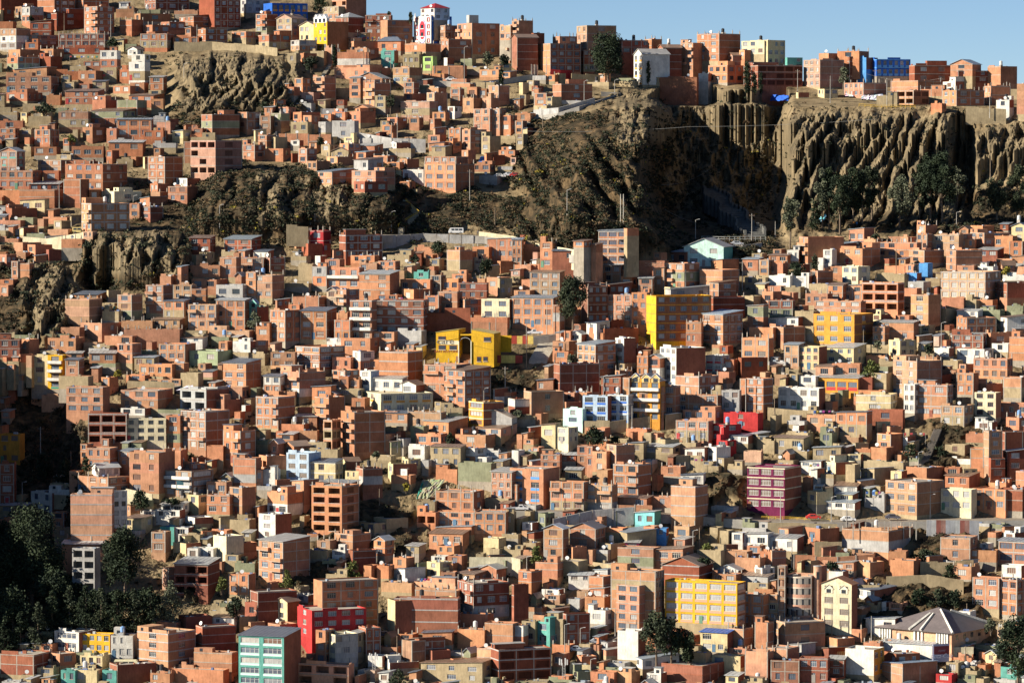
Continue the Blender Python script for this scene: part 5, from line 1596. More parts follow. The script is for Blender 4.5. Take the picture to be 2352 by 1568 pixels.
    if 'T' in o or ('r' not in o and rnd.random() < .08 and w > 4):
        tk = MB(); x, y = -w * rnd.uniform(.3, .7), d * .5; tc = rnd.choice(((.03, .03, .035), (.03, .03, .035), (.6, .6, .58), (.2, .35, .6)))
        zt = H + (1.4 if ('g' in o or 'h' in o or 'r' in o) else 0)
        tk.box(x - .5, x + .5, y - .5, y + .5, H - .4, zt + .6, WALL, CONCRETE); tk.tube((x, y, zt + .6), (x, y, zt + 1.9), .62, .6, PAINT, tc, 10); tk.tube((x, y, zt + 1.9), (x, y, zt + 2.15), .6, .2, PAINT, tc, 10)
        P['water_tank'] = tk
    P['balcony'] = []
    if (o.get('K') or (o['brick'] and n >= 3 and rnd.random() < .3)) and o['W'] >= 1 and w > 4 and 'o' not in o:
        hs = H / n; wd = w / o['W']
        for k in range(1, n):
            bb = MB(); i = o['W'] - 1 if rnd.random() < .5 else 0; x0 = -w + wd * i + .15; x1 = x0 + wd - .3
            if o.get('K'): x0, x1 = -w + .1, -.1
            z = k * hs - .1; bb.box(x0, x1, -.95, -.04, z, z + .16, WALL, CONCRETE)
            c2 = (.7, .68, .62) if o.get('K') else col
            bb.box(x0, x1, -.95, -.85, z + .161, z + 1.0, WALL, c2, 'b'); bb.box(x0, x0 + .1, -.849, -.04, z + .161, z + 1.0, WALL, c2, 'b'); bb.box(x1 - .1, x1, -.849, -.04, z + .161, z + 1.0, WALL, c2, 'b')
            P['balcony'].append(bb)
    if rnd.random() < .12 and 'r' not in o and w > 3:   # laundry / odds and ends on the roof terrace stay part of the roof outline
        dsh = MB(); x, y = -w * rnd.uniform(.2, .8), rnd.uniform(.3, .8); z = H
        dsh.tube((x, y, z - .3), (x, y, z + .7), .04, .04, PAINT, (.4, .4, .4), 5); dsh.tube((x, y - .02, z + .7), (x + .1, y - .28, z + .8), .12, .55, PAINT, (.75, .75, .73), 10)
        P['satellite_dish'] = dsh
    return P, wins
def place_windows_mb(mb, wins, rnd, w):
    for (face, s, z, ww, wh) in wins:
        t = MB(); window_geo(t, ww, wh, rnd.choice(PANES), rnd.choice(FRAMES), rnd.random() < .25, False)
        M = Matrix.Translation((-w + s, .1, z)) if face == 0 else Matrix.Translation((-.1, s, z)) @ Matrix.Rotation(math.pi / 2, 4, 'Z')
        mb.add(t, M)
def parse(line, i, j):
    parts = [p.strip() for p in line.split('|')]; t = parts[0].split()
    xl, xm, xr, yt, yb = [float(x) for x in t[:5]]
    o = {}
    for k in t[6:]:
        if k[0] in 'WV': o[k[0]] = int(k[1:])
        elif k[:2] == 'W0': o['W'] = 0
        elif ':' in k: o[k[0]] = k[2]
        else: o[k] = 1
    c = t[5]
    o['brick'] = c in 'bdp'; o.setdefault('C', c)
    if len(parts) > 1: o['lab'] = 1
    return dict(xl=xl + 2351 * i, xm=xm + 2351 * i, xr=xr + 2351 * i, yt=yt + 1568 * j, yb=yb + 1568 * j, o=o, c=c,
                label=parts[1] if len(parts) > 1 else None, short=parts[2] if len(parts) > 2 else None)
def geom(h):
    """turn a table row into a place, a yaw and real sizes in metres"""
    A = max(h['xm'] - h['xl'], 3) ; B = max(h['xr'] - h['xm'], 3)
    u, v = h['xm'] / 4, h['yb'] / 4
    D = Dhouse(u, v) - float(h['o'].get('M', 0)); s = D / F / 4
    A *= s; B *= s
    th = math.atan2(B, A); th = min(max(th, R(9) if h['c'] == 'd' or (h['xm'] < 2100 and h['yb'] < 1750) or (h['rnd'].random() < .16) else R(22)), R(70))
    w = A / math.cos(th); d = B / math.sin(th)
    if A < B * .12: w = max(w, 6.0)
    H = (h['yb'] - h['yt']) * s
    d = min(max(d, 4.2), 22); w = min(max(w, 1.2), 30)
    if A > B * .5: d = min(d, max(14, B / math.sin(th)))
    p = pt(u, v, D); az = math.atan2(p.x, p.y)
    o = h['o']; n = max(1, int(round(H / 2.75)))
    hasW = 'W' in o; hasV = 'V' in o
    if 'n' in o: o.setdefault('W', 0); o.setdefault('V', 0)
    if 'W' not in o: o['W'] = max(1, int(round(w / 3.6))) if w > 2.2 and not (A < B * .3) else (1 if w > 2.6 and A > 2 else 0)
    rnd = h['rnd']
    if 'V' not in o: o['V'] = (rnd.choice((0, 0, 0, 1, 2)) if d < 9 else rnd.choice((0, 0, 1, 2, 3))) if B > 1.5 else 0
    if o['W'] * 1.3 > w: o['W'] = int(w / 1.3)
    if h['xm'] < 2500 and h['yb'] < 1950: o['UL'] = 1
    o['FD'] = min(13, max(4.2, (Dterr(u, v) - D) * .9 + 1.5))
    h.update(D=D, s=s, w=w, d=d, H=H, n=n, p=p, rz=-th - az, th=th, area=(A + B) * H / (s * s))
# ---------------------------------------------------------------- read tables
rows = []
for key, txt in TILES.items():
    i, j = int(key[0]), int(key[1])
    for ln in txt.strip().split('\n'):
        h = parse(ln, i, j)
        if h['yb'] - h['yt'] < 10: continue
        h['rnd'] = random.Random(hash((round(h['xm']), round(h['yb']))) & 0xffff)
        geom(h); rows.append(h)
rows.sort(key=lambda h: -h['area'] - (1e7 if h['label'] else 0))
visible = lambda h: h['xr'] > 60 and h['xl'] < 9350 and h['yb'] > 60 and h['yt'] < 6230
named = [h for h in rows if visible(h)][:300]
rest = [h for h in rows if h not in named]
print('houses', len(rows), 'named', len(named), 'smallest named area', named[-1]['area'])
# ---------------------------------------------------------------- where things are: words for the labels
LAND = []      # (x, y, short phrase)
for h in named:
    if h['short']: LAND.append(((h['xl'] + h['xr']) / 2, (h['yt'] + h['yb']) / 2, h['short'], h))
for x, y, sname in EXTRA_LAND: LAND.append((x, y, sname, None))
def rel(x, y, self=None, k=0):
    c = sorted([(math.hypot((x - a) / 1.0, y - b), a, b, s) for a, b, s, q in LAND if q is not self or q is None], key=lambda t: t[0])
    dd, a, b, s = c[k]
    dx, dy = x - a, y - b
    hx = 'left' if dx < 0 else 'right'; vy = 'above' if dy < 0 else 'below'
    near = 'just ' if dd < 330 else ('' if dd < 800 else 'well ')
    if abs(dx) > 2.2 * abs(dy): return near + hx + ' of the ' + s
    if abs(dy) > 2.2 * abs(dx): return near + vy + ' the ' + s
    return near + vy + ' and ' + hx + ' of the ' + s
CW = {'b': 'orange brick', 'p': 'pinkish brick', 'd': 'dark red brick', 'w': 'white', 'y': 'cream yellow', 'Y': 'bright yellow', 'O': 'ochre orange', 'a': 'tan adobe', 'k': 'olive brown', 'g': 'grey concrete',
      't': 'teal', 'l': 'lime green', 'u': 'blue', 'm': 'maroon', 'r': 'red', 'c': 'pale mint', 's': 'pale blue', 'B': 'deep blue', 'n': 'brown', 'G': 'green', 'C': 'cream', 'E': 'sage green', 'q': 'turquoise'}
NW = ['', 'one-storey', 'two-storey', 'three-storey', 'four-storey', 'five-storey', 'six-storey', 'seven-storey', 'eight-storey']
USED = set()
def unique(cands):
    for c in cands:
        if len(c.split()) <= 16 and c not in USED: USED.add(c); return c
    for c in cands:
        base = ' '.join(c.split()[:13])
        for w in ('beside its twin', 'nearer the camera', 'further back', 'lower down', 'higher up', 'slightly left', 'slightly right', 'at the corner', 'in the second row', 'in the third row'):
            q = base + ' ' + w
            if q not in USED: USED.add(q); return q
    return cands[0]
def house_label(h):
    o = h['o']; x, y = (h['xl'] + h['xr']) / 2, (h['yt'] + h['yb']) / 2
    col = CW[o['C']]; st = NW[min(h['n'], 8)]
    size = 'narrow ' if h['w'] < 5 and h['th'] < .9 else ('wide ' if h['w'] > 12 else '')
    roof = ' with metal roof' if 'r' in o else (' with pitched roof' if 'g' in o or 'h' in o else '')
    blank = 'blank ' if 'n' in o else ''
    A = [st + ' ' + size + blank + col + ' house' + roof, st + ' ' + blank + col + ' house' + roof, blank + size + col + ' house' + roof]
    if o['W'] and h['th'] < .9: A.insert(0, st + ' ' + col + ' house' + roof + ' ' + ('one window wide' if o['W'] == 1 else '%s windows wide' % ['', '', 'two', 'three', 'four', 'five', 'six', 'seven', 'eight', 'nine'][min(o['W'], 9)]))
    if h['th'] > 1.0: A.insert(0, st + ' ' + col + ' house' + roof + ' showing its shaded side')
    c = []
    for k in range(4):
        for a in A: c.append(a + ', ' + rel(x, y, h, k))
    return unique(c)
# ---------------------------------------------------------------- build the houses
for h in named:
    if h['label']: USED.add(h['label'])
door_cols = [(.25, .08, .05), (.08, .16, .25), (.12, .25, .16), (.3, .28, .25), (.4, .05, .05)]
def build_named(h):
    o, rnd = h['o'], h['rnd']
    big = h['n'] >= 4
    root = empty('apartment_block' if big else ('hut' if h['n'] == 1 and h['w'] < 5 else 'house'), h['p'], h['rz'])
    tag(root, h['label'] or house_label(h), 'apartment block' if big else 'house', 'houses covering the hillside')
    P, wins = make_house(h['w'], h['d'], h['H'], h['n'], o, rnd)
    w = h['w']
    for name, mb in P.items():
        if isinstance(mb, list):
            for b in mb: b.build(name, root)
        elif mb.v: 
            if name in ('satellite_dish', 'column_stub', 'parapet', 'roof_room', 'water_tank'): mb.build(name, root)
            else: mb.build(name, root)
    pi0 = rnd.randrange(8); fi = rnd.randrange(5)
    for (face, s, z, ww, wh) in wins[:100]:
        pi = pi0 if rnd.random() < .5 else rnd.randrange(8)
        if 'P' in o: pi = int(o['P'])
        part = 1 if h['label'] else 0; wk = (pi, int(o['F']) if 'F' in o else fi, 0 if ww < 1.3 else (1 if ww < 2.2 else 2)); me, mw = win_mesh(*wk, part)
        ob = bpy.data.objects.new('window', me); COL.objects.link(ob); ob.parent = root
        if face == 0: ob.location = (-w + s, .1, z)
        else: ob.location = (-.1, s, z); ob.rotation_euler = (0, 0, math.pi / 2)
        ob.scale = (ww / mw, 1, wh / 1.3)
        if part:
            fo = bpy.data.objects.new('window_frame', win_mesh(*wk, 2)[0]); COL.objects.link(fo); fo.parent = ob
    if o['W'] and rnd.random() < .45 and w > 4 and 'o' not in o:
        dm = MB(); x = -w + (.25 if rnd.random() < .5 else w * .5 - .5); c = rnd.choice(door_cols)
        dm.box(x, x + 1.0, -.05, .04, .05, 2.1, PAINT, c); dr = dm.build('door', root); hm = MB(); hm.box(x + .8, x + .88, -.09, -.051, 1.0, 1.1, METAL, (.5, .5, .5)); hm.build('handle', dr)
    h['root'] = root
    return root
for h in named: build_named(h)
SM_ = MB()
def stuff_house(h):
    P, wins = make_house(h['w'], h['d'], h['H'], h['n'], h['o'], h['rnd'])
    M = Matrix.Translation(h['p']) @ Matrix.Rotation(h['rz'], 4, 'Z')
    for name, mb in P.items():
        for b in (mb if isinstance(mb, list) else [mb]): SM_.add(b, M)
    t = MB(); place_windows_mb(t, wins, h['rnd'], h['w']); SM_.add(t, M)
for h in rest: stuff_house(h)
# ---------------------------------------------------------------- fill the gaps of the town
OW, OH = 650, 400
occ = np.zeros((OH, OW), bool)          # cells of 4 pu, origin u=-200
def mark(xl, xr, yt, yb):
    a, b = int((xl / 4 + 200) / 4), int((xr / 4 + 200) / 4); c, d = int(yt / 16), int(yb / 16)
    occ[max(c, 0):max(d, 0), max(a, 0):max(b, 0)] = True
for h in rows: mark(h['xl'], h['xr'], h['yt'], h['yb'])
for q in KEEP: mark(*q)
def inpoly(x, y, P):
    c = False; n = len(P)
    for i in range(n):
        x1, y1 = P[i]; x2, y2 = P[(i + 1) % n]
        if (y1 > y) != (y2 > y) and x < (x2 - x1) * (y - y1) / (y2 - y1) + x1: c = not c
    return c
NON = [[(330, 130), (400, 105), (700, 120), (760, 145), (720, 200), (640, 230), (560, 290), (520, 300), (380, 270), (370, 180)],
       [(450, 400), (560, 362), (690, 375), (780, 440), (900, 460), (980, 455), (1200, 400), (1190, 330), (1260, 280), (1400, 200), (1560, 200), (1900, 232), (2700, 262), (2700, 500), (2000, 530), (1800, 570),
        (1700, 640), (1560, 590), (1460, 590), (1370, 560), (1120, 545), (880, 560), (640, 575), (480, 530), (420, 560), (440, 600), (360, 640), (290, 680), (160, 680), (150, 720), (120, 760), (-200, 790), (-200, 690), (60, 640), (130, 590), (200, 545), (300, 520), (420, 450)],
       [(40, 900), (80, 930), (190, 960), (190, 1080), (60, 1140), (40, 1140)], [(-200, 1180), (160, 1210), (340, 1240), (480, 1340), (480, 1440), (110, 1450), (-200, 1500)],
       [(2020, 1330), (2230, 1300), (2240, 1450), (2100, 1400)], [(2100, 1215), (2250, 1215), (2250, 1290), (2080, 1290)], [(870, 1085), (1100, 1090), (1090, 1165), (880, 1165)], [(1120, 838), (1235, 838), (1235, 905), (1130, 900)],
       [(2130, 960), (2300, 960), (2300, 1080), (2130, 1080)], [(720, 1145), (960, 1150), (960, 1270), (840, 1270)], [(330, 395), (480, 380), (480, 440), (340, 440)], [(1610, 1080), (1720, 1080), (1720, 1150), (1610, 1150)],
       [(1000, 790), (1270, 760), (1270, 840), (1000, 840)], [(1700, 1165), (2352, 1165), (2352, 1195), (1700, 1195)], [(1850, 505), (2352, 500), (2352, 520), (1850, 560)]]
frnd = random.Random(11)
nfill = 0
for vi in range(10, 1640, 9):
    u = -190 + frnd.uniform(0, 20)
    while u < 2520:
        big = frnd.random() < .22
        lowwall = frnd.random() < .36
        W = frnd.uniform(24, 50) if big else frnd.uniform(13, 28); Hh = frnd.choice((1, 1, 1, 1, 2, 2)) * 18.5 * (.78 + .22 * (vi / 1568.0)) * frnd.uniform(.85, 1.1) if big else frnd.uniform(11, 19)
        if lowwall: W = frnd.uniform(26, 60); Hh = frnd.uniform(7, 11)
        v = vi + frnd.uniform(-4, 4)
        step = W * frnd.uniform(.5, 1.0)
        uc = u + W / 2
        if v > float(vsky(uc)) + 26 and not any(inpoly(uc, v, P) or inpoly(u + W, v - 4, P) or inpoly(u, v, P) for P in NON) and (uc > 0 or v < 700):
            a, b = int((u + 200) / 4), int((u + W + 200) / 4); c, d = int((v - Hh) / 4), int(v / 4)
            if c > 0:
                sub = occ[c:max(d, c + 1), max(a, 0):b]
                if sub.size and sub.mean() < .12 and frnd.random() < (.42 if (uc > 1250 and 930 < v < 1350) or v < 420 else .58):
                    r = frnd.random()
                    xr = u + W; xl = u
                    right_dom = frnd.random() < .22
                    fr = frnd.uniform(.1, .35) if right_dom else frnd.uniform(.55, .85)
                    cl = frnd.choice('bbbbbbbbpdaaaaakkwgdy' if v > 900 else 'bbbbbbppadwyda')
                    o = {'brick': cl in 'bdp', 'C': cl}
                    if lowwall: o['n'] = 1; o['C'] = cl = frnd.choice('aaabbkg'); o['brick'] = cl == 'b'; fr = .93
                    elif frnd.random() < .42: o['r'] = 1
                    elif frnd.random() < .06: o['g'] = 1
                    if frnd.random() < .22: o['n'] = 1
                    hrow = dict(xl=xl * 4, xr=xr * 4, xm=(xl + W * fr) * 4, yt=(v - Hh) * 4, yb=v * 4, o=o, c=cl, label=None, short=None, rnd=random.Random(frnd.randrange(1 << 30)))
                    geom(hrow); stuff_house(hrow); mark(hrow['xl'], hrow['xr'], hrow['yt'], hrow['yb']); nfill += 1
        u += step
print('fill houses', nfill, 'stuff verts', len(SM_.v))
so = SM_.build('small_houses'); tag(so, 'countless small brick and adobe houses packed between the larger ones', 'houses', kind='stuff')
# ---------------------------------------------------------------- walls
for k, (pts, hh, c, lab) in enumerate(WALLS):
    mb = MB(); P3 = []
    for (x, y) in pts:
        u, v = x / 4, y / 4; D = Dhouse(u, v) + (10.2 if lab.startswith('tan retaining wall behind') else .4); P3.append((pt(u, v, D), hh * D / F / 4))
    base = jit(PAL[c], .06)
    o3 = P3[0][0]
    for (a, ha), (b, hb) in zip(P3, P3[1:]):
        L_ = (b - a); n = max(2, int(L_.length / (4 if c != 'm' else 1.3))); nx = Vector((-L_.y, L_.x, 0)).normalized() * .22
        for i in range(n):
            p = a + L_ * (i / n) - o3; q = a + L_ * ((i + 1) / n) - o3; h1 = ha + (hb - ha) * i / n + (random.uniform(-.25, .25) if c in 'ab' else 0)
            cc = base if c != 'm' else ((.26, .10, .08), (.36, .37, .38), (.30, .17, .14), (.45, .46, .45), (.33, .34, .36))[(i * 7 + k) % 5]
            mb.hexa([tuple(p - nx + Vector((0, 0, -5))), tuple(q - nx + Vector((0, 0, -5))), tuple(q + nx + Vector((0, 0, -5))), tuple(p + nx + Vector((0, 0, -5))),
                     tuple(p - nx + Vector((0, 0, h1))), tuple(q - nx + Vector((0, 0, h1))), tuple(q + nx + Vector((0, 0, h1))), tuple(p + nx + Vector((0, 0, h1)))], WALL, cc)
            if c in 'bpg':
                e = p; mb.box(e.x - .16, e.x + .16, e.y - .3, e.y + .3, e.z - 5, e.z + h1 + .12, WALL, CONCRETE)
    o = mb.build('sheet_fence' if c == 'm' else ('yard_wall' if hh < 50 else 'retaining_wall')); o.location = o3
    tag(o, lab, 'fence' if c == 'm' else 'wall')
# ---------------------------------------------------------------- roads
def road(name, pts, width, m=ROAD, skirt=2.5, lift=.25):
    mb = MB(); prev = None
    Q = []
    for a, b in zip(pts, pts[1:]):
        n = max(1, int(math.hypot(b[0] - a[0], b[1] - a[1]) / 40))
        for i in range(n): Q.append((a[0] + (b[0] - a[0]) * i / n, a[1] + (b[1] - a[1]) * i / n))
    Q.append(pts[-1])
    for (x, y) in Q:
        u, v = x / 4, y / 4; D = Dhouse(u, v); p = pt(u, v, D); p.z += lift
        q = p + Vector((0, width, .15))
        cur = (tuple(p), tuple(q), (p.x, p.y - .1, p.z - skirt))
        if prev:
            mb.face((prev[0], cur[0], cur[1], prev[1]), m, (.3, .27, .22)); mb.face((prev[2], cur[2], cur[0], prev[0]), CONC, (.3, .27, .22))
        prev = cur
    o = mb.build(name); o['kind'] = 'structure'; return o
road('road', [T(1,1,850,600), T(1,1,1170,600), T(1,1,1540,590), T(1,1,1900,600), T(1,1,2100,610), T(2,1,60,660), T(2,1,300,730), T(2,1,590,790)], 9)
road('road', [T(1,0,1420,745), T(1,0,1750,752), T(1,0,1990,770), T(1,0,2351,720), T(2,0,200,690)], 6)
road('road', [T(2,0,820,850), T(2,0,1000,860), T(2,0,700,960), T(2,0,420,1045), T(2,0,200,1080)], 6)
road('road', [T(2,2,-100,1560), T(2,2,900,1575), T(3,3,-700,40), T(3,3,0,95), T(3,3,600,100), T(3,3,1400,90), T(3,3,2500,80)], 7)
road('road', [T(0,1,-40,520), T(0,1,250,560), T(0,1,420,610), T(0,1,780,585)], 5)
road('road', [T(2,1,200,1535), T(2,1,340,1520), T(2,1,480,1500)], 7)
road('road', [T(2,1,1950,690), T(2,1,2120,690), T(2,1,2300,670)], 6)
road('road', [T(2,3,620,1270), T(2,3,800,1230), T(2,3,1000,1150)], 9)
# stone stairway below the eucalyptus
def stairs(name, a, b, width, n, c, label=None):
    pa, sa = ground(*a); pb, sb = ground(*b); pa.y -= 1.6; pb.y -= 1.6
    mb = MB(); d = pb - pa
    for i in range(n):
        p = d * (i / n); q = d * ((i + 1) / n)
        mb.box(p.x - width / 2, p.x + width / 2, p.y - .05, q.y + .6, p.z - 3.0, q.z, WALL, c)
    o = mb.build(name); o.location = pa
    if label: tag(o, label, 'stairs')
    else: o['kind'] = 'structure'
    return o
stairs('stone_stairway', T(2,2,240,175), T(2,1,350,1545), 5.5, 34, (.52, .48, .40), 'broad grey stone stairway climbing right of the yellow school')
stairs('hillside_steps', T(1,1,1330,530), T(1,1,1480,400), 1.6, 30, (.34, .30, .22), 'narrow concrete steps zigzagging up from the ridge road')
stairs('hillside_steps', T(1,1,1500,395), T(1,1,1370,270), 1.6, 30, (.34, .30, .22), 'upper flight of narrow steps with yellow hand rails')
stairs('steep_path', T(3,2,1440,1090), T(3,2,1560,800), 2.2, 60, (.16, .14, .12), 'dark steep stepped path down the right-hand gully')
stairs('hillside_steps', T(1,0,600,720), T(1,0,690,590), 1.5, 30, (.4, .36, .28), 'short stone steps right of the upper badlands')
def rail(pts, c, label, hh=1.0):
    mb = MB(); P3 = [ground(*p)[0] + Vector((0, -1.6, .1)) for p in pts]; o3 = P3[0].copy()
    for a, b in zip(P3, P3[1:]):
        n = max(1, int((b - a).length / 1.6))
        for i in range(n + 1):
            p = a + (b - a) * (i / n) - o3; mb.tube(p, p + Vector((0, 0, hh)), .05, .05, PAINT, c, 5)
        for z in (hh, hh * .55): mb.tube(a - o3 + Vector((0, 0, z)), b - o3 + Vector((0, 0, z)), .06, .06, PAINT, c, 5)
    o = mb.build('hand_rail'); o.location = o3; tag(o, label, 'railing')
YEL = (.75, .48, .05)
rail([T(1,1,1310,520), T(1,1,1400,455), T(1,1,1500,400), T(1,1,1440,350), T(1,1,1380,290)], YEL, 'yellow zigzag hand rail on the steps above the ridge road')
rail([T(3,3,-60,60), T(3,3,200,65), T(3,3,400,80), T(3,3,570,90)], YEL, 'yellow guard rail along the lower right street', .8)
rail([T(3,0,835,985), T(3,0,1000,1000), T(3,0,1350,1000)], YEL, 'yellow railing round the lookout on the cliff edge', 1.1)
rail([T(2,1,1740,650), T(2,1,1950,655), T(2,1,2330,650)], (.5, .52, .5), 'pale post fence across the mouth of the dark ravine', 1.6)
# spillway in the ravine
mb = MB(); p0, s0 = ground(*T(2,1,2230,600)); p1, s1 = ground(*T(2,1,1800,170))
dd = p1 - p0; N_ = 26
for i in range(N_):
    a = dd * (i / N_); b = dd * ((i + 1) / N_); wv = 3.2 + 1.2 * math.sin(i * .7)
    mb.box(a.x - wv, a.x + wv, a.y - 3, b.y + 1, a.z - 5, b.z + .2, WALL, (.15, .15, .14)); 
    for s_ in (-1, 1): mb.box(a.x + s_ * wv - .4, a.x + s_ * wv + .4, a.y - 3.1, b.y + 1.1, a.z - 5, b.z + 1.4, WALL, (.15, .15, .14))
o = mb.build('stepped_spillway'); o.location = p0; tag(o, 'grey concrete stepped spillway descending the dark ravine', 'spillway')
# ---------------------------------------------------------------- trees
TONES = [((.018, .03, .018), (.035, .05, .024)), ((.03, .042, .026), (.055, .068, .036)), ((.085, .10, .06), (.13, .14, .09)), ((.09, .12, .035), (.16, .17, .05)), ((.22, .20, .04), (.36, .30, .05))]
def leaf(mb, c, size, col, rnd):
    a = Vector((rnd.gauss(0, 1), rnd.gauss(0, 1), rnd.gauss(0, 1))).normalized(); b = a.cross(Vector((rnd.gauss(0, 1), rnd.gauss(0, 1), rnd.gauss(0, 1)))).normalized()
    a *= size * rnd.uniform(.6, 1.1); b *= size * rnd.uniform(.35, .7)
    mb.face((tuple(c - a), tuple(c + b), tuple(c + a), tuple(c - b)), LEAF, col)
def tree(x, y, hq, wq, kind, tone, lab, seed):
    if x > 7053 and 1568 < y < 2200 and kind == 'e': hq *= 1.12; wq *= 1.3
    if x < 1500 and y > 5500: wq *= 1.15; hq *= 1.08 if kind != 'c' else 1.2
    rnd = random.Random(seed); p, s = ground(x, y); H = hq * s; W = wq * s
    if float(max(rockmask(x / 4, y / 4), scrubmask(x / 4, y / 4))) < .3: p = pt(x / 4, y / 4, min(p.y, Dhouse(x / 4, y / 4)) - 3.0)
    else: p.y -= .2
    root = empty('tree' if kind != 'c' else 'conifer_tree', p); tag(root, lab, 'tree', 'trees growing on the hillside'); USED.add(lab)
    tr = MB(); cr = MB(); lo, hi = TONES[tone]
    clumps = []
    if kind == 'e':
        top = H * .82; lean = rnd.uniform(-.06, .06) * H
        tr.tube((0, 0, -4), (lean * .5, 0, H * .45), W * .028 + .12, W * .02 + .08, BARK, (.2, .16, .12), 7); tr.tube((lean * .5, 0, H * .45), (lean, 0, top), W * .02 + .08, .05, BARK, (.2, .16, .12), 6)
        n = int(10 + W * 1.6)
        for i in range(n):
            t = rnd.random() ** .8; z = H * (.26 + .70 * t); env = W * .56 * (math.sin(math.pi * (.18 + .70 * t)) ** .8)
            a = rnd.uniform(0, 6.28); r = env * rnd.uniform(.2, .82); cx = lean * t + r * math.cos(a); cy = r * math.sin(a); R_ = W * rnd.uniform(.09, .16) + .35
            clumps.append((Vector((cx, cy, z)), R_, R_ * rnd.uniform(1.0, 1.7)))
            if i % 2 == 0: z0 = z * rnd.uniform(.5, .8); tr.tube((lean * .5 * z0 / H * 2, 0, z0), (cx, cy, z), .07 + W * .006, .03, BARK, (.3, .26, .2), 5)
    elif kind == 'c':
        tr.tube((0, 0, -4), (0, 0, H * .9), W * .03 + .1, .04, BARK, (.2, .16, .12), 6)
        n = int(14 + H * 1.6)
        for i in range(n):
            t = (i + .5) / n; z = H * (.1 + .88 * t); env = W * .62 * (1 - t) ** .7 * rnd.uniform(.5, 1.05); a = rnd.uniform(0, 6.28) + i * 2.4
            R_ = W * .13 * (1.25 - t) + .3
            clumps.append((Vector((env * .7 * math.cos(a), env * .7 * math.sin(a), z)), R_ * 1.3, R_ * .8))
            if i % 3 == 0: tr.tube((0, 0, z), (env * .7 * math.cos(a), env * .7 * math.sin(a), z), .06, .03, BARK, (.2, .16, .12), 4)
    elif kind == 's':
        tr.tube((0, 0, -1), (0, 0, H * .85), .12, .04, BARK, (.2, .16, .12), 6)
        n = int(8 + H * 1.3)
        for i in range(n):
            t = (i + .5) / n; env = W * .32 * math.sin(math.pi * (.12 + .8 * t)) ; a = rnd.uniform(0, 6.28)
            clumps.append((Vector((env * .6 * math.cos(a), env * .6 * math.sin(a), H * (.08 + .88 * t))), W * rnd.uniform(.18, .28) + .1, W * .3 + .25))
    else:
        for i in range(3): a = i * 2.1; tr.tube((0, 0, -.8), (W * .18 * math.cos(a), W * .18 * math.sin(a), H * .6), .1 + W * .012, .04, BARK, (.2, .16, .12), 5)
        n = int(8 + W * 1.3)
        for i in range(n):
            a = rnd.uniform(0, 6.28); t = rnd.random(); z = H * (.16 + .68 * t); env = W * .42 * math.sqrt(max(.05, 1 - (t * 1.0) ** 2)) * rnd.uniform(.3, 1)
            clumps.append((Vector((env * math.cos(a), env * math.sin(a), z)), W * rnd.uniform(.10, .17) + .25, H * rnd.uniform(.10, .17) + .2))
    tot = min(11000, max(300, int(H * W * 26)))
    vol = sum(c[1] ** 1.6 for c in clumps)
    for (c, rr, rz_) in clumps:
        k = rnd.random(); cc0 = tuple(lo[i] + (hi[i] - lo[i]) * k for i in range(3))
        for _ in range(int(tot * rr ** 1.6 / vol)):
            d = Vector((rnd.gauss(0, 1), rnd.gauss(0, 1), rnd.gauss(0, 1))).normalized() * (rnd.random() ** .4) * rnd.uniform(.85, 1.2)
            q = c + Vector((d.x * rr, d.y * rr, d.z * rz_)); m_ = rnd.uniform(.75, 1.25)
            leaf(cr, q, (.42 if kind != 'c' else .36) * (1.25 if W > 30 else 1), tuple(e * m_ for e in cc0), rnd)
    tr.build('trunk', root); cr.build('crown', root)
for i, t in enumerate(TREES): tree(*t, seed=100 + i)
# ---------------------------------------------------------------- scrub (nobody could count it)
sc = MB(); rnd = random.Random(5)
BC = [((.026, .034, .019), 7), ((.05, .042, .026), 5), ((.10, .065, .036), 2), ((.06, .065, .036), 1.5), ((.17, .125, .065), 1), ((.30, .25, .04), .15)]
def bush(u, v, r, nl):
    if rnd.random() < .12: r *= 1.7; nl = int(nl * 2)
    D = Dterr(u, v); p = pt(u, v, D); c = rnd.choices([b[0] for b in BC], [b[1] for b in BC])[0]
    for _ in range(nl):
        d = Vector((rnd.gauss(0, 1), rnd.gauss(0, 1), abs(rnd.gauss(0, .8)))); d = d.normalized() * r * rnd.random() ** .4; k = rnd.uniform(.7, 1.3)
        leaf(sc, p + Vector((d.x, d.y - .1, d.z * .8 + .05)), .3 + r * .08, tuple(e * k for e in c), rnd)
def scat(n, u0, u1, v0, v1, r0, r1, nl, thr=.35, rock=.12):
    k = 0
    for _ in range(n):
        u = rnd.uniform(u0, u1); v = rnd.uniform(v0, v1)
        m = float(scrubmask(u, v)); q = float(rockmask(u, v))
        w = m * float(ss(.36, .6, fbm(u / 26, v / 18, 77, 3))) * 1.3 * (1 - q * .8) + q * rock * float(vnoise(u / 14, v / 14, 79) > .55)
        if rnd.random() < w: bush(u, v, rnd.uniform(r0, r1), nl); k += 1
    return k
nb = scat(15000, 1150, 1800, 200, 600, .3, 1.15, 16)
nb += scat(11000, 430, 1260, 365, 560, .3, 1.1, 16, rock=.3)
nb += scat(1700, 330, 740, 110, 300, .4, 1.4, 20)
nb += scat(2200, 1800, 2420, 240, 540, .4, 1.3, 20)
nb += scat(2600, -80, 440, 400, 790, .5, 1.6, 22, rock=.3)
nb += scat(1500, -50, 200, 850, 1500, .5, 1.7, 22)
nb += scat(1400, 1080, 2300, 830, 1450, .4, 1.3, 18) + scat(500, 380, 960, 1150, 1380, .4, 1.3, 18)
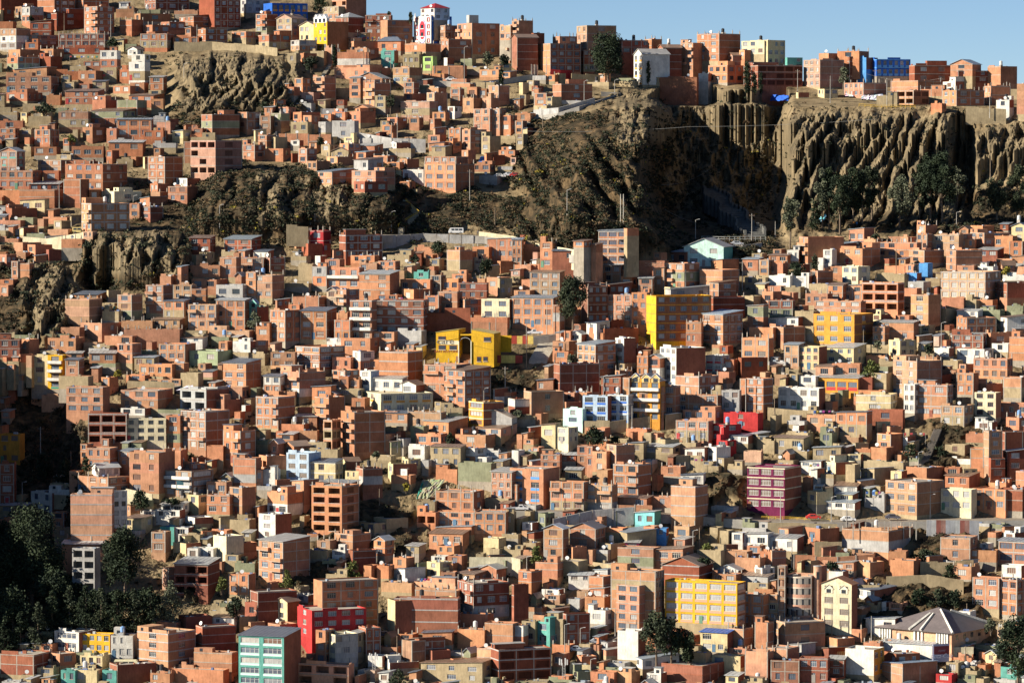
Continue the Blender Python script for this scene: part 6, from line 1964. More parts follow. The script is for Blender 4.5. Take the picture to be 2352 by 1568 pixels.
# small bushes in the gaps of the town
for _ in range(8500):
    u = rnd.uniform(-20, 2370); v = rnd.uniform(60, 1568)
    a, b = int((u + 200) / 4), int(v / 4)
    if v > float(vsky(u)) + 30 and not occ[b, a]: bush(u, v, rnd.uniform(.3, 1.1), 12)
so = sc.build('scrub_bushes'); tag(so, 'dry scrub and dark bushes covering the slopes and gaps', 'scrub', kind='stuff')
print('bushes', nb, len(sc.v))
# ---------------------------------------------------------------- poles
PG = {'u': ('utility_pole', 'utility pole', 'concrete utility pole with cross arm'), 'l': ('street_lamp', 'street lamp', 'pale street lamp'), 'p': ('wooden_pole', 'pole', 'plain thin pole')}
for (x, yt, yb, k) in POLES:
    while yb <= yt: yb += 1568
    p, s = ground(x, yb); u, v = x / 4, yb / 4
    D = Dhouse(u, v) - .3 if float(max(rockmask(u, v), scrubmask(u, v))) < .2 else p.y; p = pt(u, v, D)
    H = (yb - yt) * s
    root = empty(PG[k][0], p); mb = MB(); c = (.42, .40, .36) if k != 'p' else random.choice(((.40, .38, .34), (.28, .22, .16)))
    mb.tube((0, 0, -2), (0, 0, H), .15, .09, WALL, c, 7); mb.build('pole', root)
    if k == 'u':
        a = MB(); a.box(-.9, .9, -.06, .06, H - .7, H - .55, WALL, (.25, .2, .16)); am = a.build('cross_arm', root)
        for q in (-.75, 0, .75): b = MB(); b.tube((q, 0, H - .55), (q, 0, H - .3), .06, .04, PAINT, (.3, .15, .1), 6); b.build('insulator', am)
    if k == 'l':
        a = MB(); a.tube((0, 0, H), (.9, -.4, H + .35), .05, .04, PAINT, (.5, .5, .48), 6); am = a.build('arm', root)
        b = MB(); b.box(.8, 1.35, -.55, -.3, H + .28, H + .42, PAINT, (.7, .7, .68)); b.build('lamp_head', am)
    tag(root, unique([PG[k][2] + ', ' + rel(x, yb, None, q) for q in range(4)]), PG[k][1], 'poles and lamps on the hillside')
for dx in (1000, 1026):
    p, s = ground(*T(2,1,dx,480)); mb = MB(); mb.tube((0, 0, -2), (0, 0, 265 * s), .17, .14, WALL, (.5, .47, .4), 7); o = mb.build('tall_post'); o.location = p
    tag(o, ('left' if dx == 1000 else 'right') + ' one of two tall pale twin posts on the scrub slope', 'pole', 'twin posts')
# ---------------------------------------------------------------- vehicles
def vehicle(x, y, kind, col, lab, rz=0.0, name='parked_car'):
    p, s = ground(x, y); u, v = x / 4, y / 4; p = pt(u, v, Dhouse(u, v) + 1.6 + (1.2 if kind == 'van' else 0)); p.z += .32
    root = empty(name, p, rz); tag(root, lab, 'minibus' if kind == 'van' else ('bus' if kind == 'bus' else 'car'))
    L_, W_, H_ = {'van': (4.9, 1.8, 1.95), 'car': (4.2, 1.7, 1.42), 'bus': (6.5, 2.1, 2.5), 'pickup': (4.8, 1.8, 1.65)}[kind]
    b = MB(); hw = W_ / 2
    if kind in ('van', 'bus'): prof = [(-L_ / 2, .3), (L_ / 2, .3), (L_ / 2, H_ * .5), (L_ / 2 - .5, H_ - .12), (L_ / 2 - .8, H_), (-L_ / 2 + .12, H_), (-L_ / 2, H_ - .15)]
    elif kind == 'car': prof = [(-L_ / 2, .28), (L_ / 2, .28), (L_ / 2, .75), (L_ / 2 - .95, .9), (L_ / 2 - 1.55, H_), (-L_ / 2 + 1.0, H_), (-L_ / 2 + .35, .92), (-L_ / 2, .88)]
    else: prof = [(-L_ / 2, .4), (L_ / 2, .4), (L_ / 2, .95), (L_ / 2 - 1.1, 1.05), (L_ / 2 - 1.6, H_), (-.3, H_), (-.35, 1.05), (-L_ / 2, 1.05)]
    n = len(prof); A = [(a, -hw, z) for a, z in prof]; B = [(a, hw, z) for a, z in prof]
    b.face(tuple(A), PAINT, col); b.face(tuple(reversed(B)), PAINT, col)
    for i in range(n): j = (i + 1) % n; b.face((A[j], A[i], B[i], B[j]), PAINT, col)
    b.build('body', root)
    if kind in ('van', 'bus'): wins = [(-L_ * .42, -L_ * .2), (-L_ * .16, L_ * .06), (L_ * .1, L_ * .3)]; z0, z1 = H_ * .55, H_ * .86
    elif kind == 'car': wins = [(-L_ * .22, -.05), (.05, L_ * .12)]; z0, z1 = .92, H_ - .12
    else: wins = [(-.15, .7)]; z0, z1 = 1.1, H_ - .12
    for a, c in wins:
        g = MB(); g.face(((a, -hw - .02, z0), (c, -hw - .02, z0), (c, -hw - .02, z1), (a, -hw - .02, z1)), GLASS, (0, 0, 0)); g.face(((a, hw + .02, z0), (c, hw + .02, z0), (c, hw + .02, z1), (a, hw + .02, z1)), GLASS, (0, 0, 0)); g.build('window', root)
    wr = .31 if kind != 'bus' else .42
    for a in (-L_ * .31, L_ * .31):
        for q in (-1, 1):
            g = MB(); g.tube((a, q * (hw - .18), wr), (a, q * (hw + .02), wr), wr, wr, TYRE, (.02, .02, .02), 12); wo = g.build('wheel', root); g = MB(); g.tube((a, q * (hw + .021), wr), (a, q * (hw + .03), wr), wr * .55, wr * .55, METAL, (.5, .5, .5), 8); g.build('rim', wo)
    for q in (-1, 1):
        g = MB(); g.box(L_ / 2 - .02, L_ / 2 + .03, q * hw * .7 - .15, q * hw * .7 + .15, .55, .72, PAINT, (.8, .8, .75)); g.build('headlight', root)
vehicle(*T(1,1,1838,588), 'van', (.78, .78, .76), 'white minibus driving along the pale ridge road', math.pi, 'minibus')
vehicle(*T(1,0,1795,752), 'car', (.8, .8, .78), 'white car parked on the upper dirt road')
vehicle(*T(1,1,2240,72), 'car', (.75, .75, .73), 'silver-white car on the upper bend, left of another')
vehicle(*T(1,1,2330,60), 'car', (.7, .72, .74), 'pale car at the upper bend beside the red car')
vehicle(*T(2,1,35,64), 'car', (.5, .05, .05), 'dark red car at the upper bend')
vehicle(*T(2,1,2072,694), 'car', (.45, .47, .5), 'grey car at the mouth of the dark ravine')
vehicle(*T(0,1,735,583), 'van', (.75, .6, .25), 'pale yellow van beside the dark red cliff-edge block', 0, 'van')
vehicle(*T(2,1,215,1515), 'pickup', (.75, .75, .75), 'white pickup truck above the yellow school', math.pi, 'pickup_truck')
vehicle(*T(2,2,75,1562), 'pickup', (.7, .7, .7), 'white pickup at the foot of the blue-topped house', 0, 'pickup_truck')
vehicle(*T(3,3,420,72), 'car', (.6, .06, .05), 'bright red car behind the yellow guard rail')
vehicle(*T(3,3,740,92), 'car', (.8, .8, .78), 'white car on the lower right street')
vehicle(*T(3,3,1150,72), 'car', (.1, .1, .13), 'dark car before the green shop doors, lower right street')
vehicle(*T(2,3,830,1135), 'pickup', (.25, .07, .05), 'dark red pickup in the shaded street, bottom centre', 0, 'pickup_truck')
vehicle(*T(2,3,790,1215), 'car', (.35, .38, .42), 'grey car in the shaded car park, bottom centre')
vehicle(*T(2,3,592,1285), 'car', (.5, .53, .56), 'silver car at the end of the shaded car park')
vehicle(*T(0,3,1165,1452), 'bus', (.75, .70, .45), 'white and yellow bus in front of a dark brick wall', 0, 'small_bus')
vehicle(*T(1,3,1185,1150), 'car', (.08, .09, .14), 'dark car in the narrow shaded alley')
# yellow digger
p, s = ground(*T(1,0,1690,715)); p.y -= 2
r = empty('digger', p); tag(r, 'small yellow digger parked on the upper dirt road', 'digger')
b = MB(); b.box(-1.7, 1.5, -.9, .9, .8, 1.5, PAINT, YEL); b.build('body', r)
b = MB(); b.box(-.9, .4, -.75, .75, 1.5, 2.6, GLASS, YEL); b.box(-1, .5, -.8, .8, 2.6, 2.72, PAINT, YEL); b.build('cab', r)
for a, w_ in ((-1.1, .65), (1.1, .5)):
    for q in (-1, 1): b = MB(); b.tube((a, q * .9 - .2, w_), (a, q * .9 + .2, w_), w_, w_, TYRE, (.02, .02, .02), 12); b.build('wheel', r)
b = MB(); b.tube((1.4, 0, 1.2), (3.0, 0, 1.7), .14, .12, PAINT, YEL); b.tube((3.0, 0, 1.7), (3.4, 0, .5), .12, .1, PAINT, YEL); b.box(3.1, 3.7, -.7, .7, .2, .7, PAINT, YEL); b.build('loader_arm', r)
# ---------------------------------------------------------------- people
def person(x, y, shirt, trousers, lab, walk=.25, face=0):
    p, s = ground(x, y); u, v = x / 4, y / 4; p = pt(u, v, min(Dhouse(u, v) + 1.5, Dterr(u, v) + 1.5)); p.z += .33
    V = [(0, 0, .92), (0, 0, 1.15), (0, 0, 1.42), (0, 0, 1.5), (0, 0, 1.6), (0, .01, 1.72), (-.1, 0, .88), (-.1, -walk * .5, .48), (-.1, -walk * .9, .08), (-.1, -walk * .9 - .18, .04),
         (.1, 0, .88), (.1, walk * .4, .48), (.1, walk, .1), (.1, walk - .17, .04), (-.19, 0, 1.4), (-.25, .06, 1.13), (-.24, -.08, .9), (-.24, -.12, .8), (.19, 0, 1.4), (.25, -.04, 1.13), (.24, .1, .9), (.24, .12, .8)]
    E = [(0, 1), (1, 2), (2, 3), (3, 4), (4, 5), (0, 6), (6, 7), (7, 8), (8, 9), (0, 10), (10, 11), (11, 12), (12, 13), (2, 14), (14, 15), (15, 16), (16, 17), (2, 18), (18, 19), (19, 20), (20, 21)]
    rad = [.14, .13, .15, .06, .10, .08, .09, .065, .045, .04, .09, .065, .045, .04, .06, .045, .035, .03, .06, .045, .035, .03]
    me = bpy.data.meshes.new('body'); me.from_pydata(V, E, []); o = bpy.data.objects.new('body', me); COL.objects.link(o)
    md = o.modifiers.new('s', 'SKIN'); 
    for i, q in enumerate(me.skin_vertices[0].data if me.skin_vertices else []): q.radius = (rad[i], rad[i])
    if not me.skin_vertices:
        bpy.context.view_layer.update()
    dg = bpy.context.evaluated_depsgraph_get(); o.modifiers.new('u', 'SUBSURF').levels = 1
    dg.update(); m2 = bpy.data.meshes.new_from_object(o.evaluated_get(dg))
    bpy.data.objects.remove(o)
    root = empty('person', p, face)
    ca = m2.color_attributes.new('col', 'FLOAT_COLOR', 'CORNER'); m2.materials.clear(); m2.materials.append(M_CLOTH)
    for pl in m2.polygons:
        z = pl.center.z; c = (.36, .21, .14) if z > 1.47 else (shirt if z > .93 or abs(pl.center.x) > .17 else trousers)
        if z > 1.66: c = (.03, .02, .015)
        for li in pl.loop_indices: ca.data[li].color = (*c, 1)
    b = bpy.data.objects.new('body', m2); COL.objects.link(b); b.parent = root; tag(root, lab, 'person')
def skin_person(*a, **k):
    try: person(*a, **k)
    except Exception as e: print('person failed', e)
skin_person(*T(1,1,2042,604), (.12, .12, .14), (.05, .05, .07), 'person in dark clothes walking by the road behind the minibus')
skin_person(*T(1,1,2122,622), (.7, .7, .68), (.08, .08, .1), 'person in a white top on the road right of the minibus')
skin_person(*T(3,1,820,522), (.08, .25, .5), (.05, .05, .08), 'hiker in a blue jacket under the cliff grove')
skin_person(*T(3,1,790,518), (.6, .22, .05), (.08, .07, .06), 'hiker in an orange jacket under the cliff grove')
skin_person(*T(0,0,2250,1480), (.05, .05, .06), (.05, .05, .05), 'person in black on the path by the pink frame building')
# ---------------------------------------------------------------- the yellow school
def lettering(txt, size, loc, rot, col, parent, name='lettering', shear=0, ext=.03, sx=1):
    cu = bpy.data.curves.new(name, 'FONT'); cu.body = txt; cu.size = size; cu.extrude = ext; cu.shear = shear; cu.align_x = 'CENTER'
    o = bpy.data.objects.new(name, cu); COL.objects.link(o)
    dg = bpy.context.evaluated_depsgraph_get(); dg.update(); me = bpy.data.meshes.new_from_object(o.evaluated_get(dg)); bpy.data.objects.remove(o)
    m = bpy.data.materials.new('sign_paint'); m.use_nodes = True; m.node_tree.nodes['Principled BSDF'].inputs['Base Color'].default_value = (*col, 1); m.node_tree.nodes['Principled BSDF'].inputs['Roughness'].default_value = .6
    me.materials.clear(); me.materials.append(m)
    o = bpy.data.objects.new(name, me); COL.objects.link(o); o.parent = parent; o.location = loc; o.rotation_euler = rot; o.scale = (sx, 1, 1); return o
gx = 2351 + 1655
u, v = gx / 4, 3320 / 4; D = Dhouse(u, v); s = D / F / 4; p = pt(u, v, D); SY = (.62, .37, .03)
sch = empty('school', p, -math.atan2(p.x, p.y) - R(14)); tag(sch, 'mustard yellow school with two slanting roofs around a deep arched entrance', 'school'); q = 1.03 * s
def S_(a): return (a - 1655) * q
w1 = MB()
def slab(x0, x1, z0, zl, zr, y0, y1, c):   # block with sloping top
    w1.hexa([(x0, y0, z0), (x1, y0, z0), (x1, y1, z0), (x0, y1, z0), (x0, y0, zl), (x1, y0, zr), (x1, y1, zr), (x0, y1, zl)], WALL, c)
z = lambda y: (3320 - y) * s
slab(0, S_(1862), -1.5, z(3054), z(3023), 0, 9, SY); slab(S_(1980), S_(2186), -1.5, z(3024), z(3060), 0, 9, SY)
w1.box(S_(1862), S_(1980), 5, 9, -6, z(3060), WALL, (.12, .09, .06)); w1.box(S_(1862) + .005, S_(1980) - .005, 0.3, 5, z(3078), z(3066), WALL, SY)
for i in range(8): w1.box(S_(1862) + .01, S_(1980) - .01, .4 + i * .45, 5, -3, .3 + i * .26, WALL, (.35, .16, .08))
w1.build('wall', sch)
for sgn, (xa, xb) in (((1), (S_(1860), S_(1868))), ((-1), (S_(1975), S_(1983)))):
    c_ = MB(); c_.box(xa, xb, -.35, -.02, -.5, z(3130), PAINT, (.75, .7, .5)); c_.build('entrance_column', sch)
ar = MB(); cx = (S_(1862) + S_(1980)) / 2; rr = (S_(1980) - S_(1862)) / 2 - .1
for i in range(12):
    a, b = math.pi * i / 12, math.pi * (i + 1) / 12; ar.tube((cx + rr * math.cos(a), .5, z(3150) + rr * math.sin(a) * .9), (cx + rr * math.cos(b), .5, z(3150) + rr * math.sin(b) * .9), .12, .12, PAINT, (.3, .3, .3), 5)
ar.build('entrance_arch', sch)
for (xa, xb, ya, yb) in ((1675, 1745, 3087, 3118), (1678, 1745, 3169, 3210), (1778, 1848, 3169, 3210), (2093, 2160, 3090, 3130), (2030, 2070, 3270, 3315), (2088, 2130, 3270, 3312)):
    g = MB(); x0, x1, z0, z1 = S_(xa), S_(xb), z(yb), z(ya)
    g.box(x0, x1, -.06, -.01, z0, z1, PAINT, (.22, .05, .03)); g.face(((x0 + .12, -.075, z0 + .12), (x1 - .12, -.075, z0 + .12), (x1 - .12, -.075, z1 - .12), (x0 + .12, -.075, z1 - .12)), GLASS, (0, 0, 0)); g.box(x0, x1, -.2, -.061, z0 - .12, z0, PAINT, (.7, .68, .55)); g.build('window', sch)
g = MB(); g.box(S_(1838), S_(1862) - .1, -.06, -.01, 0, z(3268), PAINT, (.3, .15, .08)); g.build('door', sch)
for (xa, ya, xb, yb) in ((1655, 3140, 1862, 3105), (1980, 3160, 2186, 3210)):
    g = MB(); g.tube((S_(xa), -.05, z(ya)), (S_(xb), -.05, z(yb)), .07, .07, PAINT, (.45, .28, .03), 5); g.build('trim_line', sch)
g = MB(); g.box(S_(1690), S_(1858), -.05, -.008, z(3163), z(3127), PAINT, (.66, .60, .42)); g.build('name_panel', sch)
lettering('care', 2.6, (S_(1742), -.09, z(3157)), (math.pi / 2, 0, 0), (.16, .14, .12), sch, sx=1.2)
lettering('SAN ANTONIO', .95, (S_(1762), -.04, z(3236)), (math.pi / 2, 0, 0), (.3, .06, .03), sch, sx=1.25)
rf = MB(); 
for (xa, xb, za, zb) in ((0, S_(1862), z(3054), z(3023)), (S_(1980), S_(2186), z(3024), z(3060))): rf.hexa([(xa - .1, -.15, za + .02), (xb + .1, -.15, zb + .02), (xb + .1, 9.2, zb + .02), (xa - .1, 9.2, za + .02), (xa - .1, -.15, za + .14), (xb + .1, -.15, zb + .14), (xb + .1, 9.2, zb + .14), (xa - .1, 9.2, za + .14)], METAL, (.5, .4, .15))
rf.build('roof', sch)
def annex(x0, x1, yt, yb, cols, lab, dy=0, name='painted_wall'):
    u, v = x0 / 4, yb / 4; D = Dhouse(u, v) + dy; s = D / F / 4; p = pt(u, v, D); mb = MB(); W_ = (x1 - x0) * s; n = len(cols)
    for i, c in enumerate(cols): mb.box(W_ * i / n, W_ * (i + 1) / n, 0, .3, -.6, (yb - yt) * s, WALL, c)
    o = mb.build(name); o.location = p; o.rotation_euler = (0, 0, -math.atan2(p.x, p.y) - R(6)); tag(o, lab, 'wall')
REDW = (.40, .07, .05); YW = (.66, .50, .14)
annex(4535, 4700, 3080, 3215, [(.72, .42, .03)], 'plain orange-yellow wall joined to the right of the school')
annex(4700, 4900, 3085, 3140, [REDW, YW, REDW, YW], 'red and yellow striped wall right of the school')
annex(4540, 4800, 3262, 3315, [REDW, YW, YW, REDW], 'lower red and cream striped wall of the play yard')
# ---------------------------------------------------------------- church with pyramid roof
gx, gy = 7053 + 1690, 4704 + 1215
u, v = gx / 4, gy / 4; D = Dhouse(u, v) - 6; s = D / F / 4; p = pt(u, v, D)
ch = empty('church', p, -math.atan2(p.x, p.y) - R(32)); tag(ch, 'church with a broad low pyramid roof, white ribs and slit windows', 'church')
Wc = 690 * s / math.cos(R(32)); Dc = 380 * s / math.sin(R(32)) ; Hc = 105 * s
w1 = MB(); w1.box(-Wc, 0, 0, Dc, -8, Hc, WALL, (.60, .36, .22)); w1.build('wall', ch)
apx = (-Wc * .42, Dc * .45, (gy - (4704 + 920)) * s); e = 1.0
C4 = [(-Wc - e, -e, Hc), (e, -e, Hc), (e, Dc + e, Hc), (-Wc - e, Dc + e, Hc)]
rf = MB(); RC = [(.27, .21, .19), (.10, .11, .14), (.2, .17, .16), (.25, .2, .19)]
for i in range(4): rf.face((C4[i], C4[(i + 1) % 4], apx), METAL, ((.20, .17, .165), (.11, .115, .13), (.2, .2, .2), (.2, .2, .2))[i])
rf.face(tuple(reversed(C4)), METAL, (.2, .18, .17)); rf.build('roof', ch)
for t in (.46, .6, 1.0):
    b = MB(); a_ = Vector(C4[0]).lerp(Vector(C4[1]), t); e_ = Vector(apx).lerp(a_, .12 if t in (0, 1.0) else .3)
    b.tube(a_ + Vector((0, 0, .25)), e_ + Vector((0, 0, .25)), .42, .3, WALL, (.62, .60, .54), 4); b.build('roof_rib', ch)
b = MB(); b.tube(Vector(C4[2]) + Vector((0, 0, .25)), Vector(apx).lerp(Vector(C4[2]), .2) + Vector((0, 0, .25)), .4, .3, WALL, (.62, .60, .54), 4); b.build('roof_rib', ch)
for i, t in enumerate([.03, .065, .10, .135, .17, .5, .55, .60, .80, .835, .87, .905, .94]):
    b = MB(); x = -Wc + Wc * t; b.box(x, x + .45, -.4, -.01, -3, Hc - .15, WALL, (.72, .70, .64)); b.build('white_fin', ch)
    if t not in (.17, .6, .94): g = MB(); g.box(x + .5, x + .75, -.03, .0 - .004, .5, Hc - .6, GLASS, (0, 0, 0)); g.build('slit_window', ch)
for k in range(5): g = MB(); y = Dc * (.1 + .18 * k); g.box(.005, .04, y, y + 1.3, Hc * .35, Hc * .8, GLASS, (0, 0, 0)); g.build('window', ch)
# ---------------------------------------------------------------- billboard
def billboard(x0, x1, yt, yb, foot, lab, base, name='billboard', dy=-2, yaw=0):
    u, v = (x0 + x1) / 8, yb / 4; D = Dhouse(u, v) + dy; s = D / F / 4; p = pt(u, v, D); W_ = (x1 - x0) * s / 2; H_ = (yb - yt) * s
    r = empty(name, p, -math.atan2(p.x, p.y) + yaw); tag(r, lab, 'billboard'); b = MB(); b.box(-W_, W_, 0, .25, 0, H_, PAINT, base); b.build('panel', r)
    for q in (-.7, .7): c_ = MB(); c_.tube((W_ * q, .2, -6), (W_ * q, .2, .2), .12, .12, METAL, (.2, .2, .2)); c_.build('post', r)
    return r, W_, H_
r, W_, H_ = billboard(7053 + 1512, 7053 + 1674, 4704 + 1205, 4704 + 1372, 0, 'faded billboard with white script lettering on red, right of the yellow-windowed wall', (.42, .42, .55), yaw=R(24))
b = MB(); b.box(-W_ + .3, W_ - .05, -.03, -.005, H_ * .42, H_ * .88, PAINT, (.22, .04, .05)); b.build('red_field', r)
lettering('Coca-Cola', H_ * .34, (0, -.06, H_ * .22), (math.pi / 2, 0, 0), (.75, .72, .78), r, shear=.35, sx=.92)
lettering('TOME', H_ * .16, (.1, -.06, H_ * .56), (math.pi / 2, 0, 0), (.35, .25, .3), r, shear=.35)
billboard(1620, 1805, 3136 + 1275, 3136 + 1360, 0, 'dim blue-green billboard in the shaded left ravine', (.10, .22, .26))[0]
# mural scrawl on the long brick wall under the ravine road
u, v = (4702 + 1255) / 4, (1568 + 895) / 4; D = Dhouse(u, v) + .2; s = D / F / 4; p = pt(u, v, D)
r = empty('brick_street_wall', p, -math.atan2(p.x, p.y) - R(8)); tag(r, 'long orange brick street wall with white painted slogans near the ravine mouth', 'wall')
b = MB(); b.box(-145 * s, 150 * s, 0, .3, -3, 70 * s, WALL, (.45, .21, .13)); b.build('wall', r)
rg = random.Random(4)
for i in range(26):
    g = MB(); x = -30 * s + (i % 13) * 12 * s; zz = (22 + (i // 13) * 22 + rg.uniform(-3, 3)) * s
    g.tube((x, -.03, zz), (x + rg.uniform(4, 9) * s, -.03, zz + rg.uniform(-3, 6) * s), .09, .06, PAINT, (.62, .55, .42), 4); g.build('painted_stroke', r)
# ---------------------------------------------------------------- telecom masts, tarps, landslip sheet, wires
def mast(x, yt, yb, lab):
    p, s = ground(x, yb); p.y -= 4; H = (yb - yt) * s; r = empty('telecom_mast', p); tag(r, lab, 'mast'); b = MB(); C_ = (.62, .62, .6)
    for i in range(3):
        a = i * 2.094; b.tube((.6 * math.cos(a), .6 * math.sin(a), -3), (.45 * math.cos(a), .45 * math.sin(a), H * .8), .06, .05, METAL, C_, 5)
    n = int(H / .9)
    for k in range(n):
        for i in range(3):
            a, c = i * 2.094, (i + 1) * 2.094; z0 = k * .9 * .8; b.tube((.55 * math.cos(a), .55 * math.sin(a), z0), (.55 * math.cos(c), .55 * math.sin(c), z0 + .7), .035, .035, METAL, C_, 4)
    b.build('lattice', r)
    for i in range(6):
        a = i * 1.047; g = MB(); x_, y_ = 1.0 * math.cos(a), 1.0 * math.sin(a); g.box(x_ - .16, x_ + .16, y_ - .1, y_ + .1, H * .72, H * (.95 + .05 * (i % 2)), PAINT, (.75, .75, .73)); g.build('antenna', r)
mast(*T(1,3,1085,1270), 4704 + 1500, 'white lattice telecom mast left of the roof terrace, bottom left of centre')
mast(*T(2,3,472,1320), 4704 + 1530, 'white lattice telecom mast in front of the dark brick frame, bottom centre')
def sheet(corners, c, lab, name, cat, nx=14, ny=8, amp=.35, lift=.6):
    P4 = [ground(*k)[0] + Vector((0, -lift - 1.0, .3)) for k in corners]; o3 = P4[0].copy(); mb = MB(); rg = random.Random(9); G = []
    for j in range(ny + 1):
        row = []
        for i in range(nx + 1):
            s_, t_ = i / nx, j / ny; q = P4[0] * (1 - s_) * (1 - t_) + P4[1] * s_ * (1 - t_) + P4[2] * s_ * t_ + P4[3] * (1 - s_) * t_ - o3
            row.append((q.x, q.y + rg.uniform(-amp, amp), q.z + rg.uniform(-amp, amp) * .5))
        G.append(row)
    for j in range(ny):
        for i in range(nx): mb.face((G[j][i], G[j][i + 1], G[j + 1][i + 1], G[j + 1][i]), CLOTH, tuple(e * rg.uniform(.8, 1.15) for e in c))
    o = mb.build(name); o.location = o3; tag(o, lab, cat); return o
sheet([T(1,2,1490,1450), T(1,2,1640,1440), T(1,2,1740,1270), T(1,2,1530,1275)], (.33, .34, .22), 'dull green and grey plastic sheet covering a landslip', 'ground_sheet', 'tarpaulin')
sheet([T(1,2,1475,1450), T(1,2,1500,1452), T(1,2,1545,1290), T(1,2,1525,1290)], (.06, .36, .24), 'green net strip along the left of the landslip sheet', 'green_net', 'net', 4, 8)
sheet([T(3,0,-10,935), T(3,0,185,935), T(3,0,188,885), T(3,0,-10,880)], (.03, .12, .55), 'bright blue tarpaulin on the rubble at the cliff edge', 'blue_tarpaulin', 'tarpaulin', lift=1.5)
sheet([T(3,1,465,490), T(3,1,530,450), T(3,1,535,405), T(3,1,470,440)], (.2, .5, .6), 'small light blue tarpaulin between the grove trunks', 'blue_tarpaulin', 'tarpaulin', 5, 5)
sheet([T(3,0,705,892), T(3,0,780,896), T(3,0,785,830), T(3,0,710,832)], (.75, .75, .75), 'white washing hung left of the lookout on the right plateau', 'white_washing', 'laundry', 6, 4, .2, 2)
sheet([T(3,0,850,920), T(3,0,1060,930), T(3,0,1050,862), T(3,0,860,870)], (.72, .72, .74), 'row of white washing right of the lookout on the plateau', 'white_washing', 'laundry', 12, 4, .4, 2)
sheet([T(1,0,2040,1505), T(1,0,2110,1500), T(1,0,2130,1440), T(1,0,2060,1450)], (.1, .25, .6), 'blue plastic sheet at the end of the upper houses', 'blue_tarpaulin', 'tarpaulin', 5, 5)
sheet([T(1,3,765,1110), T(1,3,820,1110), T(1,3,822,1060), T(1,3,765,1065)], (.03, .15, .6), 'blue cloth drying above the grey ribbed block', 'blue_cloth', 'laundry', 5, 5, .15, 6)
sheet([T(0,3,1615,580), T(0,3,1915,580), T(0,3,1915,520), T(0,3,1615,520)], (.55, .62, .55), 'sagging white awning between two posts, lower left', 'white_awning', 'awning', 12, 3, .2, 6)
sheet([T(0,2,1640,440), T(0,2,1830,440), T(0,2,1790,395), T(0,2,1740,395)], (.78, .74, .78), 'white tent peak on the bare concrete frame house', 'roof_tent', 'tent', 6, 3, .2, 8)
COLS = [(.6, .1, .1), (.75, .75, .75), (.1, .2, .5), (.7, .5, .1), (.1, .35, .25), (.5, .1, .35), (.7, .7, .65)]
LINES = [(T(0,0,1020,650), T(0,0,1190,625)), (T(0,0,860,710), T(0,0,990,700)), (T(0,0,640,540), T(0,0,900,530)), (T(0,0,300,755), T(0,0,370,755)), (T(1,0,940,365), T(1,0,1140,372)), (T(1,0,1340,1120), T(1,0,1380,1120)), (T(3,2,900,1410), T(3,2,1070,1420)), (T(3,2,1250,870), T(3,2,1450,885)),
         (T(2,2,1680,1110), T(2,2,1760,1110)), (T(1,3,1480,640), T(1,3,1690,640)), (T(1,3,690,690), T(1,3,790,680)), (T(0,0,1370,795), T(0,0,1450,795)), (T(2,2,1580,1330), T(2,2,1710,1330)), (T(1,1,1310,1195), T(1,1,1370,1195)), (T(3,2,390,665), T(3,2,610,665)), (T(0,1,930,1275), T(0,1,1090,1275)), (T(3,2,380,1160), T(3,2,480,1160))]
for i, (a, b) in enumerate(LINES):
    pa, s = ground(*a); pb, _ = ground(*b); Dm = min(pa.y, pb.y) - 7.5
    pa = pt(a[0] / 4, a[1] / 4, Dm); pb = pt(b[0] / 4, b[1] / 4, Dm); d = pb - pa; r = empty('clothesline', pa); rg = random.Random(i)
    g = MB(); g.tube((0, 0, 1.0), d + Vector((0, 0, 1.0)), .02, .02, PAINT, (.3, .3, .3), 4)
    for q in (Vector((0, 0, 0)), d): g.tube(q + Vector((0, 0, -2.5)), q + Vector((0, 0, 1.05)), .05, .05, PAINT, (.3, .28, .25), 5)
    g.build('line', r); n = max(3, int(d.length / .8))
    for k in range(n):
        if rg.random() < .2: continue
        x = d * ((k + .5) / n); w_ = rg.uniform(.25, .38); h_ = rg.uniform(.5, .95); g = MB(); c = rg.choice(COLS)
        g.hexa([(x.x - w_, x.y - .03, 1 - h_), (x.x + w_, x.y + .03, 1 - h_ * rg.uniform(.8, 1)), (x.x + w_, x.y + .07, 1 - h_), (x.x - w_, x.y + .02, 1 - h_), (x.x - w_, x.y - .03, 1), (x.x + w_, x.y - .03, 1), (x.x + w_, x.y + .02, 1), (x.x - w_, x.y + .02, 1)], CLOTH, c); g.build('garment', r)
    tag(r, unique(['coloured washing on a line, ' + rel(a[0], a[1], None, k) for k in range(4)]), 'clothesline', 'washing lines')
WIRES = [(T(2,0,110,1205), T(2,0,1640,1165), 5), (T(2,0,1640,1165), T(3,0,1000,1095), 4), (T(2,1,1390,345), T(2,1,2205,400), 30), (T(0,0,1000,1010), T(0,0,2200,1130), 10), (T(2,1,1370,130), T(2,1,1800,0), 10), (T(3,3,1710,1155), T(3,3,2220,1270), 8), (T(1,2,900,965), T(1,2,1300,860), 6), (T(3,0,80,595), T(3,0,910,680), 10), (T(3,0,910,680), T(3,0,1600,720), 12)]
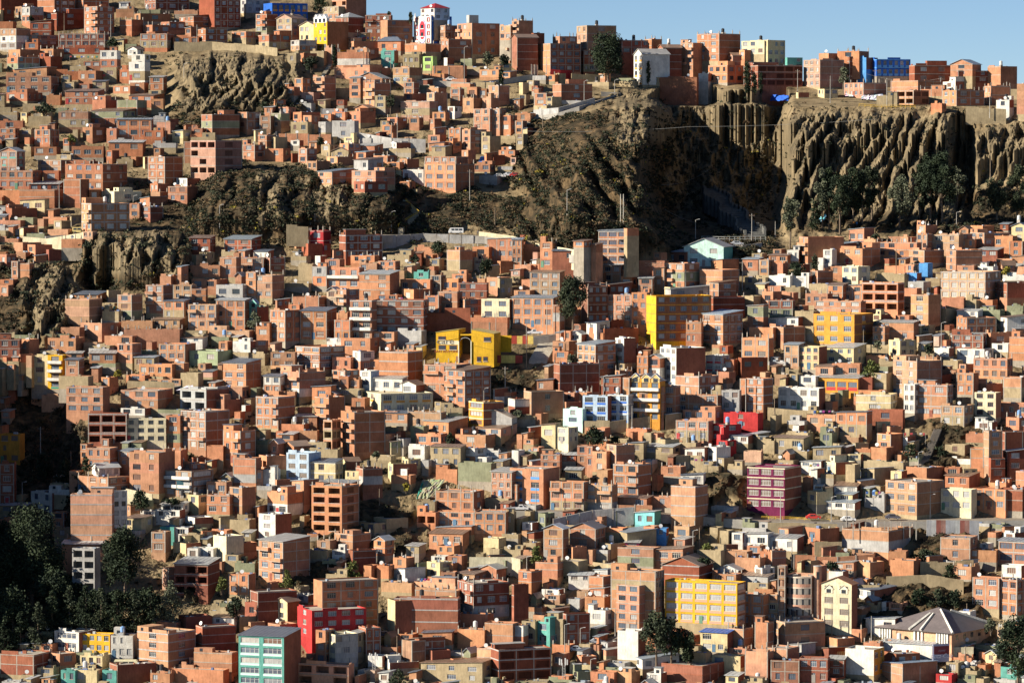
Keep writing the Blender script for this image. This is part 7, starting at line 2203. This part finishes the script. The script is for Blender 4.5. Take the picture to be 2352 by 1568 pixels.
for i, (a, b, sag) in enumerate(WIRES):
    Da = min(Dterr(a[0] / 4, a[1] / 4), Dterr(b[0] / 4, b[1] / 4), Dterr((a[0] + b[0]) / 8, (a[1] + b[1]) / 8)) - 4
    pa = pt(a[0] / 4, a[1] / 4, Da); pb = pt(b[0] / 4, b[1] / 4, Da); mb = MB(); n = 16; prev = Vector((0, 0, 0))
    for k in range(1, n + 1):
        t = k / n; q = (pb - pa) * t - Vector((0, 0, sag * .15 * 4 * t * (1 - t))); mb.tube(prev, q, .035, .035, PAINT, (.4, .4, .38), 4); prev = q
    o = mb.build('power_line'); o.location = pa; tag(o, unique(['thin overhead wire, ' + rel((a[0] + b[0]) / 2, (a[1] + b[1]) / 2, None, k) for k in range(4)]), 'wire', 'overhead wires')
# concrete posts rising from the blank shell, lower right, and in front of the dark hulk
for i, (x, yt, yb) in enumerate([(7053 + 785 + 58 * k, 4704 + 75 + (k * 37 % 20), 4704 + 172) for k in range(11)] + [(4702 + 545 + 38 * k, 3136 + 408, 3136 + 468) for k in range(6)]):
    u, v = x / 4, yb / 4; D = Dhouse(u, v + 48 if i < 11 else v) + (4 if i < 11 else 1) + (i % 3) * 1.2; s = D / F / 4; p = pt(u, v, D); H = (yb - yt) * s; mb = MB(); mb.box(-.14, .14, -.14, .14, -2.5, H, WALL, (.4, .38, .33)); mb.box(-.03, .03, -.03, .03, H, H + .5, WALL, (.15, .1, .08))
    o = mb.build('concrete_post'); o.location = p
    tag(o, 'bare grey concrete post standing in the row on the blank shell, lower right' if i < 11 else 'bare concrete post in front of the dark brick hulk', 'post', 'posts on the blank shell' if i < 11 else 'posts before the dark hulk')
# ---------------------------------------------------------------- details of the white and red tower
T_ = next((h for h in named if h['label'] and h['label'].startswith('tall white and red')), None)
if T_:
    r = T_['root']; w, d, H = T_['w'], T_['d'], T_['H']
    def oval(x0, x1, z0, z1, c, y, name):
        g = MB(); cx = (x0 + x1) / 2; pts = []; k = (x1 - x0) * .42
        for (a, b) in ((x0, z0 + k), (x0 + k * .7, z0), (x1 - k * .7, z0), (x1, z0 + k), (x1, z1 - k), (x1 - k * .7, z1), (x0 + k * .7, z1), (x0, z1 - k)): pts.append((a, b))
        g.face(tuple((a, y, b) for a, b in pts), PAINT, c); n = len(pts)
        for i in range(n): j = (i + 1) % n; g.face(((pts[i][0], y, pts[i][1]), (pts[j][0], y, pts[j][1]), (pts[j][0], -.005, pts[j][1]), (pts[i][0], -.005, pts[i][1])), PAINT, c)
        g.build(name, r)
    oval(-w * .68, -w * .30, H * .02, H * .86, (.12, .12, .5), -.10, 'blue_surround'); oval(-w * .655, -w * .325, H * .04, H * .84, (.75, .75, .78), -.14, 'white_surround'); oval(-w * .64, -w * .34, H * .16, H * .82, (.70, .03, .05), -.18, 'red_oval_panel')
    for zc in (.62, .34):
        g = MB(); g.box(-w * .57, -w * .42, -.24, -.181, H * zc - .7, H * zc + .8, GLASS, (0, 0, 0)); g.box(-w * .60, -w * .39, -.3, -.181, H * zc - .95, H * zc - .72, PAINT, (.75, .75, .75)); g.build('arched_window', r)
    for zc in (.1, .37, .62, .87):
        for xc in (-.84, -.15):
            g = MB(); g.box(w * xc - .75, w * xc + .75, -.14, -.12, H * zc - .75, H * zc + .85, PAINT, (.5, .04, .05)); g.box(w * xc - .5, w * xc + .5, -.16, -.141, H * zc - .6, H * zc + .6, GLASS, (0, 0, 0)); g.box(w * xc + .05, w * xc + .45, -.18, -.161, H * zc - .55, H * zc + .5, PAINT, (.65, .65, .65)); g.build('red_framed_window', r)
    g = MB(); g.box(.01, .06, d * .3, d * .34, 0, H, PAINT, (.1, .1, .35)); g.box(.01, .06, d * .7, d * .74, 0, H, PAINT, (.1, .1, .35)); g.box(.01, .05, .1, d - .1, H * .8, H * .86, PAINT, (.15, .3, .5)); g.build('side_trim', r)
    for q in (-.95, -.6, -.35): g = MB(); g.tube((w * q, .3, H), (w * q, .3, H + 1.3), .25, .12, PAINT, (.8, .8, .8), 8); g.build('finial', r)
# ---------------------------------------------------------------- round turret tower details
T_ = next((h for h in named if h['label'] and h['label'].startswith('round-fronted')), None)
if T_:
    r = T_['root']; w, d, H = T_['w'], T_['d'], T_['H']; n = 5
    for k in range(4):
        g = MB(); z0 = H * (.06 + .23 * k); N2 = 14
        for i in range(N2):
            t0, t1 = i / N2, (i + 1) / N2; f = lambda t: (-w + w * .02 + w * .96 * t, -1.7 * math.sin(math.pi * t) - .05)
            a, b = f(t0), f(t1)
            g.face(((a[0], a[1], z0), (b[0], b[1], z0), (b[0], b[1], z0 + H * .07), (a[0], a[1], z0 + H * .07)), WALL, (.55, .30, .21))
            a2, b2 = (a[0], a[1] * .93), (b[0], b[1] * .93)
            g.face(((a2[0], a2[1], z0 + H * .07), (b2[0], b2[1], z0 + H * .07), (b2[0], b2[1], z0 + H * .20), (a2[0], a2[1], z0 + H * .20)), GLASS if i % 3 == 1 else PANE, (.34, .31, .27))
            g.face(((a[0], a[1], z0 + H * .20), (b[0], b[1], z0 + H * .20), (b[0], b[1], z0 + H * .23), (a[0], a[1], z0 + H * .23)), WALL, (.6, .5, .4)); g.face(((a[0], a[1], z0 + H * .23), (b[0], b[1], z0 + H * .23), (b[0], .01, z0 + H * .23), (a[0], .01, z0 + H * .23)), WALL, (.5, .4, .3))
        g.build('curved_bay', r)
for (x, lab) in ((7053 + 130, 'left cylindrical brick turret of the round-fronted tower'), (7053 + 457, 'right cylindrical brick turret of the round-fronted tower')):
    u, v = x / 4, (4704 + 990) / 4; D = Dhouse(u, v) + 1.0; s = D / F / 4; p = pt(u, v, D); H = 500 * s; r = empty('brick_turret', p); tag(r, lab, 'turret')
    g = MB(); g.tube((0, 0, -5), (0, 0, H), 38 * s, 38 * s, WALL, (.55, .33, .22), 20); g.build('wall', r); g = MB(); g.tube((0, 0, H), (0, 0, H + .15), 41 * s, 41 * s, METAL, (.5, .5, .48), 20); g.build('roof', r)
    g = MB(); g.box(-.4, .4, -38 * s - .05, -38 * s + .3, H - 3.4, H - 1.4, GLASS, (0, 0, 0)); g.build('window', r)
# ---------------------------------------------------------------- small gables and dormers
def dormers(prefix, xs, z, wd, col, roofc, dep=1.2, name='dormer'):
    t = next((h for h in named if h['label'] and h['label'].startswith(prefix)), None)
    if not t: return
    w, H = t['w'], t['H']
    for x in xs:
        g = MB(); cx = -w + w * x; z0 = H + z; a = wd / 2
        g.box(cx - a, cx + a, -.12, dep, z0, z0 + wd * .55, WALL, col)
        g.face(((cx - a, -.12, z0 + wd * .55), (cx + a, -.12, z0 + wd * .55), (cx, -.12, z0 + wd * 1.0)), WALL, col)
        for sg in (-1, 1): g.hexa([(cx, -.3, z0 + wd), (cx + sg * (a + .2), -.3, z0 + wd * .48), (cx + sg * (a + .2), dep, z0 + wd * .48), (cx, dep, z0 + wd), (cx, -.3, z0 + wd + .14), (cx + sg * (a + .2), -.3, z0 + wd * .48 + .14), (cx + sg * (a + .2), dep, z0 + wd * .48 + .14), (cx, dep, z0 + wd + .14)], PAINT, roofc)
        do = g.build(name, t['root']); g = MB(); g.box(cx - a * .55, cx + a * .55, -.17, -.125, z0 + .15, z0 + wd * .5, GLASS, (0, 0, 0)); g.build('window', do)
dormers('cream apartment house with brown', (.25, .74), -2.6, 2.3, (.7, .66, .5), (.6, .55, .45))
dormers('ochre house with zigzag', (.2, .55, .86), -.6, 2.6, (.6, .45, .2), (.75, .75, .75))
dormers('bright yellow building with white', (.2, .5, .8), -.4, 3.2, (.8, .8, .76), (.8, .8, .78), name='gable')
dormers('teal green house', (.25, .75), -.3, 2.6, (.17, .44, .36), (.35, .42, .48), name='gable')
# ---------------------------------------------------------------- camera, sun, sky
cam = bpy.data.cameras.new('camera'); co = bpy.data.objects.new('camera', cam); COL.objects.link(co); scene.camera = co
cam.sensor_width = 36; cam.lens = 36 * F / 2352.0; cam.clip_start = 1; cam.clip_end = 20000
co.location = (0, 0, 0); co.rotation_euler = (math.pi / 2 + PITCH, 0, 0)
AZ, EL = R(SUN_AZ), R(SUN_EL)      # degrees left of the line from the town to the camera
sd = Vector((-math.sin(AZ) * math.cos(EL), -math.cos(AZ) * math.cos(EL), math.sin(EL)))
sl = bpy.data.lights.new('sun', 'SUN'); sl.energy = SUN_E; sl.angle = R(.5); sl.color = (1.0, .9, .75)
so = bpy.data.objects.new('sun', sl); COL.objects.link(so); so.rotation_euler = sd.to_track_quat('Z', 'Y').to_euler(); so.location = (0, 0, 300)
w = bpy.data.worlds.new('World'); scene.world = w; w.use_nodes = True; nt = w.node_tree; bg = nt.nodes['Background']
sk = nt.nodes.new('ShaderNodeTexSky'); sk.sky_type = 'NISHITA'; sk.sun_disc = False; sk.sun_elevation = EL; sk.sun_rotation = math.atan2(sd.x, sd.y); sk.altitude = 3800; sk.air_density = .8; sk.dust_density = 0; sk.ozone_density = 3.6
nt.links.new(sk.outputs[0], bg.inputs[0]); bg.inputs[1].default_value = SKY_S
scene.view_settings.view_transform = 'Standard'; scene.view_settings.look = 'None'; scene.view_settings.gamma = 1; scene.view_settings.exposure = EXPO; scene.view_settings.use_curve_mapping = False
scene.render.engine = 'CYCLES'; scene.render.resolution_x = 1024; scene.render.resolution_y = 682; scene.render.resolution_percentage = 100
scene.cycles.max_bounces = 3; scene.cycles.diffuse_bounces = 1
print('objects', len(bpy.data.objects))
